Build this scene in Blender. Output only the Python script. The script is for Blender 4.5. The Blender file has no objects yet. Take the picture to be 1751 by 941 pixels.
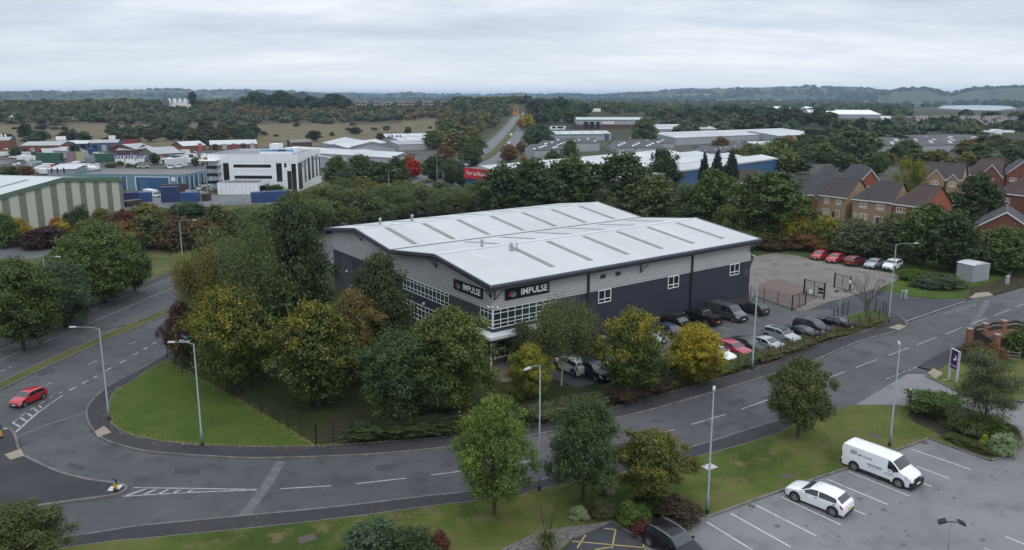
import bpy, bmesh, math, random
import numpy as np
from mathutils import Vector, Matrix
from mathutils.geometry import tessellate_polygon
R=math.radians
scene=bpy.context.scene
COL=scene.collection
# ---------------------------------------------------------------- camera
CAMZ=28.0; FPX=1300.0; CX=875.5; CY=425.0; HZ=165.0
PITCH=math.atan((CY-HZ)/FPX)
cam=bpy.data.cameras.new('camera'); camo=bpy.data.objects.new('camera',cam); COL.objects.link(camo)
camo.location=(0,0,CAMZ); camo.rotation_euler=(R(90)-PITCH,0,0)
cam.sensor_fit='HORIZONTAL'; cam.sensor_width=36.0; cam.lens=36.0*FPX/1751.0
cam.shift_y=-(470.5-CY)/1751.0
cam.clip_start=0.5; cam.clip_end=60000
scene.camera=camo
# ---------------------------------------------------------------- sky
SUN_EL,SUN_AZ=R(48),R(150)      # azimuth clockwise from +Y
w=bpy.data.worlds.new('World'); scene.world=w; w.use_nodes=True
nt=w.node_tree; nt.nodes.clear(); N=nt.nodes.new; Lk=nt.links.new
out=N('ShaderNodeOutputWorld'); bg=N('ShaderNodeBackground'); bg.inputs['Strength'].default_value=0.116
sky=N('ShaderNodeTexSky'); sky.sky_type='NISHITA'; sky.sun_disc=False; sky.sun_elevation=SUN_EL; sky.sun_rotation=SUN_AZ
tc=N('ShaderNodeTexCoord'); sep=N('ShaderNodeSeparateXYZ'); Lk(tc.outputs['Generated'],sep.inputs[0])
def wm(op,a,b=None,c=None):
    n=N('ShaderNodeMath'); n.operation=op
    for i,v in enumerate((a,b,c)):
        if v is None: continue
        if isinstance(v,(int,float)): n.inputs[i].default_value=v
        else: Lk(v,n.inputs[i])
    return n.outputs[0]
zc=wm('MAXIMUM',sep.outputs[2],0.0); den=wm('ADD',zc,0.16)
comb=N('ShaderNodeCombineXYZ'); Lk(wm('DIVIDE',sep.outputs[0],den),comb.inputs[0]); Lk(wm('DIVIDE',sep.outputs[1],den),comb.inputs[1])
def wnoise(scale,detail,rough,off,stretch=(1,1,1)):
    mp=N('ShaderNodeMapping'); mp.inputs['Location'].default_value=off; mp.inputs['Scale'].default_value=stretch
    Lk(comb.outputs[0],mp.inputs[0]); n=N('ShaderNodeTexNoise'); n.inputs['Scale'].default_value=scale
    n.inputs['Detail'].default_value=detail; n.inputs['Roughness'].default_value=rough; Lk(mp.outputs[0],n.inputs['Vector']); return n.outputs[0]
n1=wnoise(0.9,6,0.56,(3.1,7.7,0),(.5,1,1)); n2=wnoise(3.4,5,0.6,(1.3,2.2,0),(.6,1,1)); n3=wnoise(0.35,3,0.5,(9,4,0),(.6,1,1))
cl=wm('ADD',wm('MULTIPLY',n1,0.62),wm('ADD',wm('MULTIPLY',n2,0.2),wm('MULTIPLY',n3,0.35)))
ramp=N('ShaderNodeValToRGB'); Lk(cl,ramp.inputs[0]); e=ramp.color_ramp.elements
e[0].position=.45; e[0].color=(4.5,5.15,6.1,1); e[1].position=.72; e[1].color=(8.9,9.2,9.6,1)
el=ramp.color_ramp.elements.new(.575); el.color=(6.1,6.7,7.5,1)
# overcast: brighter overhead, a paler strip of thin cloud low down
hor=wm('POWER',wm('SUBTRACT',1.0,wm('MINIMUM',wm('MULTIPLY',zc,9.0),1.0)),2.0)
mxh=N('ShaderNodeMix'); mxh.data_type='RGBA'; Lk(wm('MULTIPLY',hor,.8),mxh.inputs[0]); Lk(ramp.outputs[0],mxh.inputs[6]); mxh.inputs[7].default_value=(9.6,9.8,9.9,1)
zen=wm('ADD',1.0,wm('MULTIPLY',wm('MAXIMUM',wm('SUBTRACT',zc,0.2),0.0),1.05))
sc=N('ShaderNodeVectorMath'); sc.operation='SCALE'; Lk(mxh.outputs[2],sc.inputs[0]); Lk(zen,sc.inputs['Scale'])
mx=N('ShaderNodeMix'); mx.data_type='RGBA'; mx.inputs[0].default_value=.94; Lk(sky.outputs[0],mx.inputs[6]); Lk(sc.outputs[0],mx.inputs[7])
Lk(mx.outputs[2],bg.inputs['Color']); Lk(bg.outputs[0],out.inputs[0])
# ---------------------------------------------------------------- sun (behind thick cloud)
sl=bpy.data.lights.new('sun','SUN'); sl.energy=0.75; sl.angle=R(25); sl.color=(1,.96,.9)
so=bpy.data.objects.new('sun',sl); COL.objects.link(so)
so.rotation_euler=Vector((-math.sin(SUN_AZ)*math.cos(SUN_EL),-math.cos(SUN_AZ)*math.cos(SUN_EL),-math.sin(SUN_EL))).to_track_quat('-Z','Y').to_euler()
vs=scene.view_settings; vs.view_transform='Standard'; vs.look='None'; vs.gamma=1; vs.use_curve_mapping=False; vs.exposure=0.0
try:
    scene.cycles.use_denoising=True; scene.cycles.denoiser='OPENIMAGEDENOISE'
    scene.cycles.max_bounces=5; scene.cycles.diffuse_bounces=3; scene.cycles.glossy_bounces=2; scene.cycles.transparent_max_bounces=12
    scene.cycles.transmission_bounces=2; scene.cycles.volume_bounces=1; scene.cycles.caustics_reflective=False; scene.cycles.caustics_refractive=False
except Exception: pass
# ---------------------------------------------------------------- photo pixel -> ray -> point
CP,SP=math.cos(PITCH),math.sin(PITCH)
def ray(x,y):
    u=(x-CX)/FPX; v=(y-CY)/FPX
    return Vector((u, CP-v*SP, -SP-v*CP))
def P(x,y,z=0.0):
    d=ray(x,y); t=(z-CAMZ)/d.z
    return Vector((d.x*t,d.y*t,z))
def zat(x,y,Y):
    "height of the point seen at pixel (x,y) when it stands at forward distance Y"
    d=ray(x,y); return CAMZ+d.z*Y/d.y
def xat(x,y,Y):
    d=ray(x,y); return d.x*Y/d.y
def smooth(a,b,t):
    t=min(1,max(0,(t-a)/(b-a))); return t*t*(3-2*t)
def terr(x,y):
    "ground height"
    r=math.hypot(x,y)
    h=-0.06
    if y>120:
        # bank the houses stand on
        h+=2.6*smooth(128,152,y-0.15*(x-60))*smooth(44,62,x)*(1-smooth(260,340,y))
        # wooded ridge beyond the rough field
        h+=19*math.exp(-((r-1000)/120)**2)*smooth(150,-120,x+0.02*y)*(.8+.2*math.sin(x/90.0))
        h+=13*smooth(560,1050,r)*math.exp(-((x-10)/150.0)**2)*(1-smooth(1100,1500,r))
        h+=9*math.exp(-((r-820)/200)**2)*math.exp(-((x-330)/260.0)**2)
        h+=4*smooth(700,1200,r)*(1-smooth(1200,2600,r))
    if r>3000:
        a=math.atan2(x,y)
        s=.74*smooth(3600,6600,r)
        h+=s*(22+76*math.exp(-((a+.42)/.22)**2)+26*math.exp(-((a+.06)/.14)**2)+16*math.sin(a*37)*.3+8*math.sin(a*91+1)*.5
              +114*math.exp(-((a-.33)/.17)**2)+60*math.exp(-((a-.62)/.09)**2)*.0)
        s2=smooth(3000,4300,r)*(1-smooth(4900,5600,r))
        h+=s2*(62*math.exp(-((a-.595)/.12)**2)-22*math.exp(-((a-.512)/.014)**2)+26*math.exp(-((a-.475)/.03)**2))
    return h
def PT(x,y):
    "pixel -> first point of the terrain along its ray"
    d=ray(x,y); last=12.0; Y=12.0
    if d.z>=0: return P(x,y,0)
    while Y<12000:
        f=Y/d.y; z=CAMZ+d.z*f
        if z<=terr(d.x*f,Y):
            lo,hi=last,Y
            for _ in range(12):
                m=(lo+hi)/2; f=m/d.y
                if CAMZ+d.z*f<=terr(d.x*f,m): hi=m
                else: lo=m
            f=hi/d.y; return Vector((d.x*f,hi,terr(d.x*f,hi)))
        last=Y; Y*=1.02
    return P(x,y,0)
# ---------------------------------------------------------------- materials
MATS={}
def nodes(m):
    m.use_nodes=True; return m.node_tree
def mat(name,col,rough=.6,metal=0,spec=.5,var=0.12,scale=3.0,bump=0,coat=0,detail=4,obj_rand=0.0,col2=None,stretch=(1,1,1),coord='Object'):
    "principled with a noisy base colour of its own"
    if name in MATS: return MATS[name]
    m=bpy.data.materials.new(name); t=nodes(m); b=t.nodes['Principled BSDF']
    b.inputs['Roughness'].default_value=rough; b.inputs['Metallic'].default_value=metal; b.inputs['Specular IOR Level'].default_value=spec
    b.inputs['Coat Weight'].default_value=coat
    c=t.nodes.new('ShaderNodeTexCoord'); mp=t.nodes.new('ShaderNodeMapping'); mp.inputs['Scale'].default_value=stretch
    n=t.nodes.new('ShaderNodeTexNoise'); n.inputs['Scale'].default_value=scale; n.inputs['Detail'].default_value=detail; n.inputs['Roughness'].default_value=.6
    t.links.new(c.outputs[coord],mp.inputs[0]); t.links.new(mp.outputs[0],n.inputs['Vector'])
    r=t.nodes.new('ShaderNodeValToRGB'); t.links.new(n.outputs[0],r.inputs[0])
    a=[max(0,v*(1-var)) for v in col]; bb=list(col2) if col2 else [v*(1+var) for v in col]
    r.color_ramp.elements[0].position=.3; r.color_ramp.elements[1].position=.7
    r.color_ramp.elements[0].color=(*a,1); r.color_ramp.elements[1].color=(*bb,1)
    src=r.outputs[0]
    if obj_rand:
        oi=t.nodes.new('ShaderNodeObjectInfo'); h=t.nodes.new('ShaderNodeHueSaturation')
        mr=t.nodes.new('ShaderNodeMapRange'); mr.inputs[3].default_value=1-obj_rand; mr.inputs[4].default_value=1+obj_rand
        t.links.new(oi.outputs['Random'],mr.inputs[0]); t.links.new(mr.outputs[0],h.inputs['Value']); t.links.new(src,h.inputs['Color']); src=h.outputs[0]
    t.links.new(src,b.inputs['Base Color'])
    if bump:
        bp=t.nodes.new('ShaderNodeBump'); bp.inputs['Strength'].default_value=bump; bp.inputs['Distance'].default_value=.05
        t.links.new(n.outputs[0],bp.inputs['Height']); t.links.new(bp.outputs[0],b.inputs['Normal'])
    MATS[name]=m; return m
def layered(name,cols,scales,rough=.85,coord='Object',bump=0.0,bscale=30,spec=.3,stretch=(1,1,1)):
    "several octaves of noise blending a list of colours: cols=[base,(c,lo,hi),...]"
    if name in MATS: return MATS[name]
    m=bpy.data.materials.new(name); t=nodes(m); b=t.nodes['Principled BSDF']; b.inputs['Roughness'].default_value=rough; b.inputs['Specular IOR Level'].default_value=spec
    c=t.nodes.new('ShaderNodeTexCoord'); mp=t.nodes.new('ShaderNodeMapping'); mp.inputs['Scale'].default_value=stretch; t.links.new(c.outputs[coord],mp.inputs[0])
    cur=t.nodes.new('ShaderNodeRGB'); cur.outputs[0].default_value=(*cols[0],1); cur=cur.outputs[0]
    for i,((cc,lo,hi),s) in enumerate(zip(cols[1:],scales)):
        n=t.nodes.new('ShaderNodeTexNoise'); n.inputs['Scale'].default_value=s; n.inputs['Detail'].default_value=5; n.inputs['Roughness'].default_value=.6
        mo=t.nodes.new('ShaderNodeVectorMath'); mo.operation='ADD'; mo.inputs[1].default_value=(i*13.7,i*5.1,i*2.3); t.links.new(mp.outputs[0],mo.inputs[0]); t.links.new(mo.outputs[0],n.inputs['Vector'])
        mr=t.nodes.new('ShaderNodeMapRange'); mr.inputs[1].default_value=lo; mr.inputs[2].default_value=hi; t.links.new(n.outputs[0],mr.inputs[0])
        x=t.nodes.new('ShaderNodeMix'); x.data_type='RGBA'; t.links.new(mr.outputs[0],x.inputs[0]); t.links.new(cur,x.inputs[6]); x.inputs[7].default_value=(*cc,1); cur=x.outputs[2]
    t.links.new(cur,b.inputs['Base Color'])
    if bump:
        n=t.nodes.new('ShaderNodeTexNoise'); n.inputs['Scale'].default_value=bscale; n.inputs['Detail'].default_value=4; t.links.new(mp.outputs[0],n.inputs['Vector'])
        bp=t.nodes.new('ShaderNodeBump'); bp.inputs['Strength'].default_value=bump; bp.inputs['Distance'].default_value=.1; t.links.new(n.outputs[0],bp.inputs['Height']); t.links.new(bp.outputs[0],b.inputs['Normal'])
    MATS[name]=m; return m
def ribbed(name,c1,c2,pitch,axis=2,rough=.5,gap=.12,var=.06,metal=0.0):
    "profiled sheet: thin darker grooves every <pitch> metres along an axis, plus weathering"
    if name in MATS: return MATS[name]
    m=bpy.data.materials.new(name); t=nodes(m); b=t.nodes['Principled BSDF']; b.inputs['Roughness'].default_value=rough; b.inputs['Metallic'].default_value=metal
    c=t.nodes.new('ShaderNodeTexCoord'); s=t.nodes.new('ShaderNodeSeparateXYZ'); t.links.new(c.outputs['Object'],s.inputs[0])
    def mth(op,a,v):
        n=t.nodes.new('ShaderNodeMath'); n.operation=op; t.links.new(a,n.inputs[0]); n.inputs[1].default_value=v; return n.outputs[0]
    f=mth('FRACT',mth('DIVIDE',s.outputs[axis],pitch),0); g=mth('LESS_THAN',f,gap)
    n=t.nodes.new('ShaderNodeTexNoise'); n.inputs['Scale'].default_value=.6; n.inputs['Detail'].default_value=5; t.links.new(c.outputs['Object'],n.inputs['Vector'])
    r=t.nodes.new('ShaderNodeValToRGB'); t.links.new(n.outputs[0],r.inputs[0]); r.color_ramp.elements[0].position=.3; r.color_ramp.elements[1].position=.7
    r.color_ramp.elements[0].color=(*[v*(1-var) for v in c1],1); r.color_ramp.elements[1].color=(*[v*(1+var) for v in c1],1)
    x=t.nodes.new('ShaderNodeMix'); x.data_type='RGBA'; t.links.new(g,x.inputs[0]); t.links.new(r.outputs[0],x.inputs[6]); x.inputs[7].default_value=(*c2,1)
    t.links.new(x.outputs[2],b.inputs['Base Color']); MATS[name]=m; return m
def brick(name,c1,c2,mortar,scale=4.4):
    if name in MATS: return MATS[name]
    m=bpy.data.materials.new(name); t=nodes(m); b=t.nodes['Principled BSDF']; b.inputs['Roughness'].default_value=.9; b.inputs['Specular IOR Level'].default_value=.2
    c=t.nodes.new('ShaderNodeTexCoord'); s=t.nodes.new('ShaderNodeSeparateXYZ'); t.links.new(c.outputs['Object'],s.inputs[0])
    a=t.nodes.new('ShaderNodeMath'); a.operation='ADD'; t.links.new(s.outputs[0],a.inputs[0]); t.links.new(s.outputs[1],a.inputs[1])
    k=t.nodes.new('ShaderNodeCombineXYZ'); t.links.new(a.outputs[0],k.inputs[0]); t.links.new(s.outputs[2],k.inputs[1])
    bt=t.nodes.new('ShaderNodeTexBrick'); bt.inputs['Scale'].default_value=scale; bt.inputs['Color1'].default_value=(*c1,1); bt.inputs['Color2'].default_value=(*c2,1); bt.inputs['Mortar'].default_value=(*mortar,1)
    bt.inputs['Mortar Size'].default_value=.015; t.links.new(k.outputs[0],bt.inputs['Vector'])
    n=t.nodes.new('ShaderNodeTexNoise'); n.inputs['Scale'].default_value=1.1; n.inputs['Detail'].default_value=6; t.links.new(c.outputs['Object'],n.inputs['Vector'])
    x=t.nodes.new('ShaderNodeMix'); x.data_type='RGBA'; x.blend_type='MULTIPLY'; x.inputs[0].default_value=.5; t.links.new(bt.outputs[0],x.inputs[6]); t.links.new(n.outputs[0],x.inputs[7])
    h=t.nodes.new('ShaderNodeHueSaturation'); h.inputs['Value'].default_value=1.3; t.links.new(x.outputs[2],h.inputs['Color'])
    t.links.new(h.outputs[0],b.inputs['Base Color']); MATS[name]=m; return m
def glass(name,col=(.02,.03,.035),rough=.06,spec=.9):
    return mat(name,col,rough=rough,spec=spec,var=.25,scale=.5)
# ---------------------------------------------------------------- object helpers
def tag(o,label=None,cat=None,group=None,kind=None):
    if label: o['label']=label
    if cat: o['category']=cat
    if group: o['group']=group
    if kind: o['kind']=kind
    return o
def link(o,parent=None):
    COL.objects.link(o)
    if parent is not None: o.parent=parent
    return o
def empty(name,loc,rz=0,label=None,cat=None,group=None):
    o=bpy.data.objects.new(name,None); o.location=loc; o.rotation_euler=(0,0,rz); o.empty_display_size=.3
    link(o); return tag(o,label,cat,group)
class MB:
    "mesh builder"
    def __init__(s): s.v=[]; s.f=[]; s.m=[]
    def quad(s,*p,mi=0):
        i=len(s.v); s.v+= [tuple(q) for q in p]; s.f.append(tuple(range(i,i+len(p)))); s.m.append(mi); return s
    def box(s,c,d,rz=0,mi=0,top=None):
        x,y,z=c; a,b,h=d[0]/2,d[1]/2,d[2]/2; i=len(s.v); ca,sa=math.cos(rz),math.sin(rz); tx,ty=(top or (1,1))
        for sz,kx,ky in ((-h,1,1),(h,tx,ty)):
            for sx,sy in ((-a,-b),(a,-b),(a,b),(-a,b)):
                px,py=sx*kx,sy*ky; s.v.append((x+px*ca-py*sa,y+px*sa+py*ca,z+sz))
        for f in ((0,3,2,1),(4,5,6,7),(0,1,5,4),(1,2,6,5),(2,3,7,6),(3,0,4,7)):
            s.f.append(tuple(i+k for k in f)); s.m.append(mi)
        return s
    def b2(s,lo,hi,mi=0):
        return s.box([(a+b)/2 for a,b in zip(lo,hi)],[abs(b-a) for a,b in zip(lo,hi)],mi=mi)
    def tube(s,pts,rad,n=8,mi=0,caps=True):
        pts=[Vector(p) for p in pts]; rr=rad if isinstance(rad,(list,tuple)) else [rad]*len(pts); i0=len(s.v)
        for k,p in enumerate(pts):
            d=(pts[min(k+1,len(pts)-1)]-pts[max(k-1,0)]); d=d.normalized() if d.length>1e-9 else Vector((0,0,1))
            a=d.cross(Vector((0,0,1)) if abs(d.z)<.95 else Vector((1,0,0))).normalized(); b=d.cross(a)
            for j in range(n):
                t=2*math.pi*j/n; s.v.append(tuple(p+(a*math.cos(t)+b*math.sin(t))*rr[k]))
        for k in range(len(pts)-1):
            for j in range(n):
                a=i0+k*n+j; b=i0+k*n+(j+1)%n; s.f.append((a,b,b+n,a+n)); s.m.append(mi)
        if caps:
            s.f.append(tuple(i0+j for j in range(n))); s.m.append(mi)
            e=i0+(len(pts)-1)*n; s.f.append(tuple(e+j for j in range(n-1,-1,-1))); s.m.append(mi)
        return s
    def prism(s,poly,z0,z1,mi=0,bottom=False):
        "vertical prism from a plan polygon (z0/z1 numbers)"
        n=len(poly); i=len(s.v)
        s.v+=[(p[0],p[1],z0) for p in poly]+[(p[0],p[1],z1) for p in poly]
        for k in range(n): s.f.append((i+k,i+(k+1)%n,i+n+(k+1)%n,i+n+k)); s.m.append(mi)
        for tri in tessellate_polygon([[Vector((p[0],p[1],0)) for p in poly]]):
            s.f.append(tuple(i+n+k for k in tri)); s.m.append(mi)
        return s
    def mesh(s,name,mats):
        me=bpy.data.meshes.new(name); me.from_pydata(s.v,[],s.f)
        for m in (mats if isinstance(mats,(list,tuple)) else [mats]): me.materials.append(m)
        if any(s.m): me.polygons.foreach_set('material_index',s.m)
        me.update()
        bm=bmesh.new(); bm.from_mesh(me); bmesh.ops.recalc_face_normals(bm,faces=bm.faces); bm.to_mesh(me); bm.free()
        return me
    def build(s,name,mats,parent=None,loc=None,rz=None,smooth=False):
        me=s.mesh(name,mats)
        if smooth: me.polygons.foreach_set('use_smooth',[True]*len(me.polygons))
        o=bpy.data.objects.new(name,me); link(o,parent)
        if loc is not None: o.location=loc
        if rz is not None: o.rotation_euler=(0,0,rz)
        return o
def copy_tree(o,parent=None):
    c=o.copy(); COL.objects.link(c)
    if parent is not None: c.parent=parent
    for ch in list(o.children): copy_tree(ch,c)
    return c
def cr(pts,n=6,closed=False):
    "Catmull-Rom through plan points"
    pts=[Vector((p[0],p[1],0)) for p in pts]; outp=[]; L=len(pts)
    for i in range(L if closed else L-1):
        p0=pts[(i-1)%L] if closed or i>0 else pts[0]*2-pts[1]
        p1=pts[i]; p2=pts[(i+1)%L]; p3=pts[(i+2)%L] if closed or i+2<L else pts[-1]*2-pts[-2]
        for k in range(n):
            t=k/n; outp.append(.5*((2*p1)+(p2-p0)*t+(2*p0-5*p1+4*p2-p3)*t*t+(3*p1-p0-3*p2+p3)*t**3))
    if not closed: outp.append(pts[-1])
    return outp
def px(*l): return [P(x,y) for x,y in l]
def offset(line,d):
    r=[]
    for i,p in enumerate(line):
        t=(line[min(i+1,len(line)-1)]-line[max(i-1,0)]).normalized(); r.append(p+Vector((-t.y,t.x,0))*d)
    return r
def sheet(name,poly,z,m,kind='structure',skirt=None):
    b=MB()
    if skirt is None: skirt=z-.25
    b.prism(poly,skirt,z); return tag(b.build(name,m),kind=kind)
def strip(b,line,wd,z,z0=None,mi=0):
    "ribbon (or raised strip when z0 given) along a plan line"
    a=offset(line,wd/2); c=offset(line,-wd/2)
    for i in range(len(line)-1):
        b.quad((*a[i][:2],z),(*c[i][:2],z),(*c[i+1][:2],z),(*a[i+1][:2],z),mi=mi)
        if z0 is not None:
            b.quad((*a[i][:2],z0),(*a[i][:2],z),(*a[i+1][:2],z),(*a[i+1][:2],z0),mi=mi)
            b.quad((*c[i][:2],z),(*c[i][:2],z0),(*c[i+1][:2],z0),(*c[i+1][:2],z),mi=mi)
    return b
def text_mesh(body,size,m,name='lettering',bold=0.0,parent=None,extrude=.01):
    cu=bpy.data.curves.new(name,'FONT'); cu.body=body; cu.size=size; cu.align_x='CENTER'; cu.align_y='CENTER'; cu.extrude=extrude; cu.offset=bold; cu.resolution_u=3
    o=bpy.data.objects.new(name,cu); COL.objects.link(o)
    dg=bpy.context.evaluated_depsgraph_get(); me=bpy.data.meshes.new_from_object(o.evaluated_get(dg))
    COL.objects.unlink(o); bpy.data.objects.remove(o)
    me.name=name; me.materials.clear(); me.materials.append(m); 
    r=bpy.data.objects.new(name,me); link(r,parent); return r
def face_frame(o,origin,right,up=(0,0,1)):
    "orient an object so local X runs along right, local Y along up, facing right x up"
    r=Vector(right).normalized(); u=Vector(up).normalized(); n=r.cross(u)
    M=Matrix((( r.x,u.x,n.x,origin[0]),(r.y,u.y,n.y,origin[1]),(r.z,u.z,n.z,origin[2]),(0,0,0,1)))
    o.matrix_local=M
# ================================================================ ground
rng=np.random.default_rng(7)
def build_ground():
    rad=[0.0]+[12*1.062**k for k in range(0,125)]
    rad=[r for r in rad if r<22000]
    na=760; ang=np.linspace(R(-86),R(86),na)
    V=[(0,-30,-.06)]; C=[(.06,.085,.03)]
    hn=rng.normal(0,1,na)
    def cover(x,y,r):
        a=math.atan2(x,y); pxx=CX+math.tan(a)*FPX*1.02
        if r<230: return (.055,.08,.028)
        if 3350<r<4300 and .455<a<.66 and not(.55<a<.562): return (.075,.095,.055,0)
        if 3300<r<3900 and .40<a<.44: return (.07,.09,.055,0)
        if 1250<r<1500 and .37<a<.475: return (.13,.075,.065,0)
        straw=(.17,.14,.08); grey=(.11,.11,.115); wood=(.05,.055,.03); brown=(.11,.075,.05)
        if x<70-(r-230)*.02 and r<470: return grey if pxx<760 else (.06,.075,.035)
        if pxx<420 and r<300: return (.09,.09,.05) if y>225 else (.12,.12,.12)
        if pxx<745 and 468<=r<800+40*math.sin(a*9): return straw
        if pxx<800 and r<1080: return (.07,.055,.035)
        if pxx>1000 and 270<r<480: return (.085,.09,.08)
        if pxx>1080 and r>480 and r<700: return wood
        return wood if r<1400 else (.06,.07,.045)
    jit=rng.normal(0,1,(len(rad),na))
    for i,r in enumerate(rad[1:]):
        for j,a in enumerate(ang):
            x,y=r*math.sin(a),r*math.cos(a)
            z=terr(x,y)
            if r>4200: z+=(abs(jit[i,j])*3.0+ hn[j]*1.2)*smooth(4200,6500,r)
            V.append((x,y,z)); c=cover(x,y,r)
            C.append(c)
    F=[]
    n=len(rad)-1
    for j in range(na-1): F.append((0,1+j+1,1+j))
    for i in range(n-1):
        for j in range(na-1):
            a=1+i*na+j; F.append((a,a+1,a+na+1,a+na))
    # the part behind the camera: a plain fan
    b0=len(V); bk=[(-60000*0-19000,-9000,-.06),(0,-16000,-.06),(19000,-9000,-.06)]
    me=bpy.data.meshes.new('ground'); me.from_pydata(V,[],F)
    at=me.color_attributes.new('cover','FLOAT_COLOR','POINT')
    at.data.foreach_set('color',np.array([(*c,1)[:4] for c in C],dtype=np.float32).ravel())
    me.polygons.foreach_set('use_smooth',[True]*len(F))
    m=bpy.data.materials.new('ground_cover'); t=nodes(m); b=t.nodes['Principled BSDF']; b.inputs['Roughness'].default_value=.95; b.inputs['Specular IOR Level'].default_value=.1
    va=t.nodes.new('ShaderNodeVertexColor'); va.layer_name='cover'; c=t.nodes.new('ShaderNodeTexCoord')
    def nz(s,d=5,off=0,rough=.6):
        mo=t.nodes.new('ShaderNodeVectorMath'); mo.operation='ADD'; mo.inputs[1].default_value=(off,off*.7,0); t.links.new(c.outputs['Object'],mo.inputs[0])
        n=t.nodes.new('ShaderNodeTexNoise'); n.inputs['Scale'].default_value=s; n.inputs['Detail'].default_value=d; n.inputs['Roughness'].default_value=rough; t.links.new(mo.outputs[0],n.inputs['Vector']); return n.outputs[0]
    def mix(f,a,bb,bt='MIX'):
        x=t.nodes.new('ShaderNodeMix'); x.data_type='RGBA'; x.blend_type=bt
        for k,v in ((0,f),(6,a),(7,bb)):
            if hasattr(v,'is_linked') or hasattr(v,'links'): t.links.new(v,x.inputs[k])
            else: x.inputs[k].default_value=v if k==0 else (*v,1)
        return x.outputs[2]
    def rmp(f,lo,hi,a=0,bb=1):
        r=t.nodes.new('ShaderNodeMapRange'); r.inputs[1].default_value=lo; r.inputs[2].default_value=hi; r.inputs[3].default_value=a; r.inputs[4].default_value=bb; t.links.new(f,r.inputs[0]); return r.outputs[0]
    col=va.outputs[0]
    col=mix(rmp(nz(.022,6,31),.5,.66,0,.45),col,(.12,.075,.045))      # reddish dead stems
    col=mix(rmp(nz(.06,6,5),.52,.62,0,.55),col,(.05,.06,.028))        # scrub in the field
    col=mix(rmp(nz(.5,4,9),.3,.7,0,.35),col,(.04,.045,.025))
    # distance: patchwork of woods, pasture and villages
    ln=t.nodes.new('ShaderNodeVectorMath'); ln.operation='LENGTH'; t.links.new(c.outputs['Object'],ln.inputs[0])
    far=rmp(ln.outputs['Value'],1300,2200)
    pat=mix(rmp(nz(.004,6,77),.42,.56),(.022,.036,.02),(.05,.06,.035))
    pat=mix(rmp(nz(.0026,3,120),.56,.62),pat,(.12,.15,.06))
    pat=mix(rmp(nz(.03,3,200),.6,.66,0,.5),pat,(.13,.09,.075))
    pat=mix(rmp(nz(.045,2,300,.4),.66,.7,0,.8),pat,(.34,.33,.32))
    mm=t.nodes.new('ShaderNodeMath'); mm.operation='MULTIPLY'; t.links.new(far,mm.inputs[0]); t.links.new(va.outputs['Alpha'],mm.inputs[1]); far=mm.outputs[0]
    col=mix(far,col,pat)
    t.links.new(col,b.inputs['Base Color'])
    me.materials.append(m); o=bpy.data.objects.new('ground',me); link(o); tag(o,kind='structure')
build_ground()

ASPH=layered('asphalt',[(.068,.07,.077),((.095,.096,.1),.42,.66),((.048,.05,.056),.5,.7),((.12,.118,.114),.56,.7),((.04,.04,.043),.66,.72)],[.09,.5,.035,1.3],bump=.15,bscale=40,rough=.8)
PAVE=layered('footway_tarmac',[(.034,.034,.04),((.05,.048,.052),.4,.7),((.06,.05,.04),.6,.72)],[.3,1.6],rough=.85)
KERBM=layered('kerb_stone',[(.17,.165,.16),((.11,.105,.1),.4,.65),((.07,.07,.06),.55,.75)],[1.2,.5])
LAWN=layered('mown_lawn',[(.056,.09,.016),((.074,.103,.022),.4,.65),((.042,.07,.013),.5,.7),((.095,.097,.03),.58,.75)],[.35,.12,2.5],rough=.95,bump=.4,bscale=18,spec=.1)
LAWN2=layered('dark_littered_lawn',[(.034,.052,.014),((.048,.058,.022),.45,.65),((.05,.042,.026),.52,.66),((.12,.09,.04),.68,.76)],[.3,.15,5],rough=.95,bump=.4,bscale=18,spec=.1)  # darker grass flecked with leaf litter
VERGE=layered('verge_grass',[(.07,.095,.021),((.11,.122,.036),.42,.58),((.043,.066,.015),.48,.6),((.125,.105,.05),.54,.68),((.16,.14,.08),.66,.76)],[.22,.1,.7,3.0],rough=.95,bump=.5,bscale=14,spec=.1)
ROUGHG=layered('rough_grass',[(.075,.09,.03),((.11,.105,.045),.4,.62),((.045,.065,.02),.5,.68),((.14,.12,.06),.6,.74)],[.12,.3,1.5],rough=.95,bump=.6,bscale=6,spec=.1)
SOIL=layered('leaf_strewn_soil',[(.04,.033,.024),((.07,.05,.03),.45,.65),((.14,.09,.04),.66,.74),((.035,.05,.018),.5,.62)],[.8,6,.4],rough=.95,bump=.5,bscale=12,spec=.1)
CONC=layered('pale_parking_tarmac',[(.17,.17,.178),((.205,.202,.205),.4,.65),((.13,.133,.142),.5,.7),((.115,.115,.12),.62,.73)],[.12,.4,1.3],rough=.85,bump=.1,bscale=30)
YARD=layered('worn_yard_concrete',[(.17,.15,.135),((.21,.185,.165),.4,.65),((.12,.112,.105),.5,.7),((.25,.225,.2),.62,.74)],[.1,.35,.9],rough=.9)
BLOCK=brick('red_block_paving',(.17,.13,.115),(.145,.11,.098),(.1,.09,.082),3.0)
ENTR=layered('dark_tarmac',[(.05,.052,.06),((.066,.066,.072),.4,.7),((.04,.042,.048),.5,.7)],[.2,1.2],rough=.85)
CPARK=layered('worn_tarmac',[(.085,.086,.092),((.105,.104,.106),.4,.65),((.064,.066,.072),.5,.72)],[.15,.6],rough=.85)
PAINT=layered('road_paint',[(.36,.36,.36),((.17,.17,.17),.46,.66)],[1.6],rough=.7)
YPAINT=layered('yellow_paint',[(.42,.33,.14),((.3,.25,.13),.45,.7)],[2.0],rough=.8)
TACT=layered('buff_slabs',[(.3,.25,.19),((.22,.19,.15),.4,.7)],[2.0],rough=.9)
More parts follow.
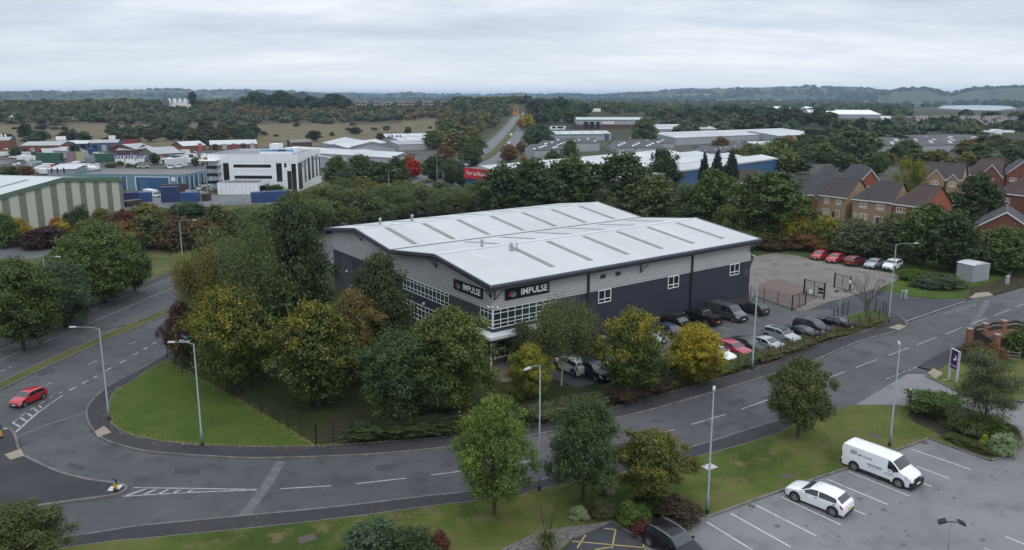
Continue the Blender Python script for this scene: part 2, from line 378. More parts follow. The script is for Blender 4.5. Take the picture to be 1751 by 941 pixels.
GRAV=layered('grey_gravel',[(.2,.185,.18),((.09,.085,.085),.45,.6),((.3,.28,.27),.6,.7)],[5,9],rough=.95,bump=.8,bscale=20)

def V2(x,y): return Vector((x,y,0))
# asphalt base of the whole junction -------------------------------------------------
kfarB=px((86,559),(172,522.5),(255,489),(315.5,467)); d0=(kfarB[0]-kfarB[-1]).normalized()
FAR_B=[V2(-60.5,-20),V2(-60,30),V2(-58.6,70)]+[P(0,596)]+kfarB+[V2(-47,140),V2(-42,160),V2(-34,200)]
FAR_B=cr(FAR_B,5)
NEAR_B=[P(188,660),P(287,604),V2(-35.5,95),V2(-32,120),V2(-26,150),V2(-18,200)]
NK=px((188,660),(159,686),(149,701),(149,716),(157,734),(172,749),(198,760.5),(244,772),(297,778),(363,782),(450,785),(628,778.7),(777,765),(914,745),(1041,719),(1135,696),(1309,645),(1389,619),(1468.5,585),(1538.6,566))
NKs=cr([P(287,604),P(240,633)]+NK,5)
SK=[V2(-48,38.5),V2(-38,42)]+px((125.5,919),(231,902.5),(330,892.6),(450,881),(529,873.8),(628,863),(727,850.7),(800,843),(914,824.6),(1161,772),(1309,727),(1424,696))
SKs=cr(SK,5)
road=[FAR_B[0]]+FAR_B+[V2(-18,200),V2(-26,150),V2(-32,120)]+NKs+[V2(52,100),V2(64,112),V2(85,124),V2(120,145),V2(175,178),V2(181,166),V2(90,108),V2(60,84)]+px((1584,641))+px((1640,690),(1540,720),(1424,696))+SKs[::-1]+[V2(-56,36),V2(-57,-20)]
sheet('road',road,0.0,ASPH,skirt=-.2)
# pavements ---------------------------------------------------------------------------
NB=px((223,656),(198,669.6),(188,689.5),(188,716),(198,732),(231,747),(284,757),(343.6,763),(450,766),(536,765),(595,762),(694,755),(790,746),(893,730),(1034,703),(1128,678),(1251,643.5),(1309,626.5),(1398,591),(1481,567.5),(1518,553))
NBs=cr([P(296,612),P(258,632)]+NB,5)
tail=cr(px((1538.6,566),(1550,557),(1545,547),(1527.5,537),(1500,531)),5)
pav=NKs+tail[1:]+px((1494,536),(1512,541),(1518,553))[:2]+NBs[::-1]
tag(MB().prism(pav,-.1,.12).build('pavement',PAVE),kind='structure')
SBp=[V2(-49,36.6),V2(-39,40)]+px((149,934),(264,922),(450,903.5),(595,887),(760,865),(880,852),(932,837),(1171.6,787.7),(1309,750),(1366,725),(1435,701))
SBs=cr(SBp,5)
tag(MB().prism(SKs+SBs[::-1],-.1,.12).build('pavement',PAVE),kind='structure')
# west verge, far footway of the dual carriageway
wv=FAR_B+[V2(-34,260),V2(-200,260),V2(-260,60),V2(-200,-20)]
tag(MB().prism(wv,-.1,.1).build('grass_verge',ROUGHG),kind='structure')
b=MB(); strip(b,offset(FAR_B,1.0),1.9,.115,.0); tag(b.build('footway',PAVE),kind='structure')
# lawns --------------------------------------------------------------------------------
FENCE_A=px((287,615),(305,628),(330,640),(372,664),(407,684),(440,704),(484,728),(512,746),(541,763))
lawn=[P(296,612)]+NBs[1:]; 
iE=min(range(len(NBs)),key=lambda i:(NBs[i]-P(541,764)).length)
lawn=NBs[:iE+1]+FENCE_A[::-1]
tag(MB().prism(lawn,-.1,.135).build('lawn',LAWN),kind='structure')
# the plot: darker, leaf-littered grass inside the fence, up to the building and car park
PLOT=FENCE_A[::-1]+[V2(-33,110),V2(-24,135),V2(30,170),V2(60,140)]+px((1545,470))+px((1600,505),(1650,514),(1545,509),(1494,497))+px((1518,553))+NBs[::-1][1:len(NBs)-iE]
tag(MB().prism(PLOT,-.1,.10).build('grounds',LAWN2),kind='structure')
# Impulse car park
CP_=px((925,640),(985,665),(1030,655),(1062,638),(1120,662),(1190,640),(1290,602),(1335,596),(1440,565),(1463,553),(1452,535),(1416,530),(1358,533),(1290,508),(1284,522),(1160,560),(1003,586),(900,612))
sheet('car_park',CP_,.115,CPARK,skirt=-.1)
YD=px((1282,519),(1279,470),(1290,440),(1335,432),(1395,446),(1530,470),(1546,478),(1500,497),(1478,500),(1440,512),(1418,517),(1384,531),(1366,534),(1290,506))
sheet('yard',YD,.125,YARD,skirt=-.1)
sheet('block_paving',px((1291,505),(1297,487),(1330,478),(1382,492),(1398,512),(1361,531)),.131,BLOCK,skirt=.1)
EN=px((1354,532),(1384,531),(1418,517),(1440,512),(1478,500),(1494,496.5),(1545,508),(1600,515),(1653,513.5),(1550,552),(1546,547),(1527.5,537),(1500,531),(1487,531),(1455,546),(1440,537),(1416,530))
sheet('entrance',EN,.128,ENTR,skirt=-.1)
sheet('forecourt',px((838,640),(846,655),(868,655),(905,640),(940,640),(965,646),(925,612),(905,596),(850,607)),.122,BLOCK,skirt=-.1)
# small grass island round the bare tree, verge beyond the entrance
ISL=cr(px((1432,548),(1455,541),(1480,532),(1500,534),(1516,543),(1518,552),(1490,564),(1450,571),(1425,566)),5,True)
sheet('grass_island',ISL,.15,LAWN,skirt=0)
VR=px((1500,497),(1545,506),(1600,512),(1651,513),(1690,500),(1751,480))+[V2(100,125),V2(110,170),V2(62,150)]+px((1546,474))
sheet('grass_verge',VR,.14,LAWN,skirt=-.1)
sheet('driveway',px((1653,513),(1700,506),(1751,491),(1760,470),(1720,476),(1690,486),(1660,492)),.15,SOIL,skirt=-.1)
sheet('dropped_kerb',px((1656,512.5),(1698,506.5),(1690,501),(1668,503)),.154,TACT,skirt=0)
# roadside bed under the hedge
BED=px((880,733),(1034,701),(1128,677),(1251,642.5),(1309,625.5),(1398,590),(1481,566),(1512,553),(1470,555),(1395,580),(1290,612),(1200,646),(1120,668),(1060,646),(1010,668),(930,690),(800,705),(600,735),(600,760),(694,754),(790,745))
sheet('planting_bed',BED,.118,SOIL,skirt=-.1)
# south verge ---------------------------------------------------------------------------
SV=SBs+px((1460,694.5),(1551,696.5))+cr(px((1551,696.5),(1600,712),(1690,712),(1728,728),(1738,745),(1736,763),(1718,781),(1694,789)),4)[1:]+px((1587,751.5),(1544,768.5),(1446,803),(1348,837),(1309,850),(1208,886),(1164,902.5),(1100,925),(1045,893.5),(980,922))+[V2(3.2,43),V2(-2,40),V2(-12,36),V2(-30,28),V2(-60,20)]
tag(MB().prism(SV,-.1,.13).build('grass_verge',VERGE),kind='structure')
sheet('planting_bed',cr(px((1560,705),(1640,700),(1700,714),(1730,735),(1733,760),(1715,777),(1694,785),(1640,768),(1600,742),(1560,722)),4,True),.136,SOIL,skirt=.0)
sheet('planting_bed',px((985,895),(1045,890),(1100,921),(1164,899),(1205,884),(1195,865),(1120,862),(1050,868),(980,880)),.136,SOIL,skirt=.0)
sheet('gravel',px((860,941),(920,912),(985,902),(1040,895),(980,922),(960,941),(930,990),(820,990)),.136,GRAV,skirt=.0)
# east verge with the sign
EV=cr(px((1584,640),(1586,646),(1602,653),(1625,664),(1660,678)),4)+px((1751,688),(1900,700),(2000,640))+[V2(120,110),V2(90,104)]+px((1690,580),(1625,606))
tag(MB().prism(EV,-.1,.13).build('grass_verge',VERGE),kind='structure')
sheet('dropped_kerb',px((1586,640),(1600,650),(1612,640),(1596,632)),.14,TACT,skirt=0)
b=MB(); strip(b,px((1585,633),(1625,608),(1668,590),(1700,575)),1.8,.137,0); tag(b.build('footway',PAVE),kind='structure')
# south parking lot (covers the throat as well)
LOT=px((1460,694.5),(1551,640),(1584,640),(1660,680),(1751,690),(1900,705))+[V2(75,30),V2(40,10),V2(0,20),V2(0,38)]+px((960,941),(980,922),(1045,893.5),(1100,925),(1164,902.5),(1309,850),(1446,803),(1587,751.5),(1694,789),(1718,781),(1736,763),(1738,745),(1728,728),(1690,712),(1600,712),(1551,696.5))
sheet('parking_lot',LOT,.02,CONC,skirt=-.2)
sheet('loading_bay',px((1045,893.5),(980,922),(950,945),(1000,990),(1120,970),(1100,925)),.026,ENTR,skirt=0)
# kerbs ----------------------------------------------------------------------------------
b=MB()
for ln,z in ((NKs,.128),(SKs,.128),(tail,.13),(FAR_B,.12)): strip(b,ln,.15,z,-.02)
strip(b,cr(px((1584,641),(1586,646),(1602,653),(1625,664),(1660,678),(1751,688)),4),.15,.14,0)
strip(b,px((980,922),(1045,893.5),(1100,925)),.16,.16,0); strip(b,px((1164,902.5),(1309,850),(1446,803),(1587,751.5),(1694,789)),.16,.145,0)
strip(b,cr(px((1694,789),(1718,781),(1736,763),(1738,745),(1728,728),(1690,712),(1600,712),(1551,696.5),(1460,694.5)),4),.16,.145,0)
strip(b,ISL+[ISL[0]],.12,.16,0)
strip(b,px((1494,496.5),(1545,508),(1600,514),(1653,513.5)),.14,.15,0)
strip(b,px((1546,474),(1500,497),(1545,506)),.12,.15,0)
tag(b.build('kerbs',KERBM),kind='structure')
b=MB(); 
for ln in (NBs,SBs): strip(b,ln,.07,.137,.0)
tag(b.build('path_edging',KERBM),kind='structure')
# median ---------------------------------------------------------------------------------
MF=cr([V2(-53,-20),V2(-52,40)]+px((0,656),(159,583),(296,524))+[V2(-40.5,130),V2(-36,160)],5)
MN=cr([V2(-51.6,-20),V2(-50.7,40)]+px((0,669),(175,586),(283.6,540))+[V2(-39,130),V2(-34.6,160)],5)
tag(MB().prism(MF+MN[::-1],-.1,.13).build('median',ROUGHG),kind='structure')
b=MB(); strip(b,MF,.14,.136,0); strip(b,MN,.14,.136,0); tag(b.build('kerbs',KERBM),kind='structure')
# splitter island ------------------------------------------------------------------------
ISp=cr(px((23,741),(33,772),(43,782),(96,807),(142,820),(172,825),(205,829),(216,835),(210,843),(185,850),(79,864.5),(13,876))+[V2(-40,48.2),V2(-46,52),V2(-46.5,58),V2(-43.5,60.5)],5,True)
sheet('traffic_island',ISp,.13,PAVE,skirt=-.1)
b=MB(); strip(b,ISp+[ISp[0]],.2,.138,0); tag(b.build('kerbs',KERBM),kind='structure')
sheet('dropped_kerb',px((8,780),(36,770),(42,782),(18,789)),.142,TACT,skirt=0)
sheet('dropped_kerb',px((162,741),(178,731),(191,742),(168,750)),.142,TACT,skirt=0)
sheet('dropped_kerb',px((1519,562),(1537,556),(1549,560),(1536,566)),.142,TACT,skirt=0)
sheet('island_plinth',px((184,842),(190,835),(208,832),(211,833),(203,841),(190,843)),.16,mat('white_concrete',(.5,.5,.5)),skirt=.1)
# markings -------------------------------------------------------------------------------
mk=MB()
def dash(a,bp,wd=.12,z=.006,m=mk): strip(m,[a,bp],wd,z)
def pd(x0,y0,x1,y1,wd=.12,z=.006,m=mk): dash(P(x0,y0),P(x1,y1),wd,z,m)
for q in ((478.6,836,566,831),(608,827.5,694,818),(736.6,812.7,810,803),(850,797,918,787),(960,779,1035,763),(1117,743,1153.5,735),(1182.5,726,1241,708.7),(1267.6,700,1317,682.6),(1345,673,1390,656),(1415,647,1446,635.5),(1463,629,1500,615),(1519.5,608,1553.6,595),(1568,589.5,1601.5,577),(1616,572,1645,560),(1660,554,1688,544.5),(1699,540.4,1727,529.5),(1738.5,525,1760,516)):
    pd(*q)
# hatched splitter markings
pd(228,834,439,837.2); pd(210,849,330,842); pd(330,842,439,838)
for q in ((215,848,250,836),(243,847,268,836.5),(270,845.5,288,837),(294,844,308,838),(318,842.6,330,838)): pd(*q,wd=.18)
pd(8,732,26,740,.2); pd(26,740,63,707,.2); pd(63,707,107,676,.12)
for q in ((22,723,36,731),(34,714,46,721),(47,707,56,713),(58,699,64,704),(66,693,71,697)): pd(*q,wd=.18)
for q in ((20,724,30,717),(36,712,44,706),(52,701,60,696),(68,691,76,686),(84,681,92,676),(101,673,107,670)): pd(*q,wd=.1)
for q in ((118,668,130,662),(141,656,151,650.5),(160,646,166,643),(180,635,190,629),(205,621,215,616),(228,608,236,603.5),(245,598,252,594.5),(260,589,268,585),(275,580,285,575)): pd(*q,wd=.2)
for q in ((76,661,88,654),(150,624,166,616.5),(220,589,233,584),(285,557,295,552)): pd(*q,wd=.12)
for q in ((0,636,8,632),(14,630,20,627)): pd(*q,wd=.12)
EB=cr([V2(-55.6,40),V2(-55,65)]+px((0,616.5),(105,573.5),(191,537),(299.5,490.7))+[V2(-46,140)],6)
acc=0
for i in range(len(EB)-1):
    strip(mk,[EB[i],EB[i+1]],.11,.006)
b2=offset(FAR_B,-.35); strip(mk,b2,.09,.006)
# edge lines at the mouths
pd(1550,551,1650,516.5,.13,.134)
for k in range(9):
    t=k/9; x=1614+(1668-1614)*t; y=536+(519-536)*t; pd(x,y,x+3.2,y-1,.1); pd(x+4,y+2.2-.0,x+7.2,y+1.2,.1)
for k in range(7):
    t=k/7; x=1516+(1580-1516)*t; y=648+(623-648)*t; pd(x,y,x+5,y-1.9,.12)
tag(mk.build('road_markings',PAINT),kind='structure')
# trench reinstatements: paler asphalt scars
sc_=MB(); strip(sc_,px((481,789),(452,836),(416,884)),.75,.004); strip(sc_,px((1689,513),(1672,545),(1662,556)),.7,.004)
strip(sc_,px((20,752),(70,730),(120,714),(149,704)),.3,.004)
tag(sc_.build('road_patches',layered('asphalt_scar',[(.13,.13,.13),((.095,.095,.1),.4,.65)],[1.5])),kind='structure')
bk=MB()
z=lambda x,y:(1290+x/2.759,600+y/2.759)
def bl(x0,y0,x1,y1,m=bk,zz=.026,wd=.1): strip(m,[P(*z(x0,y0)),P(*z(x1,y1))],wd,zz)
for q in ((-190,785,100,955),(-135,755,157,927),(8,730,292,875),(125,690,523,775)): pass
for q in ((8,730,292,875),(125,690,408,823),(345,608,630,727),(445,572,732,687),(740,465,1022,562),(590,500,836,642),(640,478+20,918,603),(1182,877,1300,925),(1082,932,1200,980),(470,752,523,775)): 
    if q not in ((590,500,836,642),(640,498,918,603)): bl(*q)
bl(765,547,918,603); bl(775,618,836,642)
for q in ((-112,768,170,927),(-226,808,60,985),(235,650,470,750)): bl(*q)
tag(bk.build('bay_markings',layered('bay_paint',[(.56,.56,.56),((.33,.33,.33),.5,.7)],[2.0],rough=.7)),kind='structure')
yk=MB()
z8=lambda x,y:(880+x/7.296,840+y/7.296)
for q in ((1115,470,1270,485),(1260,485,1215,720),(715,630,1630,712),(885,550,780,715),(1600,670,1640,740),(1215,700,1000,735)): strip(yk,[P(*z8(q[0],q[1])),P(*z8(q[2],q[3]))],.1,.034)
tag(yk.build('hatch_markings',YPAINT),kind='structure')
ck=MB()
for q in ((1197,575,1240,596),(1215,556,1252,566),(1233,546,1262,556),(1265,540,1300,550),(1278,535,1320,548),(1305,532,1320,537),(1135,585,1155,598),(1160,577,1180,590)): pd(*q,wd=.1,z=.121,m=ck)
for q in ((1322,587,1342,595),(1412,566,1424,570),(1210,640,1225,645),(1086,642,1110,655)): pd(*q,wd=.1,z=.121,m=ck)
pd(1300,478,1312,485,.12,.131,ck); pd(1305,456,1330,447,.1,.131,ck); pd(1340,436,1365,441,.1,.131,ck)
tag(ck.build('bay_markings',PAINT),kind='structure')
# covers and gullies
IRON=mat('rusty_iron',(.075,.06,.052),rough=.8)
for i,(x,y,s,zz) in enumerate(((525,924,1.1,.134),(1043,842,1.0,.134),(1495,748,1.0,.134),(1347,817,.9,.134),(405,834,.8,.003),(1285,866,.5,.024),(1582,758,.6,.024),(824,850,.7,.124),(209,743,.6,.124),(937,922+5,.6,.03))):
    p=P(x,y); o=MB().box((0,0,0),(s,s*.7,.004)).build('manhole_cover',IRON,loc=(p.x,p.y,zz),rz=.5+i); tag(o,kind='structure')
tag(MB().box((0,0,0),(1.0,.8,.01)).build('manhole_cover',mat('pale_cover',(.4,.4,.4)),loc=(*P(1213,801)[:2],.14),rz=.5),kind='structure')
# road wear: tarmac repairs, joints and gullies
DPATCH=layered('dark_repair',[(.048,.05,.055),((.06,.061,.066),.4,.7)],[1.2],rough=.85)
pm=MB()
for l in (((300,800),(345,801),(340,812),(296,811)),((640,797),(668,794),(672,803),(645,806)),((1240,690),(1268,680),(1276,687),(1248,697)),((1380,655),(1400,648),(1406,653),(1386,661)),((120,790),(150,800),(140,806),(112,796)),((62,640),(90,628),(96,633),(68,645)),((200,560),(214,554),(222,559),(207,565))):
    q=px(*l); pm.quad(*[(v.x,v.y,.0035) for v in q])
jl=cr(px((478,806),(620,799),(780,784),(950,758),(1120,722),(1290,672),(1420,626)),6); strip(pm,jl,.05,.0032); jl2=cr(px((460,852),(640,842),(830,822),(1000,795),(1180,746),(1330,700)),6); strip(pm,jl2,.05,.0032)
tag(pm.build('road_patches',DPATCH),kind='structure')
for i,(x,y) in enumerate(((268,776),(560,783),(860,755),(1150,694),(1420,609),(360,886),(700,851),(1010,803),(1220,752),(170,741),(900,823))):
    p=P(x,y); tag(MB().box((0,0,0),(.45,.4,.006)).build('drain_gully',IRON,loc=(p.x,p.y,.004),rz=.2),kind='structure')
# oil stains and scuffs in the parking lot
om=MB(); orr=random.Random(9)
for i in range(46):
    x=orr.uniform(1260,1740); y=orr.uniform(800,935); p=P(x,y)
    if y<800+ (1600-x)*.18 and x<1600: continue
    r_=orr.uniform(.06,.24); n_=9; om.quad(*[(p.x+math.cos(k*6.283/n_)*r_*orr.uniform(.6,1.3),p.y+math.sin(k*6.283/n_)*r_*orr.uniform(.6,1.3),.0245) for k in range(n_)])
tag(om.build('oil_stains',mat('oil_stain',(.085,.085,.09),rough=.6)),kind='structure')
# ================================================================ main warehouse
ROOFW=layered('white_roof_sheet',[(.5,.51,.51),((.455,.462,.462),.45,.7),((.53,.54,.538),.5,.7),((.42,.428,.428),.6,.76)],[.08,.3,.9],rough=.5,stretch=(1,.25,1))
ROOFLT=layered('dirty_rooflight',[(.2,.195,.18),((.25,.245,.23),.4,.7),((.15,.145,.135),.5,.7)],[.6,2],rough=.4)
CLAD=ribbed('silver_profiled_cladding',(.4,.4,.405),(.3,.3,.305),.34,2,rough=.45,gap=.3)
NAVY=ribbed('navy_cladding',(.028,.033,.048),(.02,.023,.034),.9,2,rough=.45,gap=.04,var=.12)
CHAR=mat('charcoal_panel',(.055,.055,.06),rough=.6,var=.1)
FASC=mat('slate_blue_fascia',(.036,.041,.054),rough=.4,var=.1,scale=.5)
PLIN=brick('dark_plinth_brick',(.075,.068,.07),(.06,.055,.058),(.05,.05,.05))
WHT=mat('white_frame',(.72,.73,.74),rough=.4,var=.05)
GLS=glass('tinted_glass',(.022,.035,.038)); GLG=glass('green_tinted_glass',(.05,.105,.1))
BLK=mat('sign_black',(.006,.006,.008),rough=.35,var=.1); WTX=mat('sign_white',(.85,.85,.85),rough=.5,var=.02)
PNK=mat('logo_pink',(.6,.03,.2),var=.02); PUR=mat('logo_purple',(.3,.05,.3),var=.02); TEA=mat('logo_teal',(.08,.35,.28),var=.02); GRN=mat('logo_green',(.2,.5,.3),var=.02)
STEEL=mat('galvanised_steel',(.33,.36,.38),rough=.45,metal=.35,var=.15); DKM=mat('dark_metal',(.02,.022,.026),rough=.5)
def window(parent,o,right,w,h,cols,rows,fm=WHT,gm=GLS,bar=.07,out=.05,name='window',normal=None,depth=.08):
    """framed window on a wall: origin bottom-left, unit vector along the wall; cols/rows are fractions of dividing bars"""
    r=Vector(right).normalized(); n=Vector(normal) if normal is not None else r.cross(Vector((0,0,1))); o=Vector(o)
    b=MB()
    def bar_(u0,u1,v0,v1):
        pts=[]
        for d in (0,depth):
            for u,v in ((u0,v0),(u1,v0),(u1,v1),(u0,v1)): pts.append(tuple(o+r*u+Vector((0,0,v))+n*(out-.0+d-depth)))
        i=len(b.v); b.v+=pts
        for f in ((0,3,2,1),(4,5,6,7),(0,1,5,4),(1,2,6,5),(2,3,7,6),(3,0,4,7)): b.f.append(tuple(i+k for k in f)); b.m.append(0)
    bar_(0,w,0,bar); bar_(0,w,h-bar,h); bar_(0,bar,bar,h-bar); bar_(w-bar,w,bar,h-bar)
    for c in cols: bar_(w*c-bar/2,w*c+bar/2,bar,h-bar)
    cs=[0]+list(cols)+[1]
    for q in rows:
        for k in range(len(cs)-1): bar_(w*cs[k]+bar/2,w*cs[k+1]-bar/2,h*q-bar/2,h*q+bar/2)
    f=b.build(name,fm,parent)
    g=MB(); k=n*(out-depth+.02+.01)
    g.quad(*[tuple(o+r*u+Vector((0,0,v))+k) for u,v in ((bar*.5,bar*.5),(w-bar*.5,bar*.5),(w-bar*.5,h-bar*.5),(bar*.5,h-bar*.5))])
    g.build('pane',gm,f); return f
def warehouse():
    N0=P(838,491,9.0)
    W=empty('warehouse',(N0.x,N0.y,.1),R(36),'large white-roofed twin-span warehouse with navy and silver cladding beside the car park','warehouse')
    Z=-.1
    L1,L2=44.4,43.0; xi,yi=.95,.95; x1,y1=L1-.7,L2-.7; ev=9.0; rg=10.4; yr1,yv,yr2=11.2,22.2,32.4
    prof=[(0,ev),(yr1,rg),(yv,ev+.1),(yr2,rg),(L2,ev)]
    def rz(y):
        for (a,za),(b_,zb) in zip(prof,prof[1:]):
            if a<=y<=b_: return za+(zb-za)*(y-a)/(b_-a)
        return ev
    # walls: plinth, navy band, silver band with the gable shape
    def ring(z0,z1,ins,m,name):
        b=MB(); a=ins
        pts=[(xi+a,yi+a),(x1-a,yi+a),(x1-a,y1-a),(xi+a,y1-a)]
        for k in range(4):
            p,q=pts[k],pts[(k+1)%4]; b.quad((*p,z0),(*q,z0),(*q,z1),(*p,z1))
        return b.build(name,m,W)
    ring(-.2,1.05,.03,PLIN,'plinth')
    ring(1.05,5.92,0,NAVY,'lower_wall')
    b=MB(); ys=[yi,yr1,yv,yr2,y1]
    for X in (xi,x1):
        for a,c in zip(ys,ys[1:]): b.quad((X,a,5.9),(X,c,5.9),(X,c,rz(c)-.3),(X,a,rz(a)-.3))
    b.quad((xi,yi,5.9),(x1,yi,5.9),(x1,yi,rz(yi)-.3),(xi,yi,rz(yi)-.3)); b.quad((xi,y1,5.9),(x1,y1,5.9),(x1,y1,ev-.3),(xi,y1,ev-.3))
    b.build('upper_wall',CLAD,W)
    MB().b2((9.55,yi-.03,.05),(12.35,yi-.004,5.93)).build('charcoal_panel',CHAR,W); MB().b2((xi-.03,3.25,.05),(xi-.004,9.65,5.95)).build('charcoal_panel',CHAR,W)
    # roof
    b=MB(); pr=prof
    for (a,za),(c,zc_) in zip(pr,pr[1:]):
        b.quad((0,a,za),(L1,a,za),(L1,c,zc_),(0,c,zc_)); b.quad((0,a,za-.14),(L1,a,za-.14),(L1,c,zc_-.14),(0,c,zc_-.14))
    roof=b.build('roof',ROOFW,W)
    b=MB()
    for y in (yr1,yr2): b.box((L1/2,y,rz(y)+.02),(L1-.1,.5,.05))
    for k,y in enumerate((5.6,16.8,27.2,37.8)): b.box((L1/2,y,rz(y)+.012),(L1-.1,.05,.02))
    b.build('ridge_capping',mat('ridge_white',(.6,.62,.64),var=.06),roof)
    b=MB(); b.box((L1/2,yv,ev+.125),(L1-.04,.42,.04)); b.build('valley_gutter',mat('gutter_dark',(.05,.052,.055)),roof)
    for (ya,yb,xs) in ((2.2,10.3,(10,15.7,21.6,27.5,33.3,39.2)),(13,20.2,(10,15.7,21.6,27.5,33.3,39.2)),(23.2,31.3,(4.2,10,15.7,21.6,27.5,33.3,39.2)),(34,41,(4.2,10,15.7,21.6,27.5,33.3,39.2))):
        for X in xs:
            g=MB(); e=.035; g.v=[(X-.36,ya,rz(ya)+e),(X+.36,ya,rz(ya)+e),(X+.36,yb,rz(yb)+e),(X-.36,yb,rz(yb)+e),(X-.36,ya,rz(ya)-.02),(X+.36,ya,rz(ya)-.02),(X+.36,yb,rz(yb)-.02),(X-.36,yb,rz(yb)-.02)]
            g.f=[(0,1,2,3),(0,4,5,1),(1,5,6,2),(2,6,7,3),(3,7,4,0)]; g.m=[0]*5
            g.build('rooflight',ROOFLT,roof)
    # fascia: deep curved eaves along the long sides, flat barge along the gables
    b=MB(); 
    for y,s in ((0,1),(L2,-1)):
        sec=[(.02,ev+.06),(-.12,ev-.02),(-.17,ev-.2),(-.12,ev-.42),(.02,ev-.6),(.25,ev-.68),(.95,ev-.72)]
        for (a,za),(c,zc_) in zip(sec,sec[1:]): b.quad((-.1,y+s*a,za),(L1+.1,y+s*a,za),(L1+.1,y+s*c,zc_),(-.1,y+s*c,zc_))
        for X in (-.1,L1+.1): b.quad(*[(X,y+s*a,za) for a,za in sec])
    for X,s in ((0,1),(L1,-1)):
        for (a,za),(c,zc_) in zip(pr,pr[1:]):
            if a==0: a,za=.02,za
            if c==L2: c=L2-.02
            b.quad((X-s*.1,a,za+.07),(X-s*.1,c,zc_+.07),(X-s*.14,c,zc_-.2),(X-s*.14,a,za-.2)); b.quad((X-s*.14,a,za-.2),(X-s*.14,c,zc_-.2),(X-s*.05,c,zc_-.5),(X-s*.05,a,za-.5))
            b.quad((X-s*.1,a,za+.07),(X-s*.1,c,zc_+.07),(X+s*.12,c,zc_+.07),(X+s*.12,a,za+.07))
            b.quad((X-s*.05,a,za-.5),(X-s*.05,c,zc_-.5),(X+s*.95,c,zc_-.5),(X+s*.95,a,za-.5))
    b.build('fascia',FASC,W)
    # downpipes, wall bracket struts
    for X in (14.12,31.7): MB().box((X,yi-.11,4.2),(.24,.2,8.2)).build('downpipe',DKM,W)
    for p,d in (((1.2,yi),(0,-1)),((xi,1.2),(-1,0)),((22.5,yi),(0,-1)),((xi,12.2),(-1,0)),((xi,32.2),(-1,0)),((x1-.2,yi),(0,-1))):
        g=MB(); hz=rz(p[1])-.62 if d[0] else 8.3
        for k in (-.5,.5):
            q=Vector((p[0]-d[1]*k,p[1]+d[0]*k,0)); g.tube([(p[0]+d[0]*.06,p[1]+d[1]*.06,hz-1.15),(q.x+d[0]*.85,q.y+d[1]*.85,hz)],.045,6)
        g.tube([(p[0]+d[0]*.06,p[1]+d[1]*.06,hz-1.2),(p[0]+d[0]*.06,p[1]+d[1]*.06,hz)],.05,6); g.build('eaves_bracket',DKM,W)
    # windows in the long wall
    for X in (15.75,27.4,39.35): window(W,(X,yi,4.35),(1,0,0),2.0,1.58,(.5,),(.3,),bar=.1,normal=(0,-1,0))
    b=MB(); b.box((42.9,yi-.02,4.3),(.9,.04,.9)); b.build('wall_notice',CHAR,W)
    for X in (16.0,18.4):
        MB().box((X+.4,yi-.03,7.53),(.8,.06,.44)).build('vent',DKM,W)
    # corner office glazing, two storeys, canopy between
    cl=[k/9 for k in range(1,9)]
    window(W,(1.0,yi,4.04),(1,0,0),8.5,2.05,cl,(.22,.42,.78),gm=GLG,bar=.065,normal=(0,-1,0))
    window(W,(xi,3.2,4.04),(0,-1,0),2.2,2.05,(.33,.66),(.22,.42,.78),gm=GLG,bar=.065,normal=(-1,0,0))
    MB().b2((xi-.06,yi-.06,4.0),(xi+.05,yi+.05,6.1)).build('corner_post',WHT,W)
    window(W,(xi,20.6,4.35),(0,-1,0),10.9,1.65,[k/12 for k in range(1,12)],(.3,.78),gm=GLG,bar=.065,normal=(-1,0,0))
    window(W,(xi,20.6,1.2),(0,-1,0),10.9,2.0,[k/12 for k in range(1,12)],(.3,.7),gm=GLS,bar=.08,normal=(-1,0,0))
    window(W,(1.15,yi,.75),(1,0,0),8.3,2.0,[k/6 for k in range(1,6)],(.5,),gm=GLS,bar=.08,normal=(0,-1,0))
    b=MB(); b.b2((-.3,-.45,3.3),(9.7,yi-.01,3.62)); b.b2((-.3,yi-.01,3.3),(xi-.01,3.6,3.62)); b.build('canopy',mat('canopy_white',(.6,.62,.64),var=.08),W)
    b=MB(); b.b2((-.28,-.43,3.05),(9.68,yi-.02,3.29)); b.b2((-.28,yi-.02,3.05),(xi-.02,3.58,3.29)); b.build('canopy_soffit',DKM,W)
    MB().tube([(-.05,-.2,0),(-.05,-.2,3.05)],.09,8).build('canopy_post',WHT,W)
    # signs with lettering and mark
    def sign(o,right,wd,ht):
        s=MB().box((0,0,0),(wd,ht,.1)).build('sign',BLK,W); face_frame(s,o,right)
        t=text_mesh('IMPULSE',.95,WTX,'lettering',bold=.012,parent=s); bb=[v.co.x for v in t.data.vertices]; sx=(wd*.6)/(max(bb)-min(bb))
        t.scale=(sx,sx*1.02,1); t.location=(wd*.145,0,.056)
        for k,m in enumerate((PNK,PUR,TEA,GRN)):
            g=MB(); x=-.38+k*.2; y=.2-k*.11
            x=-.3+k*.2; y=.1-k*.05; pl=[V2(x-.2,y-.3),V2(x+.16,y+.06+.1*(k in(1,2)))]
            strip(g,pl,.12,.06)
            q=g.build('logo_stripe',m,s); q.location=(-wd*.34,.02,0); q.scale=(1.0,1.15,1)
    sign((5.45,yi-.09,7.5),(1,0,0),5.9,1.2); sign((xi-.09,5.57,7.45),(0,-1,0),5.75,1.18)
    # cameras, lamps, roof cowls
    for p in ((.7,.75,6.5),(1.2,.6,6.45),(.6,1.3,6.45),(x1+.3,.8,6.6)):
        g=MB(); g.tube([(p[0],p[1],p[2]),(p[0]+.15,p[1]-.2,p[2]-.06)],.09,8); g.tube([(p[0],p[1],p[2]),(p[0]+.1,p[1]+.3,p[2]+.1)],.03,5); g.build('security_camera',WHT,W)
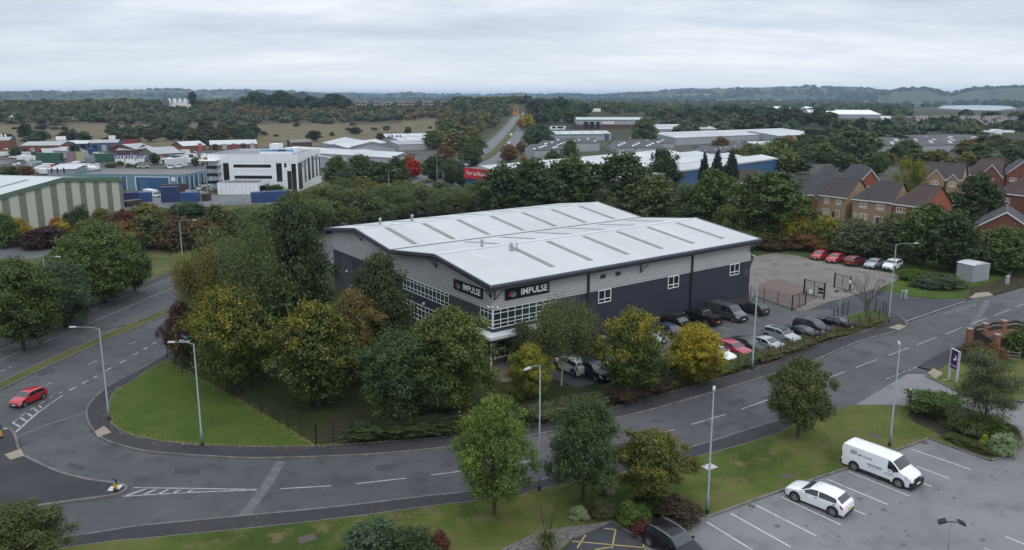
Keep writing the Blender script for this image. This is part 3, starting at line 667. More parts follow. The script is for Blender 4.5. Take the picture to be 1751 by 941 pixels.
    for y,z_ in ((15.3,3.6),(37.5,3.4)): MB().tube([(xi-.05,y,z_),(xi-.25,y,z_)],.16,10).build('wall_lamp',WHT,W)
    for X,y in ((5.4,35.6),(10.6,35.7),(7.0,11.9),(9.2,9.0),(9.7,8.6)):
        h=rz(y); g=MB(); r_=.16 if X!=9.7 else .07
        g.tube([(X,y,h-.05),(X,y,h+.75)],r_,10); g.tube([(X,y,h+.75),(X,y,h+.8),(X,y,h+1.0)],[r_*1.6,r_*1.6,r_*.6],10); g.tube([(X,y,h),(X,y,h+.1)],r_*1.8,10); g.build('roof_flue',STEEL,roof)
    MB().b2((xi-.05,35.5,.1),(xi-.005,39.5,5.2)).build('roller_door',mat('roller_dark',(.045,.048,.058)),W)
    return W
warehouse()
# ================================================================ other buildings
def M(n,c,**k): return mat(n,c,**k)
GREYR=layered('grey_sheet_roof',[(.33,.34,.35),((.4,.41,.42),.42,.66),((.25,.255,.26),.55,.75)],[.05,.2],rough=.6); WHITER=layered('pale_sheet_roof',[(.5,.52,.53),((.42,.435,.445),.42,.66),((.56,.58,.59),.55,.75)],[.04,.15],rough=.55)
SLATE=layered('asbestos_roof',[(.075,.075,.082),((.1,.098,.102),.42,.66),((.055,.055,.06),.55,.75)],[.06,.3],rough=.8); BROWNR=layered('brown_felt_roof',[(.2,.185,.18),((.15,.14,.135),.42,.66)],[.1],rough=.9)
REDB=brick('red_brick',(.23,.078,.052),(.185,.064,.044),(.14,.1,.085)); BUFFB=brick('buff_brick',(.4,.265,.16),(.33,.215,.13),(.28,.22,.16)); DARKB=brick('dark_brick',(.12,.06,.045),(.1,.05,.04),(.1,.08,.07)); ORB=brick('orange_red_brick',(.35,.1,.052),(.28,.082,.044),(.22,.14,.1))
GCL=ribbed('grey_cladding',(.33,.345,.36),(.24,.25,.26),.9,2,gap=.05); WCL=M('white_panel',(.76,.78,.8),rough=.4,var=.05,scale=.3); BCL=M('blue_cladding',(.035,.1,.22),rough=.5); TEAL=M('teal_cladding',(.13,.24,.3),rough=.5,var=.08); DBLUE=M('door_blue',(.03,.09,.19)); NBLU=M('unit_blue',(.05,.08,.16)); GRN_=M('green_fascia',(.085,.15,.095)); DGL=glass('dark_glazing',(.015,.018,.022)); REDW=M('red_wall',(.22,.05,.045)); SIGNR=M('sign_red',(.5,.02,.04),rough=.5); CREAM=M('cream_panel',(.44,.44,.37)); OLIVEP=M('olive_panel',(.16,.17,.135))
def unit(name,label,cat,a,b,h,depth,wall,roofm,roof='gable',axis='x',rise=1.2,feats=(),fascia=None,group=None,lower=None,rl=0,over=.2,eave=True):
    """shed: a,b = ground points of the wall that faces us; depth runs away from the camera. axis = ridge direction in local terms"""
    a=Vector(a); b=Vector(b); d=(b-a); d.z=0; W_=d.length; rz=math.atan2(d.y,d.x); o=empty(name,a,rz,label,cat,group); D=depth; g=MB()
    g.quad((0,0,-1),(W_,0,-1),(W_,0,h),(0,0,h)); g.quad((0,D,-1),(W_,D,-1),(W_,D,h),(0,D,h)); g.quad((0,0,-1),(0,D,-1),(0,D,h),(0,0,h)); g.quad((W_,0,-1),(W_,D,-1),(W_,D,h),(W_,0,h))
    if roof=='gable' and axis=='y': 
        for y in (0,D): g.quad((0,y,h),(W_,y,h),(W_/2,y,h+rise))
    if roof=='gable' and axis=='x':
        for X in (0,W_): g.quad((X,0,h),(X,D,h),(X,D/2,h+rise))
    g.build('wall',wall,o)
    if lower:
        q=MB(); e=.03
        q.quad((-e,-e,-1),(W_+e,-e,-1),(W_+e,-e,lower[1]),(-e,-e,lower[1])); q.quad((-e,-e,-1),(-e,D+e,-1),(-e,D+e,lower[1]),(-e,-e,lower[1])); q.quad((W_+e,-e,-1),(W_+e,D+e,-1),(W_+e,D+e,lower[1]),(W_+e,-e,lower[1])); q.build('lower_wall',lower[0],o)
    r=MB(); v=over
    def slab(p): r.quad(*p); r.quad(*[(x,y,z-.15) for x,y,z in p])
    if roof=='flat':
        r.b2((.25,.25,h-.5),(W_-.25,D-.25,h-.45)); 
        for lo,hi in (((0,0,h-.02),(W_,.25,h+.04)),((0,D-.25,h-.02),(W_,D,h+.04)),((0,.25,h-.02),(.25,D-.25,h+.04)),((W_-.25,.25,h-.02),(W_,D-.25,h+.04))): r.b2(lo,hi,mi=1)
        r.b2((.25,.26,h-.45),(W_-.25,.28,h-.02),mi=1); r.b2((.25,D-.28,h-.45),(W_-.25,D-.26,h-.02),mi=1)
        ro=r.build('roof',[roofm,fascia or wall],o)
    elif roof=='gable':
        if axis=='x':
            slab([(-v,-v,h),(W_+v,-v,h),(W_+v,D/2,h+rise),(-v,D/2,h+rise)]); slab([(-v,D/2,h+rise),(W_+v,D/2,h+rise),(W_+v,D+v,h),(-v,D+v,h)])
        else:
            slab([(-v,-v,h),(-v,D+v,h),(W_/2,D+v,h+rise),(W_/2,-v,h+rise)]); slab([(W_/2,-v,h+rise),(W_/2,D+v,h+rise),(W_+v,D+v,h),(W_+v,-v,h)])
        ro=r.build('roof',roofm,o)
    elif roof=='mono':
        slab([(-v,-v,h),(W_+v,-v,h),(W_+v,D+v,h+rise),(-v,D+v,h+rise)]); ro=r.build('roof',roofm,o)
    if fascia and roof!='flat':
        q=MB(); e=.06+v
        if roof=='gable' and axis=='y':
            q.quad((-e,-e,h-.9),(W_/2,-e,h+rise-.9),(W_/2,-e,h+rise+.08),(-e,-e,h+.08)); q.quad((W_/2,-e,h+rise-.9),(W_+e,-e,h-.9),(W_+e,-e,h+.08),(W_/2,-e,h+rise+.08)); q.quad((W_+e,-e,h-.9),(W_+e,D,h-.9),(W_+e,D,h+.08),(W_+e,-e,h+.08))
        else:
            q.quad((-e,-e,h-.55),(W_+e,-e,h-.55),(W_+e,-e,h+.1),(-e,-e,h+.1)); q.quad((-e,-e,h-.55),(-e,D/2,h+rise-.55),(-e,D/2,h+rise+.1),(-e,-e,h+.1)); q.quad((W_+e,-e,h-.55),(W_+e,D/2,h+rise-.55),(W_+e,D/2,h+rise+.1),(W_+e,-e,h+.1))
        q.build('fascia',fascia,o)
    if rl:
        for k in range(rl):
            f=(k+.5)/rl; q=MB(); e=.05; short=roofm is SLATE
            if short: f+=(((k*37+len(label)*11)%10)/10-.5)*.6/rl
            if roof=='gable' and axis=='x':
                for s in (0,1):
                    y0,y1=(D*.1,D*.42) if s==0 else (D*.58,D*.9)
                    if short: y0=D*(.08+.28*(((k*53+len(label)*7)%10)/10)); y1=y0+D*.07
                    if short and s: continue
                    zz=lambda y:h+rise*(1-abs(y-D/2)/(D/2)); q.quad((W_*f-.6,y0,zz(y0)+e),(W_*f+.6,y0,zz(y0)+e),(W_*f+.6,y1,zz(y1)+e),(W_*f-.6,y1,zz(y1)+e))
            elif roof=='gable':
                for s in (0,1):
                    x0,x1=(W_*.06,W_*.42) if s==0 else (W_*.58,W_*.94); zz=lambda x:h+rise*(1-abs(x-W_/2)/(W_/2)); q.quad((x0,D*f-.6,zz(x0)+e),(x1,D*f-.6,zz(x1)+e),(x1,D*f+.6,zz(x1)+e),(x0,D*f+.6,zz(x0)+e))
            else:
                zz=lambda y:h+rise*y/D; q.quad((W_*f-.6,D*.15,zz(D*.15)+e),(W_*f+.6,D*.15,zz(D*.15)+e),(W_*f+.6,D*.7,zz(D*.7)+e),(W_*f-.6,D*.7,zz(D*.7)+e))
            q.build('rooflight',rlm[0],ro)
    for ft in feats:
        nm,side,u0,u1,z0,z1,m=ft[:7]; t=.05; q=MB()
        if side=='f': q.b2((W_*u0,-t,z0),(W_*u1,-.004,z1))
        elif side=='r': q.b2((W_+.004,D*u0,z0),(W_+t,D*u1,z1))
        elif side=='l': q.b2((-t,D*u0,z0),(-.004,D*u1,z1))
        fo=q.build(nm,m,o)
        if len(ft)>7:
            for tx,tm,sc_,dx in ft[7]:
                tt=text_mesh(tx,1,tm,'lettering',parent=fo); w_=max(v_.co.x for v_ in tt.data.vertices)*2; s_=W_*(u1-u0)*sc_/w_
                face_frame(tt,(W_*(u0+u1)/2+dx*W_*(u1-u0),-t-.012,(z0+z1)/2),(1,0,0)); tt.scale=(s_,min(s_*1.6,(z1-z0)*1.1),1)
    o['_w']=W_; del o['_w']; return o
rlm=[WHT]
def H_(x,yt,p): return zat(x,yt,p.y)-p.z
def upx(name,label,cat,xa,ya,xb,yb,yt,depth,*a,**k):
    p=PT(xa,ya); q=PT(xb,yb); h=H_(xa,yt,p); q.z=p.z; return unit(name,label,cat,p,q,h,depth,*a,**k)
DKRL=M('rooflight_dark',(.2,.2,.2)); 
# --- striped shed (gable end towards us)
rlm[0]=DKRL
Rr=P(208,305,8.0); Ll=P(-16,338,8.0); Rr.z=Ll.z=-.05
STR=ribbed('striped_cladding',OLIVEP.node_tree and (.165,.175,.14),(.46,.46,.39),4.25,0,gap=.56,rough=.5)
unit('striped_shed','large shed with cream and olive striped end wall, green fascia and pale roof','warehouse',Ll,Rr,8.05,75,STR,WHITER,'gable','y',2.1,fascia=GRN_,rl=6)
# --- blue units
p,q=P(118,297,5.0),P(315,298.5,5.0); p.z=q.z=-.05
fe=[('window','f',.03,.12,.3,4.2,DBLUE),('roller_door','f',.58,.86,.2,4.1,DBLUE),('window','f',.455,.495,.1,4.2,DBLUE),('window','f',.94,.975,.1,4.2,DBLUE),('sign','f',.885,.92,3.0,4.2,WHT)]+[('trim','f',a,b_,z0,z1,WHT) for a,b_,z0,z1 in ((.575,.865,4.1,4.3),(.57,.578,.1,4.3),(.862,.868,.1,4.3),(.45,.456,.1,4.3),(.494,.5,.1,4.3),(.935,.94,.1,4.3),(.975,.98,.1,4.3))]+[('window','r',a,a+.09,.4,4.3,DBLUE) for a in (.06,.24,.42,.66,.8)]+[('trim','r',a+.1,a+.12,.3,4.4,WHT) for a in (.06,.24,.42,.66)]+[('roller_door','f',.33,.445,.1,2.9,TEAL),('roller_door','f',.51,.56,.1,3.4,TEAL)]
dq=(P(360,290,5.0)-P(315,298.5,5.0)).length
unit('blue_units','low pale blue industrial units with dark blue doors and grey-brown flat roof','industrial unit',p,q,5.0,dq,TEAL,BROWNR,'flat',feats=fe,fascia=M('grey_trim',(.3,.32,.33)))
# --- white office
def office():
    a,b_,c=P(354.5,263.8,11.1),P(508,264.2,11.1),P(553,254.8,11.1); z=-.05; a.z=b_.z=z; d=b_-a; W_=d.length; rz=math.atan2(d.y,d.x)
    GR=M('panel_joint',(.36,.37,.38)); ZZ=lambda yp:zat(430,yp,a.y+2)
    n_=Vector((-math.sin(rz),math.cos(rz),0)); D=max(14,(Vector((c.x,c.y,0))-Vector((b_.x,b_.y,0))).dot(n_))
    X=lambda xp:(xat(xp,300,a.y+(b_.y-a.y)*.5)-a.x)/W_
    fe=[]
    for x0,x1,y0,y1 in ((400,464.7,280,285.2),(400.7,465.4,298.8,304.2),(473.6,483.3,277.6,309),(487.7,491.5,277.6,285),(492,499.2,291,322),(499.8,507.6,278.5,325),(382,391.8,277.6,307)): fe.append(('window','f',X(x0),X(x1),ZZ(y1),ZZ(y0),DGL))
    for k,(u,w_,z0,z1) in enumerate(((.0,.16,.6,8.6),(.19,.03,6.8,8.8),(.26,.06,2.2,9.0),(.35,.025,7.6,9.0),(.41,.1,2.4,9.3),(.58,.09,2.6,9.6),(.7,.025,7.9,9.6),(.76,.07,2.6,9.6),(.86,.03,8,9.8),(.91,.07,2.4,8.6))): fe.append(('window','r',max(.005,u),u+w_,z0,z1,DGL))
    o=unit('office_block','three-storey white panelled office block with dark ribbon windows','office',a,b_,11.1,D,WCL,M('office_roof',(.2,.2,.21)),'flat',feats=fe,fascia=M('office_coping',(.6,.62,.64)))
    j=MB()
    for z_ in (9.0,6.3,3.4): j.b2((-.02,-.012,z_-.03),(W_+.02,-.003,z_+.03)); j.b2((W_+.003,0,z_-.03),(W_+.012,D,z_+.03))
    for k in range(1,22): j.b2((W_*k/22-.03,-.014,9.05),(W_*k/22+.03,-.004,11.0)); 
    for k in (1,2,3,4,9,17,18,20): j.b2((W_*k/22-.03,-.014,.1),(W_*k/22+.03,-.004,8.95))
    for k in range(1,10): j.b2((W_+.004,D*k/10-.03,9.05),(W_+.014,D*k/10+.03,11.0))
    j.build('panel_joints',GR,o)
    for xc,wd,y,h0,h1,m in ((W_*.58,W_*.11,D*.55,10.6,13.4,WCL),(W_*.78,W_*.15,D*.5,10.6,12.2,WCL)): MB().b2((xc-wd/2,y,h0),(xc+wd/2,y+4,h1)).build('plant_room',m,o)
    for xc in (.6,.78,.72): MB().b2((W_*xc-2.2,D*.25,10.65),(W_*xc+2.2,D*.25+2,12.0)).build('blue_tank',M('tank_blue',(.12,.3,.5)),o)
    MB().tube([(W_*.85,D*.3,10.6),(W_*.85,D*.3,15.5)],.08,5).build('mast',STEEL,o); MB().b2((W_*.55,D*.1,10.66),(W_*.9,D*.18,11.6)).build('air_unit',WCL,o)
    st=MB()
    for k in range(4): st.b2((.2,-2.6,1.2+2.2*k),(W_*.15,-.02,1.38+2.2*k)); 
    st.b2((.2,-2.7,0),(.5,-2.4,9)); st.build('stair_landings',M('stair_grey',(.28,.3,.32)),o)
    for k in range(3): MB().b2((.3,-2.62,2.6+2.2*k),(W_*.14,-2.58,3.5+2.2*k)).build('balustrade',DGL,o)
    MB().b2((-1.6,-3.2,9.3),(W_*.13,.0,9.5)).build('entrance_canopy',WCL,o)
    # low annexe
    a2,b2_=P(371,313,3.5),P(441,313.3,3.5); c2=P(467,305,3.5); a2.z=b2_.z=-.05; D2=max(8,(c2-b2_).length*.8)
    o2=unit('office_annexe','single-storey white annexe with rooftop air units below the office block','annexe',a2,b2_,3.5,D2,WCL,M('annexe_roof',(.16,.16,.165)),'flat',feats=[('window','r',.1,.9,.9,2.5,DGL)],fascia=M('office_coping',(.6,.62,.64)))
    W2=(b2_-a2).length; jm=MB()
    for k in range(1,10): jm.b2((W2*k/10-.03,-.014,.05),(W2*k/10+.03,-.004,3.45))
    jm.build('panel_joints',GR,o2)
    for k in range(7): MB().box((W2*(.3+.1*k),D2*.4,3.5),(1.1,1.2,.9)).build('air_unit',M('air_unit_grey',(.3,.3,.29)),o2)
office()
# --- factory with the red sign
def factory():
    L_,B_,R_=Vector((-13,218,0)),Vector((21.8,183,0)),Vector((88,251,0)); L_=P(796,287,8); R_=P(1332,271,8); L_.z=R_.z=0; d=Vector((.697,.717,0)).normalized(); aa=(R_-L_).dot(d); B_=R_-d*aa; bb=(L_-B_).length
    o=empty('blue_factory',(B_.x,B_.y,-.05),math.atan2(d.y,d.x),'huge blue-walled factory with pale roof behind the trees','factory'); w_=MB(); h=8.0
    for p0,p1 in (((0,0),(aa,0)),((aa,0),(aa,bb)),((aa,bb),(0,bb)),((0,bb),(0,0))): w_.quad((*p0,-1),(*p1,-1),(*p1,h),(*p0,h))
    w_.build('wall',BCL,o); r=MB(); n=4; rs=1.0
    for k in range(n):
        y0,y1=bb*k/n,bb*(k+1)/n; ym=(y0+y1)/2; r.quad((-.2,y0,h),(aa+.2,y0,h),(aa+.2,ym,h+rs),(-.2,ym,h+rs)); r.quad((-.2,ym,h+rs),(aa+.2,ym,h+rs),(aa+.2,y1,h),(-.2,y1,h))
        for X in (0,aa): r.quad((X,y0,h),(X,y1,h),(X,ym,h+rs))
    ro=r.build('roof',WHITER,o); g=MB()
    for k in range(1,n): g.box((aa/2,bb*k/n,h+.1),(aa,.7,.1))
    for k in range(1,5): 
        for q in range(n):
            pass
    g.b2((-.3,-.35,h-.3),(aa+.3,-.05,h+.15)); g.b2((-.35,0,h-.3),(-.05,bb,h+.15)); g.b2((aa+.05,0,h-.3),(aa+.35,bb,h+.15)); g.build('gutter',M('gutter_grey',(.3,.31,.32)),ro)
    sg=MB().b2((-.5,bb*.74,h-2.9),(-.36,bb+.05,h+.1)).build('sign',SIGNR,o); MB().b2((-.5,bb+.05,h-2.9),(6,bb+.2,h+.1)).build('sign',SIGNR,o)
    t=text_mesh('For surfaces that',1.35,WTX,'lettering',parent=sg); wd=max(v.co.x for v in t.data.vertices)*2; s_=bb*.22/wd; face_frame(t,(-.52,bb*.87,h-1.3),(0,-1,0)); t.scale=(s_,s_*1.15,1)
factory()
tt=PT(795,308); o=empty('totem_sign',tt,0,'tall dark sign board standing left of the red factory sign','sign'); hh=H_(795,275,tt); MB().box((0,0,hh*.62),(3.6,.3,hh*.72)).build('panel',M('totem_dark',(.03,.035,.06)),o)
for X in (-1.7,1.7): MB().box((X,.25,hh/2),(.2,.2,hh)).build('post',HEADM if 'HEADM' in globals() else WHT,o)
MB().box((0,-.17,hh*.8),(2.2,.02,.8)).build('panel_band',M('totem_pale',(.4,.42,.5)),o)
# --- parcel depot and grey sheds
rlm[0]=M('rooflight_grey',(.3,.31,.32))
GG='grey sheds of the parcel depot'
upx('depot_shed','grey depot shed with wide low gable, nearest the white office','warehouse',549,266,594,267,252.5,46,GCL,WHITER,'gable','y',1.8,fascia=M('fascia_grey',(.2,.21,.22)))
upx('depot_shed','grey depot shed with wide low gable and dark eaves, right of the parcel sign','warehouse',594,266,677,263,253,48,GCL,WHITER,'gable','y',2.6,fascia=M('fascia_grey',(.2,.21,.22)))
upx('depot_office','low grey depot block carrying the white parcel sign','warehouse',552,272,640,270,261,10,GCL,GREYR,'flat',fascia=M('fascia_grey',(.2,.21,.22)))
def fedex():
    p=PT(581,277); h=zat(581,258,p.y); o=empty('depot_tower',p,-.02,'white square block with purple and orange lettering at the depot','sign'); W_=xat(592.5,270,p.y)-xat(569,270,p.y); pan=MB().box((0,0,h/2),(W_,4,h)).build('block',WCL,o)
    z0=zat(581,268,p.y); z1=zat(581,258.4,p.y)
    for tx,m,x in (('Fed',M('letter_purple',(.1,.02,.2)),-.2),('Ex',M('letter_orange',(.55,.12,.05)),.2)):
        t=text_mesh(tx,1,m,'lettering',parent=pan); w_=max(v.co.x for v in t.data.vertices)*2; s_=W_*(.42 if tx=='Fed' else .3)/w_; face_frame(t,(W_*x+(0 if tx=='Fed' else .1),-2.03,(z0+z1)/2),(1,0,0)); t.scale=(s_,s_,1)
fedex()
upx('grey_shed','grey shed with long plain roof behind the dark trees','warehouse',590,293,686,282,276,40,GCL,GREYR,'gable','x',2.2)
upx('grey_shed','grey gabled shed with blue trim facing the junction','warehouse',671,298,713,293,270,62,GCL,WHITER,'gable','y',1.6,feats=[('window','f',.2,.75,2.4,4.4,DGL),('trim','f',0,1,6.2,6.6,M('trim_blue',(.05,.09,.18)))])
upx('grey_shed','long low grey shed at the field edge with several windows','warehouse',661,241,795,238,234.5,26,GCL,WHITER,'gable','x',1.4,rl=5,feats=[('window','f',u,u+.02,2,3.5,DGL) for u in (.02,.06,.12,.16)])
upx('grey_shed','long low grey shed in front of the one at the field edge','warehouse',686,249,790,245,241,26,GCL,WHITER,'gable','x',1.4,rl=4)
upx('grey_shed','pale roofed grey shed just left of the hill road','warehouse',682,258,778,254,247.5,24,GCL,GREYR,'gable','x',1.5,rl=4)
upx('brick_store','small brown brick store behind the white office roof','industrial unit',498,253,534,252,244,14,DARKB,BROWNR,'gable','x',1.5)
# --- right of the hill road
def kmf():
    p,q=PT(986,221),PT(1105,220); h=H_(986,205,p); q.z=p.z
    unit('brick_warehouse','grey and brick warehouse with red lettering at the foot of the wooded hill','warehouse',p,q,h,46,GCL,M('kmf_roof',(.42,.46,.46)),'gable','x',1.5,lower=(DARKB,h*.5),fascia=M('kmf_green',(.1,.2,.18)),feats=[('loading_door','f',.1,.17,.2,h*.78,DGL),('loading_door','f',.19,.25,.2,h*.78,DGL),('loading_door','f',.28,.33,.2,h*.78,DGL),('sign','f',.375,.53,h*.56,h*.84,WTX,(('KMF',M('letter_red',(.55,.03,.06)),.85,0),)),])
kmf()
upx('grey_shed','grey shed with green-white roof below the red-lettered warehouse','warehouse',950,241,1045,240,230,24,GCL,WHITER,'gable','x',1.6,feats=[('loading_door','f',.88,.96,.1,4.5,DBLUE)],fascia=M('kmf_green',(.1,.2,.18)),rl=5)
upx('white_cabin','small white flat-roofed building above the grey shed','cabin',940,222,966,222,217,12,WCL,WHITER,'flat',feats=[('window','f',.15,.4,1,2.6,DGL),('window','f',.5,.9,1,2.6,DGL)])
upx('pale_building','pale distant building among the trees on the hill','building',1011,191,1027,191,186,14,WCL,WHITER,'flat')
rlm[0]=WHT
for k,(x0,x1,yb,yt,lb) in enumerate(((914,960,275,257,'left bay of the grey saw-tooth workshops'),(934,985,267,250,'middle bay of the grey saw-tooth workshops'),(955,1025,260,245,'right bay of the grey saw-tooth workshops'))):
    upx('workshop',lb,'industrial unit',x0,yb,x1,yb-1,yt,16,GCL,SLATE,'gable','x',2.2,rl=6,group='grey workshops')
upx('workshop','dark roofed workshop with dotted rooflights left of the long sheds','industrial unit',1057,262,1135,261,253,20,GCL,SLATE,'gable','x',3.0,rl=10); upx('workshop','second dark roofed workshop with a white gable','industrial unit',1100,256,1152,254,246,20,GCL,SLATE,'gable','x',2.0,rl=6)
rlm[0]=M('rooflight_grey',(.3,.31,.32))
upx('long_shed','pale shed with hipped roof end behind the long sheds','warehouse',1123,228,1226,226,221,60,GCL,WHITER,'gable','x',2.5,rl=14)
upx('long_shed','very long pale grey shed in the middle distance','warehouse',1155,249,1380,236,236,40,GCL,WHITER,'gable','x',2.2,rl=22)
upx('long_shed','pale shed adjoining the right end of the very long one','warehouse',1330,243,1402,238,232.5,40,GCL,WHITER,'gable','x',2.0)
for k,(x0,x1,yb,yt,lb,rm) in enumerate(((1205,1260,268,260,'dark grey roofed unit by the orange tree',SLATE),(1255,1315,266,258,'dark grey roofed unit with white dots',SLATE),(1290,1330,258,251,'white roofed unit behind the orange tree',WHITER),(1245,1300,256,249,'small grey roofed unit below the long shed',SLATE),(1310,1345,262,254,'pale unit at the end of the grey roofs',WHITER))):
    upx('small_unit',lb,'industrial unit',x0,yb,x1,yb-.5,yt,18,GCL,rm,'gable','x',2.2,rl=4)
upx('white_shed','white roofed shed with dark blue wall beyond the saw-tooth factory','warehouse',1456,237,1520,236,231.5,30,NBLU,WHITER,'gable','x',1.5,rl=7)
# saw-tooth factory
rlm[0]=WHT
upx('sawtooth_factory','widest dark roof of the saw-tooth factory with scattered white rooflights','factory',1500,262,1660,258,250,40,GCL,SLATE,'gable','x',3.2,rl=16)
upx('sawtooth_factory','rear dark roof of the saw-tooth factory reaching right','factory',1520,252,1700,248,244,40,GCL,SLATE,'gable','x',3.0,rl=14)
upx('sawtooth_factory','left dark roof of the saw-tooth factory with white gable edges','factory',1476,255,1545,253,245,44,WCL,SLATE,'gable','x',3.0,rl=6); upx('white_annexe','white low annexe at the left end of the saw-tooth factory','annexe',1478,262,1503,261.5,253,9,NBLU,WHITER,'mono','x',1.2)
# --- estate on the far left
def cont(x0,y0,x1,y1,m,label,group=None,h=2.6,name='shipping_container',d=2.44,cat='container',z=None):
    p=PT(x0,y0); q=PT(x1,y1); 
    dv=q-p; dv.z=0; L_=dv.length; o=empty(name,p,math.atan2(dv.y,dv.x),label,cat,group); MB().b2((0,0,.1),(L_,d,h)).build('box',m,o); b=MB()
    for k in range(int(L_/.6)): b.b2((.25+k*.6,-.06,.25),(.5+k*.6,-.003,h-.15))
    b.build('corrugation',m,o); MB().b2((-.05,-.05,h),(L_+.05,d+.05,h+.08)).build('top_rail',m,o); return o
CB=M('container_blue',(.022,.06,.18),var=.2); CN=M('container_navy',(.02,.03,.11),var=.2); CT=M('container_teal',(.04,.13,.27)); CG=M('container_green',(.03,.1,.07)); CR=M('container_red',(.25,.03,.035)); CYEL=M('container_cream',(.36,.36,.22)); CW=M('container_white',(.6,.62,.63)); CBR=M('container_brown',(.045,.028,.026)); CGY=M('container_grey',(.2,.22,.25)); CPK=M('container_mauve',(.25,.16,.2))
cont(211,347,236,346,CN,'first navy container behind the striped shed'); cont(237,347,260,346,CB,'blue container left of a tree below the blue units'); cont(276,348,306,347,CN,'tall navy container stack with a pale top',h=4.2); cont(307,347,338,346.5,CB,'bright blue container right of the navy stack')
cont(240,327,272,326,CT,'teal container in front of the big blue door',h=3.2); cont(280,332,322,330,CBR,'dark brown container block in front of the blue units',h=2.6); cont(432,349,497,345,CB,'long blue trailer box below the white annexe',h=2.9); cont(218,356,245,352,CBR,'dark flatbed load at the corner of the striped shed',h=1.6)
cont(62,280,104,280,CG,'long green container with white mark in the estate',h=4.4); cont(163,277,199,276,CG,'second green container beside the cabins',h=3.4); cont(115,280,130,280,CPK,'mauve container between the green and cream ones',h=4.8); cont(131,280,147,279.5,CYEL,'cream container in the estate',h=4.8); cont(150,282,163,281,CGY,'grey container by the cream one',h=3); cont(214,251,236,250,CR,'red container on top of the brown units',h=3.6)
cont(293,287,322,284,CW,'white trailer with blurred lettering beside the yellow tree',h=3.4); cont(345,345,356,345,CBR,'rusty skip left of the grey fence',h=2); cont(320,343,345,342,CGY,'grey container by the rusty skip',h=2); cont(155,263,166,262,CB,'small blue container by the green one',h=2.4)
for k,(x,yb,yt,wd) in enumerate(((205,277,266.5,17),(223,277,266.5,17),(240,277,267,14))):
    p=PT(x-wd/2,yb); q=PT(x+wd/2,yb-.2); q.z=p.z; unit('site_cabin',('white site cabin with blue frame, first of the row of three','white site cabin with blue frame in the middle of the row of three','white site cabin at the end of the row of three')[k],'cabin',p,q,H_(x,yt,p),3,WCL,GREYR,'flat',feats=[('window','f',u,u+.14,1.4,2.6,DGL) for u in (.1,.4,.7)]+[('frame_post','f',u,u+.03,0,3.6,M('frame_violet',(.08,.06,.25))) for u in (.0,.3,.62,.97)],fascia=M('frame_violet',(.08,.06,.25)))
BR_=lambda n:[('roller_door','f',(k+.25)/n,(k+.75)/n,.1,3.2,(DGL,GCL,REDW)[k%3]) for k in range(n)]
upx('brick_unit','blue-topped brick unit at the left frame edge','industrial unit',-30,258,17,257,241,16,NBLU,GREYR,'gable','x',1.5,lower=(REDB,5),feats=[('window','f',.72,.8,6.5,8.5,WCL),('window','f',.86,.94,6.5,8.5,WCL)])
upx('brick_unit','long dark-clad brick unit with roller doors in the estate','industrial unit',36,264,104,263,249.5,22,M('dark_clad',(.08,.085,.1)),GREYR,'gable','x',1.5,lower=(REDB,4.2),feats=BR_(5))
upx('brick_unit','dark blue unit with a white sign in the middle of the estate','industrial unit',92,258,150,257,246.5,20,NBLU,WHITER,'gable','x',1.2,feats=BR_(4)+[('sign','f',.1,.4,5.5,7.5,WCL)])
upx('brick_unit','blue unit with brick doors beside the tree belt','industrial unit',155,259,202,258,245,20,NBLU,GREYR,'gable','x',1.2,feats=BR_(3)+[('sign','f',.7,.95,6,8,WCL)])
upx('low_shed','low grey-roofed shed among the parked vans','shed',75,270,125,268,262,18,DARKB,GREYR,'gable','x',1.6); upx('low_shed','pale roofed shed left of the blue tree-side unit','shed',126,272,152,270,259,14,GCL,GREYR,'gable','y',1.6)
upx('brown_unit','brown unit with grey roof, left half','industrial unit',200,267,232,267,257,16,DARKB,GREYR,'gable','x',2.2); upx('brown_unit','brown unit with grey roof, right half turned aside','industrial unit',233,267,264,264,255.5,16,DARKB,GREYR,'gable','x',2.2)
upx('green_shed','olive shed with pale roof beside the parked vans','shed',266,274,312,271,264,16,M('olive_clad',(.13,.14,.11)),GREYR,'gable','x',2.6)
upx('brick_row','long low red brick unit row with pale roof, left part','industrial unit',314,260,352,258,250,14,REDB,WHITER,'gable','x',2.0,feats=[('roller_door','f',.65,.85,.1,4,M('door_pink',(.35,.08,.09)))]); upx('brick_row','long low red brick unit row with pale roof, behind the white office','industrial unit',360,257,440,255,248,14,REDB,WHITER,'gable','x',2.0,feats=BR_(5))
upx('grey_box','grey box building with three slit windows above the striped shed','industrial unit',82,304,130,303,290,14,M('box_grey',(.23,.26,.29)),WHITER,'mono','x',.8,feats=[('window','f',u,u+.05,1.4,3.4,DGL) for u in (.14,.34,.57)])
# parked estate vehicles: simple small bodies with a cabin and wheels
def small_vehicle(x,y,kind,m,label,group):
    p=PT(x,y); p.z+=.05; o=empty('estate_van' if kind=='van' else 'estate_car',p,(x*.37)%3.1,label,'van' if kind=='van' else 'car',group)
    L_,W_,h=(5.2,1.95,2.1) if kind=='van' else (4.3,1.8,1.0); MB().box((0,0,.35+(h-.35)/2),(L_,W_,h-.35),top=(.96,.94)).build('body',m,o)
    if kind!='van': MB().box((-.2,0,1.2),(2.5,1.6,.5),top=(.7,.85)).build('cabin',CGL_,o)
    else: MB().box((L_*.36,0,1.6),(1.0,1.9,.5),top=(.8,.95)).build('cab_glass',CGL_,o)
    for sx in (-1,1):
        for sy in (-1,1): MB().tube([(sx*L_*.3,sy*W_*.5-.1,.33),(sx*L_*.3,sy*W_*.5+.1,.33)],.33,10).build('wheel',BLK,o)
CGL_=glass('van_glass',(.02,.025,.03)); vr=random.Random(4)
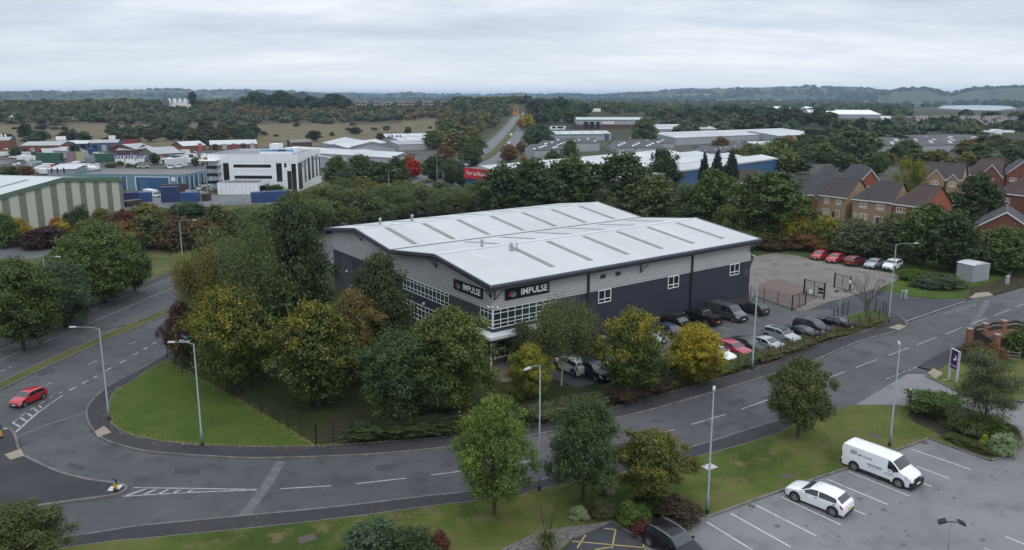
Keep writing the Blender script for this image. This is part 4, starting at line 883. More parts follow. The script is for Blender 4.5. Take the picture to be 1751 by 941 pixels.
VM=[M('van_white',(.65,.67,.68)),M('van_white',(.65,.67,.68)),M('van_silver',(.35,.37,.39)),M('van_red',(.35,.03,.04)),M('van_dark',(.03,.035,.045)),M('van_bluegrey',(.1,.14,.2))]
for x,y,k,mi in [(38,274,'van',0),(46,274,'van',0),(54,276,'van',0),(3,268,'van',0),(8,257,'car',0),(5,281,'car',2)]+[(vr.uniform(6,56),vr.uniform(281,291),'car',vr.randrange(6)) for _ in range(12)]+[(vr.uniform(60,160),vr.uniform(283,291),vr.choice(('car','car','van')),vr.randrange(6)) for _ in range(18)]+[(vr.uniform(132,165),vr.uniform(291,297),'van',0) for _ in range(8)]+[(vr.uniform(312,350),vr.uniform(262,282),vr.choice(('van','car')),vr.randrange(3)) for _ in range(14)]+[(vr.uniform(250,300),vr.uniform(276,288),vr.choice(('van','car')),vr.randrange(5)) for _ in range(9)]+[(vr.uniform(60,95),vr.uniform(292,300),'van',0) for _ in range(5)]:
    small_vehicle(x,y,k,VM[mi],'small vehicle parked in the crowded yards of the industrial estate','vehicles parked in the industrial estate')
for _ in range(46): small_vehicle(vr.uniform(4,330),vr.choice((vr.uniform(263,268),vr.uniform(270,276),vr.uniform(282,292))),vr.choice(('van','car','car')),VM[vr.randrange(6)],'small vehicle parked in the crowded yards of the industrial estate','vehicles parked in the industrial estate')
for x,y,k,mi,lb in ((258,337,'van',0,'white pickup-like van parked behind the navy containers'),(268,338,'car',0,'white car beside the navy container stack'),(340,326,'car',0,'white car at the glazed end of the blue units'),(352,321,'car',0,'white car under the office stair'),(330,330,'car',2,'silver car beside the dark brown container')): small_vehicle(x,y,k,VM[mi],lb,None)
# grey palisade by the annexe
p,q=PT(376,349),PT(421,347); d=q-p; o=empty('palisade_fence',p,math.atan2(d.y,d.x),'pale grey palisade fence below the white annexe','fence'); g=MB()
for k in range(int(d.length/.28)): g.b2((k*.28,0,0),(k*.28+.17,.04,2.4),mi=0)
g.build('pales',M('palisade_grey',(.3,.34,.36)),o); g=MB(); g.b2((0,.05,.5),(d.length,.1,.6)); g.b2((0,.05,1.9),(d.length,.1,2.0)); g.build('rails',M('palisade_grey',(.3,.34,.36)),o)
# --- houses -------------------------------------------------------------------------
TILEB=ribbed('brown_roof_tile',(.052,.042,.042),(.034,.028,.028),.32,2,rough=.85,gap=.3,var=.2); TILER=ribbed('red_brown_roof_tile',(.072,.042,.038),(.046,.028,.027),.32,2,rough=.85,gap=.3,var=.2); TILEG=ribbed('grey_roof_tile',(.048,.05,.056),(.03,.032,.036),.32,2,rough=.85,gap=.3,var=.2)
def house(label,xa,ya,xb,yb,he,depth,wall,tile,rise=2.9,hip=(0,0),axis='x',wins=(),doors=(),zg=None,name='brick_house',group=None,side=(),gables=()):
    """xa,ya / xb,yb: eave corners of the wall facing us, he = eave height above its ground"""
    z=2.4 if zg is None else zg; a=P(xa,ya,z+he); b_=P(xb,yb,z+he); a.z=b_.z=z; d=b_-a; W_=d.length; D=depth; o=empty(name,a,math.atan2(d.y,d.x),label,'house',group); g=MB()
    for p0,p1 in (((0,0),(W_,0)),((W_,0),(W_,D)),((W_,D),(0,D)),((0,D),(0,0))): g.quad((*p0,-2),(*p1,-2),(*p1,he),(*p0,he))
    if axis=='x':
        for X,hp in ((0,hip[0]),(W_,hip[1])):
            if not hp: g.quad((X,0,he),(X,D,he),(X,D/2,he+rise))
    else:
        for y in (0,D): g.quad((0,y,he),(W_,y,he),(W_/2,y,he+rise))
    g.build('wall',wall,o); r=MB(); v=.3; e=-.1; zz=he-.12
    if axis=='x':
        l=min(D/2,W_*.35)*hip[0] if hip[0] else -v; rr=W_-min(D/2,W_*.35)*hip[1] if hip[1] else W_+v; lv=-v; rv=W_+v
        r.quad((lv,-v,zz),(rv,-v,zz),(rr,D/2,he+rise+.1),(l,D/2,he+rise+.1)); r.quad((l,D/2,he+rise+.1),(rr,D/2,he+rise+.1),(rv,D+v,zz),(lv,D+v,zz))
        if hip[0]: r.quad((lv,-v,zz),(l,D/2,he+rise+.1),(lv,D+v,zz))
        if hip[1]: r.quad((rv,-v,zz),(rr,D/2,he+rise+.1),(rv,D+v,zz))
        rid=[(l,D/2,he+rise+.14),(rr,D/2,he+rise+.14)]
    else:
        r.quad((-v,-v,zz),(-v,D+v,zz),(W_/2,D+v,he+rise+.1),(W_/2,-v,he+rise+.1)); r.quad((W_/2,-v,he+rise+.1),(W_/2,D+v,he+rise+.1),(W_+v,D+v,zz),(W_+v,-v,zz)); rid=[(W_/2,-v,he+rise+.14),(W_/2,D+v,he+rise+.14)]
    ro=r.build('roof',tile,o); MB().tube(rid,.09,6).build('ridge_tiles',M('ridge_tile',(.12,.09,.085)),ro)
    f=MB()
    if axis=='x': f.b2((-v,-v-.04,he-.3),(W_+v,-v,he-.08)); f.b2((-v,D+v,he-.3),(W_+v,D+v+.04,he-.08))
    else:
        for s in (0,1):
            x0=-v if s==0 else W_+v; f.quad((x0,-v-.04,he-.32),(W_/2,-v-.04,he+rise-.14),(W_/2,-v-.04,he+rise+.12),(x0,-v-.04,he-.1))
    f.build('fascia_board',WHT,o)
    for (u,zb,w_,hh,nb) in wins: window(o,(W_*u,0,zb),(1,0,0),w_,hh,[(k+1)/nb for k in range(nb-1)],(.3,) if hh>1 else (),gm=GLS,bar=.12,out=.04,normal=(0,-1,0))
    for (u,zb,w_,hh,nb) in side: window(o,(0,D*u+w_,zb),(0,-1,0),w_,hh,[(k+1)/nb for k in range(nb-1)],(.3,),gm=GLS,bar=.12,out=.04,normal=(-1,0,0))
    for (u,w_,hh) in doors: window(o,(W_*u,0,.05),(1,0,0),w_,hh,(.5,),(),gm=GLS,bar=.14,out=.04,name='door',normal=(0,-1,0))
    for (u,gw,gr) in gables:   # small gabled front projection, window in it
        q=MB(); x0,x1=W_*u-gw/2,W_*u+gw/2; yy=-1.0; q.quad((x0,yy,-2),(x1,yy,-2),(x1,yy,he-.3),(W_*u,yy,he-.3+gr),(x0,yy,he-.3)); q.quad((x0,yy,-2),(x0,0,-2),(x0,0,he-.3),(x0,yy,he-.3)); q.quad((x1,yy,-2),(x1,0,-2),(x1,0,he-.3),(x1,yy,he-.3)); gb=q.build('gable_bay',wall,o)
        q=MB(); yb2=D*.35; q.quad((x0-.3,yy-.25,he-.5),(W_*u,yy-.25,he-.25+gr),(W_*u,yb2,he-.25+gr),(x0-.3,yb2,he-.5)); q.quad((W_*u,yy-.25,he-.25+gr),(x1+.3,yy-.25,he-.5),(x1+.3,yb2,he-.5),(W_*u,yb2,he-.25+gr)); q.build('bay_roof',tile,gb)
        q=MB(); q.quad((x0-.3,yy-.28,he-.7),(W_*u,yy-.28,he-.45+gr),(W_*u,yy-.28,he-.22+gr),(x0-.3,yy-.28,he-.47)); q.quad((W_*u,yy-.28,he-.45+gr),(x1+.3,yy-.28,he-.7),(x1+.3,yy-.28,he-.47),(W_*u,yy-.28,he-.22+gr)); q.build('bargeboard',WHT,gb)
        window(gb,(W_*u-.75,yy,he-2.0),(1,0,0),1.5,1.3,(.5,),(.3,),gm=GLS,bar=.12,out=.04,normal=(0,-1,0))
    return o
W3=lambda u,w_=1.5,z_=3.3,h_=1.15,n=3:(u,z_,w_,h_,n)
house('buff brick house with french window, first of the three facing the yard',1384,330.5,1447.5,338,5.1,8.5,BUFFB,TILEB,3.4,(1,0),wins=(W3(.06),W3(.42,1.1,n=2),W3(.74,1.1,n=2),(.4,1.0,1.6,1.2,3),(.75,.2,.9,2.1,1)),doors=((.04,1.7,2.2),))
house('buff brick house with hipped brown roof, joined to the red brick house',1459,339.5,1526,346.2,5.1,8.5,BUFFB,TILEB,3.4,(1,0),wins=(W3(.18),W3(.62),(.06,.9,.5,1.3,1),(.2,.9,1.6,1.3,3)),doors=((.58,1.7,2.0),))
house('orange-red brick house with gable end facing the kiosk',1528.5,347.5,1583,354.5,5.1,8.5,ORB,TILER,3.6,(1,0),wins=(W3(.1,1.9),W3(.62,1.9)),doors=((.12,1.7,2.1),))
house('red brick house with dark hipped roof mostly hidden by the large spreading tree',1330,326,1392,333,5.1,8,REDB,TILEG,3.2,(0,1)); house('dark roofed house half hidden by the spreading tree, in front of the blue factory wall',1256,312,1303,313,5.0,8,REDB,TILEB,2.6,(0,0))
house('red brick house with wide dark hipped roof behind the first buff house',1384,312.5,1447,315,5.1,9,REDB,TILEG,3.6,(1,1)); house('red brick house with white-edged gable behind the second buff house',1470,313,1506,314,5.1,9,ORB,TILEG,3.3,axis='y',wins=(W3(.35,1.5,3.2),),zg=2.2); house('house with dark ridge between the gable house and the yellow-green tree',1445,306,1478,307,5.1,9,REDB,TILEG,3.2,(1,0),zg=2.2)
house('buff house with twin white-edged gables in the second row',1576,303,1643,307,5.0,9,BUFFB,TILEB,3.6,(0,0),gables=((.38,4.2,2.6),(.82,2.6,1.6)),zg=2.2,wins=(W3(.04,1.4,2.6),))
house('red brick house with large red-brown roof and white-edged gable right of the twin gables',1652,298,1712,301,5.2,9,REDB,TILER,3.9,(1,0),gables=((.72,5.0,3.2),),zg=2.2); house('red brick house with white-edged gable at the right frame edge',1722,297,1775,299,5.4,10,REDB,TILEG,3.4,axis='y',zg=2.2,wins=(W3(.1,1.6,3.2),))
house('red brick house with one small window in its plain wall',1702,328,1790,338,5.2,9,REDB,TILER,3.8,(1,0),wins=(W3(.2,1.2,3.0,n=2),))
house('single-storey red brick building with gable end above the bush at the right frame edge',1668,388,1770,396,3.0,11,REDB,TILEG,3.0,axis='y',zg=2.2)
upx('conservatory','little blue-grey conservatory roof beside the red gable','conservatory',1656,386,1676,388,379,3,M('conservatory_grey',(.35,.45,.55)),WHITER,'gable','y',.9)
for x0,y0,x1,y1,lb in ((1420,378,1457,372,'dark garden fence beside the first buff house'),(1496,388,1530,383,'brown garden fence below the second buff house')):
    a,b_=P(x0,y0,2.4),P(x1,y1,2.4); d=b_-a; o=empty('garden_fence',a,math.atan2(d.y,d.x),lb,'fence'); MB().b2((0,0,-.5),(d.length,.05,1.8)).build('panel',M('fence_creosote',(.03,.024,.024),var=.3),o)
    for k in range(5): MB().b2((d.length*k/4-.06,-.07,-.5),(d.length*k/4+.06,-.005,1.9)).build('post',M('fence_post_pale',(.4,.38,.36)),o)
# --- far houses, church, distant sheds, lake
def tiny_house(x,yb,yt,wpx,wall,tile,label,group,gab=False,cat='house',name='far_house'):
    p=PT(x,yb); h=max(3,H_(x,yt,p)); W_=wpx/FPX*p.y; d=8; o=empty(name,p,hr.uniform(-.3,.3),label,cat,group); g=MB(); he=h*.62
    for p0,p1 in (((-W_/2,0),(W_/2,0)),((W_/2,0),(W_/2,d)),((W_/2,d),(-W_/2,d)),((-W_/2,d),(-W_/2,0))): g.quad((*p0,-2),(*p1,-2),(*p1,he),(*p0,he))
    if gab: g.quad((-W_/2,0,he),(W_/2,0,he),(0,0,h))
    else: 
        for X in (-W_/2,W_/2): g.quad((X,0,he),(X,d,he),(X,d/2,h))
    g.build('wall',wall,o); r=MB(); v=.3
    if gab: r.quad((-W_/2-v,-v,he-.1),(-W_/2-v,d,he-.1),(0,d,h+.05),(0,-v,h+.05)); r.quad((0,-v,h+.05),(0,d,h+.05),(W_/2+v,d,he-.1),(W_/2+v,-v,he-.1))
    else: r.quad((-W_/2-v,-v,he-.1),(W_/2+v,-v,he-.1),(W_/2+v,d/2,h+.05),(-W_/2-v,d/2,h+.05)); r.quad((-W_/2-v,d/2,h+.05),(W_/2+v,d/2,h+.05),(W_/2+v,d+v,he-.1),(-W_/2-v,d+v,he-.1))
    r.build('roof',tile,o)
    if gab:
        f=MB(); f.quad((-W_/2-v,-v-.03,he-.5),(0,-v-.03,h-.35),(0,-v-.03,h+.1),(-W_/2-v,-v-.03,he-.05)); f.quad((0,-v-.03,h-.35),(W_/2+v,-v-.03,he-.5),(W_/2+v,-v-.03,he-.05),(0,-v-.03,h+.1)); f.build('bargeboard',WHT,o)
    for u in (-.28,.22): MB().b2((W_*u-.6,-.06,he*.5),(W_*u+.6,-.005,he*.5+1.1)).build('window',WHT,o)
hr=random.Random(8); T1=M('far_tile',(.085,.078,.078)); T2=M('far_slate',(.13,.12,.13)); RB=M('far_brick',(.16,.085,.07))
for k in (0,1,3,4,5,7,8,9,11,12,14):
    x=612+k*10.4; tiny_house(x,183.5,172.5+hr.uniform(-1,1.5),10.4 if k%3 else 9,RB,T1,'red brick house in the terrace along the top of the ridge','terrace on the ridge',gab=(k in(0,1,5,8)))
for k in range(10): tiny_house(155+k*11,191-k*.2,183,11,RB,T1,'red brick house in the row between the ridge trees','brick row on the ridge')
for x in (22,32,45): tiny_house(x,206,197,12,WCL,T2,'pale house among the trees at the left of the field','pale houses left of the field',gab=True)
for k in range(60): tiny_house(1555+hr.uniform(0,190),hr.uniform(203,220),0,hr.uniform(9,14),hr.choice((RB,RB,REDB,WCL)),hr.choice((T1,T2)),'small house in the suburb below the hills','houses in the suburb')if False else None
for k in range(46):
    x=1560+(k%16)*11.5+hr.uniform(-4,4); yb=206+(k//16)*6+hr.uniform(-1,1); tiny_house(x,yb,yb-7.5,hr.uniform(9,13),hr.choice((RB,RB,M('far_cream',(.35,.31,.27)))),hr.choice((T1,T2)),'small house in the suburb below the hills','houses in the suburb')
tiny_house(1626,216,204,15,REDB,T2,'larger red brick house standing out in the suburb',None,gab=True)
upx('school','long pale low building in the suburb','building',1572,216,1615,216,211.5,14,WCL,GREYR,'flat'); upx('farm_shed','small white shed among the woods','shed',1507,206,1524,206,202,12,WCL,WHITER,'gable','x',1.5)
def church():
    p=PT(303,184); o=empty('white_house',p,0,'white gabled house on the ridge skyline','house'); s=p.y/FPX; W_=36*s; h=zat(303,178,p.y)-p.z
    MB().b2((-W_/2,0,-3),(W_/2,9,h)).build('wall',M('render_white',(.7,.7,.68)),o); r=MB(); r.quad((-W_/2,-.3,h),(W_/2,-.3,h),(W_/2,4.5,h+4),(-W_/2,4.5,h+4)); r.quad((-W_/2,4.5,h+4),(W_/2,4.5,h+4),(W_/2,9.3,h),(-W_/2,9.3,h)); r.build('roof',T2,o)
    for u in (-.38,-.12,.12,.36):
        g=MB(); x=W_*u; g.quad((x-2.6,-.6,-3),(x+2.6,-.6,-3),(x+2.6,-.6,h),(x,-.6,h+6.0),(x-2.6,-.6,h)); g.quad((x-2.6,-.6,h),(x,-.6,h+6.0),(x,4,h+6.0),(x-2.6,4,h)); g.quad((x+2.6,-.6,h),(x,-.6,h+6.0),(x,4,h+6.0),(x+2.6,4,h)); g.build('gable',M('render_white',(.7,.7,.68)),o)
    for u in (-.46,-.25,0,.25,.46): MB().b2((W_*u-.5,4,h+1),(W_*u+.5,5,h+4.8)).build('chimney',M('render_white',(.7,.7,.68)),o)
    p=Vector((xat(287,180,p.y),p.y-4,p.z)); o=empty('church_spire',p,0,'slim dark church spire beside the white gabled house','church'); h=zat(289,157,p.y)-p.z; MB().box((0,0,h*.25),(5,5,h*.5)).build('tower',M('spire_stone',(.12,.12,.13)),o); MB().tube([(0,0,h*.5),(0,0,h)],[2.6,.1],8).build('spire',M('spire_slate',(.09,.1,.12)),o)
church()
for x0,x1,yb,yt,lb in ((1330,1362,190,187,'first distant white shed roof below the hills'),(1371,1402,190,186.6,'second distant white shed roof below the hills'),(1388,1506,203,196.5,'long white warehouse beyond the woods')):
    p=PT(x0,yb); q=PT(x1,yb); q.z=p.z; unit('distant_warehouse',lb,'warehouse',p,q,max(4,H_(x0,yt,p)),120,GCL,M('far_white_roof',(.75,.76,.77)),'gable','x',3)
a=[PT(x,y) for x,y in ((1603,187),(1650,189.5),(1700,190.5),(1738,187.5),(1725,184.5),(1690,183.6),(1640,183.2),(1612,184.2))]; zl=max(p.z for p in a)+1.5
wm_=bpy.data.materials.new('lake_water'); t_=nodes(wm_); b_=t_.nodes['Principled BSDF']; b_.inputs['Base Color'].default_value=(.3,.33,.36,1); b_.inputs['Roughness'].default_value=.42; b_.inputs['IOR'].default_value=1.33  # pale base colour stands in for sky reflected off wavelets
sheet('lake',[(p.x,p.y) for p in a],zl,wm_,skirt=zl-8)
p=PT(1705,238); o=empty('roof_gable',p,0,'white gabled canopy at the right of the saw-tooth factory','building'); s=p.y/FPX; g=MB(); g.b2((-15*s,0,4),(28*s,6,5.2)); g.build('roof_band',WCL,o); MB().b2((-5*s,-1,0),(5*s,5,6)).build('gable',WCL,o)
# hill road surface and verge
def hill_road():
    mid=[(668,328),(700,318),(745,300),(800,282),(830,268),(848,252),(862,236),(874,222),(884,208),(890,199),(892,196.5)]
    ln=[]
    for x,y in mid: ln.append(PT(x,y))
    d=[]
    for i in range(len(ln)-1):
        for k in range(12):
            f=k/12; q=ln[i]*(1-f)+ln[i+1]*f; q.z=terr(q.x,q.y)+.25; d.append(q)
    def rib(nm,off,wd,dz,m):
        b=MB(); 
        for i in range(len(d)-1):
            t=(d[min(i+2,len(d)-1)]-d[max(i-2,0)]); t.z=0; t.normalize(); n=Vector((-t.y,t.x,0)); t2=(d[min(i+3,len(d)-1)]-d[max(i-1,0)]); t2.z=0; t2.normalize(); n2=Vector((-t2.y,t2.x,0))
            b.quad(d[i]+n*(off+wd/2)+Vector((0,0,dz)),d[i]+n*(off-wd/2)+Vector((0,0,dz)),d[i+1]+n2*(off-wd/2)+Vector((0,0,dz)),d[i+1]+n2*(off+wd/2)+Vector((0,0,dz)))
        tag(b.build(nm,m),kind='structure')
    rib('hill_road',4,8,0,M('far_asphalt',(.09,.09,.096))); rib('hill_road',-8,7.5,0,M('far_asphalt',(.09,.09,.096))); rib('grass_verge',-2.1,4,.05,ROUGHG); rib('grass_verge',9,3,.05,ROUGHG)
    for off in (4,): rib('road_markings',off,.25,.04,PAINT)
hill_road()
sheet('junction_road',px((640,345),(700,313),(728,318),(760,312),(800,300),(790,322),(735,332),(690,345)),.02,M('far_asphalt',(.09,.09,.096)))
sheet('car_park',px((-60,438),(-60,418),(95,421),(90,430),(78,441),(30,446)),.13,CPARK,skirt=-.1)
sheet('yard',px((205,362),(425,350),(505,349),(505,332),(370,335),(330,322),(205,330)),.135,M('estate_yard',(.12,.12,.125),scale=.3,var=.25))
# orange works machine at the hill crest
p=PT(882,197); o=empty('works_crane',p,0,'orange lifting machine on the crest of the hill road','crane'); h=zat(882,181,p.y)-p.z; g=MB()
for X in (-3,3): g.tube([(X,0,0),(X*.4,0,h)],.5,5); 
for k in range(4): g.tube([(-3+.6*k,0,h*k/4),(3-.6*(k+1),0,h*(k+1)/4)],.35,4)
g.build('mast',M('crane_orange',(.5,.2,.03)),o); MB().box((0,0,1.5),(7,4,3)).build('base',M('crane_orange',(.5,.2,.03)),o)
p=PT(895,197); o=empty('warning_light_post',p,0,'red and white post at the crest of the hill road','post'); h=zat(895,188,p.y)-p.z; MB().tube([(0,0,0),(0,0,h)],.5,6).build('post',M('post_red',(.5,.05,.06)),o); MB().tube([(0,0,h*.4),(0,0,h*.6)],.55,6).build('band',WHT,o)
for x,yt in ((1604,139),(1585,146)):
    p=PT(x,160.5); o=empty('radio_mast',p,0,'thin mast on the far hill crest','mast','masts on the far hill'); MB().tube([(0,0,0),(0,0,max(10,zat(x,yt,p.y)-p.z))],.8,4).build('pole',STEEL,o)
# ================================================================ trees
def leaf_mat(name,c1,c2,tip=None,tamt=(.55,.95),trans=.3,rnd=.12):
    m=bpy.data.materials.new('foliage_'+name); t=nodes(m); t.nodes.clear(); Nn=t.nodes.new; L=t.links.new
    o=Nn('ShaderNodeOutputMaterial'); d=Nn('ShaderNodeBsdfDiffuse'); tr=Nn('ShaderNodeBsdfTranslucent'); ms=Nn('ShaderNodeMixShader'); ms.inputs[0].default_value=trans
    gl=Nn('ShaderNodeBsdfGlossy'); gl.inputs['Roughness'].default_value=.45; gl.inputs['Color'].default_value=(.9,.95,1,1); m2=Nn('ShaderNodeMixShader'); m2.inputs[0].default_value=.025
    a=Nn('ShaderNodeAttribute'); a.attribute_name='tint'; mx=Nn('ShaderNodeMix'); mx.data_type='RGBA'
    L(a.outputs['Fac'],mx.inputs[0]); mx.inputs[6].default_value=(*c1,1); mx.inputs[7].default_value=(*c2,1); col=mx.outputs[2]
    if tip:
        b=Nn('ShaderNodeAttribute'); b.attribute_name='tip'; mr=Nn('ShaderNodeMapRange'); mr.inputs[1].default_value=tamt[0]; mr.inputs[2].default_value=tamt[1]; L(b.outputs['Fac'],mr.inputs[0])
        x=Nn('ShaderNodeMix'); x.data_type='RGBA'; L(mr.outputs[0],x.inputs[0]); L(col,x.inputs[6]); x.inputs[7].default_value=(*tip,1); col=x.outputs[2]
    oi=Nn('ShaderNodeObjectInfo'); r=Nn('ShaderNodeMapRange'); r.inputs[3].default_value=1.75*(1-rnd); r.inputs[4].default_value=1.75*(1+rnd); L(oi.outputs['Random'],r.inputs[0])
    h=Nn('ShaderNodeHueSaturation'); h.inputs['Saturation'].default_value=1.05; L(r.outputs[0],h.inputs['Value']); L(col,h.inputs['Color']); col=h.outputs[0]
    for s in (d,tr): L(col,s.inputs['Color'])
    L(d.outputs[0],ms.inputs[1]); L(tr.outputs[0],ms.inputs[2]); L(ms.outputs[0],m2.inputs[1]); L(gl.outputs[0],m2.inputs[2]); L(m2.outputs[0],o.inputs[0]); return m
LC={k:leaf_mat(k,*v) for k,v in dict(
 midgreen=((.03,.046,.012),(.066,.092,.022)), darkgreen=((.019,.03,.01),(.044,.06,.018)), bottle=((.022,.038,.013),(.052,.074,.024)),
 freshgreen=((.042,.07,.014),(.1,.14,.03),(.13,.17,.03),(.6,1.0)), olive=((.04,.05,.016),(.078,.09,.027)), willow=((.038,.054,.019),(.08,.1,.038)),
 oliveyellow=((.06,.058,.016),(.125,.11,.026)), yellowgreen=((.024,.038,.009),(.06,.078,.016),(.29,.21,.024),(.64,1.02)), limegreen=((.036,.052,.012),(.085,.105,.024),(.14,.145,.03),(.7,1.05)),
 yellowlime=((.05,.062,.011),(.12,.13,.02),(.26,.21,.025),(.6,1.0)), yellow=((.055,.058,.011),(.15,.13,.015),(.37,.28,.024),(.52,.98)), yellowedge=((.027,.044,.01),(.068,.09,.017),(.3,.22,.022),(.6,1.0)),
 goldyellow=((.12,.1,.018),(.27,.195,.028)), amber=((.04,.052,.012),(.09,.098,.018),(.22,.14,.022),(.72,1.12)), mixedgreen=((.028,.042,.012),(.062,.08,.02),(.17,.09,.022),(.74,1.1)),
 rusttop=((.035,.046,.012),(.085,.08,.02),(.19,.1,.045),(.55,1.1)), pinktop=((.02,.033,.011),(.048,.062,.019),(.26,.1,.05),(.78,1.08)), purple=((.022,.012,.012),(.048,.021,.02)),
 brown=((.05,.037,.018),(.09,.064,.028)), rust=((.07,.044,.018),(.14,.07,.024)), redbrown=((.045,.02,.014),(.095,.036,.024)), scarlet=((.13,.02,.012),(.32,.045,.022)), orange=((.12,.06,.014),(.24,.115,.024)),
 greygreen=((.048,.058,.026),(.092,.1,.045)), bluegreen=((.03,.048,.024),(.06,.082,.038)), birch=((.034,.044,.016),(.07,.08,.028),(.16,.11,.022),(.85,1.1)), cypress=((.009,.017,.009),(.022,.034,.015)),
 variegated=((.08,.11,.05),(.26,.3,.17)), hedge=((.03,.055,.01),(.072,.105,.017)), lime=((.1,.14,.012),(.22,.26,.025)), bedbrown=((.032,.023,.014),(.058,.038,.021)), heather=((.05,.05,.02),(.09,.078,.032)),
 farwood=((.018,.028,.012),(.044,.056,.021)), farolive=((.038,.043,.017),(.075,.074,.027)), farrust=((.07,.048,.02),(.12,.072,.026)), pale=((.1,.1,.07),(.2,.2,.15))).items()}
BARK=mat('bark',(.055,.045,.036),rough=.95,var=.4,scale=6); BIRCHB=mat('birch_bark',(.4,.38,.35),rough=.9,var=.5,scale=5); GREYB=mat('grey_bark',(.1,.09,.08),rough=.95,var=.3,scale=6)
LEAFDUMMY=LC['midgreen']
def leaves_mesh(name,C,Nrm,size,tint,tip,rg,up=0.0,aspect=1.5):
    "one rhombic leaf spray per point; C centres, Nrm preferred facing"
    n=len(C); d=rg.normal(0,1,(n,3)); nn=Nrm*1.9+d*.8; nn[:,2]+=up; nn/=np.linalg.norm(nn,axis=1)[:,None]
    t=rg.normal(0,1,(n,3)); t-=nn*(t*nn).sum(1)[:,None]; t/=np.linalg.norm(t,axis=1)[:,None]; b=np.cross(nn,t)
    s=size*rg.uniform(.65,1.35,n)[:,None]; l=s*aspect*.5; wv=s*.5
    v=np.empty((n,4,3)); v[:,0]=C+t*l; v[:,1]=C+b*wv+nn*s*.12; v[:,2]=C-t*l; v[:,3]=C-b*wv+nn*s*.12
    me=bpy.data.meshes.new(name); me.vertices.add(4*n); me.vertices.foreach_set('co',v.astype(np.float32).ravel())
    me.loops.add(4*n); me.loops.foreach_set('vertex_index',np.arange(4*n,dtype=np.int32)); me.polygons.add(n)
    me.polygons.foreach_set('loop_start',np.arange(0,4*n,4,dtype=np.int32)); me.polygons.foreach_set('loop_total',np.full(n,4,dtype=np.int32))
    for an,arr in (('tint',tint),('tip',tip)):
        a=me.attributes.new(an,'FLOAT','FACE'); a.data.foreach_set('value',arr.astype(np.float32))
    me.materials.append(LEAFDUMMY); me.update(); return me
def crown_mesh(kind,seed,sprigs=1500,per=8,leaf=.27,spread=.34,name='crown'):
    "crown for a tree 10 m tall and 8 m wide"
    rg=np.random.default_rng(seed); lob=[]
    def L(c,r,w=1): lob.append((np.array(c,float),np.array(r,float) if hasattr(r,'__len__') else np.array([r,r,r],float),w))
    U=rg.uniform
    if kind in('round','oval','acer','ash'):
        z0,z1,rx=dict(round=(1.0,9.5,3.5),oval=(.9,9.6,3.3),acer=(2.2,9.4,3.4),ash=(1.7,9.6,3.3))[kind]
        nl={'round':46,'oval':44,'acer':34,'ash':38}[kind]; ph0=U(0,6.28); am=[U(.04,.16) for _ in range(3)]; pp=[U(0,6.28) for _ in range(3)]
        for i in range(nl):
            t=(i+.5)/nl; ph=ph0+i*2.39996+U(-.35,.35)
            if kind=='oval': env=math.sin(math.pi*(1-(1-t)**1.25)*.98+.02)**.62*(1.04-.25*t)
            elif kind=='round': env=math.sin(math.pi*(.06+.94*t))**.55*(1.05-.12*t)
            elif kind=='acer': env=math.sin(math.pi*(.1+.9*t))**.6*(1.12-.42*t)
            else: env=math.sin(math.pi*(.07+.93*t))**.6*(1.08-.3*t)
            env*=1+sum(a_*math.sin((k_+2)*ph+pp[k_]+3*t) for k_,a_ in enumerate(am))
            q=U(.66,1.0) if i%5 else U(.95,1.14); s_=U(.62,1.2)*(1.0 if kind in('round','oval') else .88)
            rr=max(.05,rx*env*q-s_*.55); L((rr*math.cos(ph),rr*math.sin(ph),z0+.35+(z1-z0-.5)*t*U(.94,1.03)),(s_*U(.9,1.2),s_*U(.9,1.2),s_*U(.75,1.05)),1)
        for _ in range(16):
            t=U(.12,.97); ph=U(0,6.28); env=rx*math.sin(math.pi*(.08+.9*t))**.6*U(1.0,1.16); L((env*math.cos(ph),env*math.sin(ph),z0+(z1-z0)*t+U(0,.35)),(U(.25,.45),U(.25,.45),U(.3,.6)),1.6)
        if kind in('round','oval'):
            for t in (.2,.4,.6,.78): L((0,0,z0+(z1-z0)*t),(1.9,1.9,1.3),.4)
        else:
            for t in (.35,.6,.8): L((0,0,z0+(z1-z0)*t),(1.3,1.3,1.0),.4)
    elif kind in('airy','birch'):
        for i in range(30):
            z=U(2.0,9.2) if kind=='airy' else U(4.0,9.3); f=math.sin(math.pi*min(1,max(0,(z-1.0)/9.2)))**.7; ph=U(0,6.28); r=2.9*f*math.sqrt(U(.15,1)); L((r*math.cos(ph),r*math.sin(ph),z),(U(.7,1.1),U(.7,1.1),U(.9,1.5)))
    elif kind=='layered':
        for i in range(34):
            z=U(.5,9.3); f=1.0-.62*((z-.5)/9.0); ph=U(0,6.28); r=3.2*f*math.sqrt(U(.1,1)); L((r*math.cos(ph),r*math.sin(ph),z),(U(.8,1.35),U(.8,1.35),U(.3,.5)))
    elif kind=='cypress':
        for i in range(30):
            z=.6+9*i/30; f=min(1,.55+z*.12)*(1 if z<6 else max(.12,1-(z-6)/4.0)); ph=i*2.4; r=2.0*f; L((r*math.cos(ph),r*math.sin(ph),z),(1.8*f+.2,1.8*f+.2,1.3))
    elif kind=='shrub':
        for i in range(26):
            zz=U(0,1); ph=i*2.39996; rr=math.sqrt(1-zz*zz); q=U(.72,1); L((2.9*rr*math.cos(ph)*q,2.9*rr*math.sin(ph)*q,1.6+6.6*zz*q),(U(1,1.5),U(1,1.5),U(1.3,2.2)))
        L((0,0,3.5),(2.4,2.4,3.5),.5)
    elif kind=='hedge':
        for i in range(40):
            x=-3.6+7.2*(i%20)/19.0; L((x,U(-2.6,2.6),U(2,8)),(1.0,1.4,2.0))
        for i in range(26): L((-3.6+7.2*i/25.0,U(-2.4,2.4),8.6),(.7,1.6,1.2))
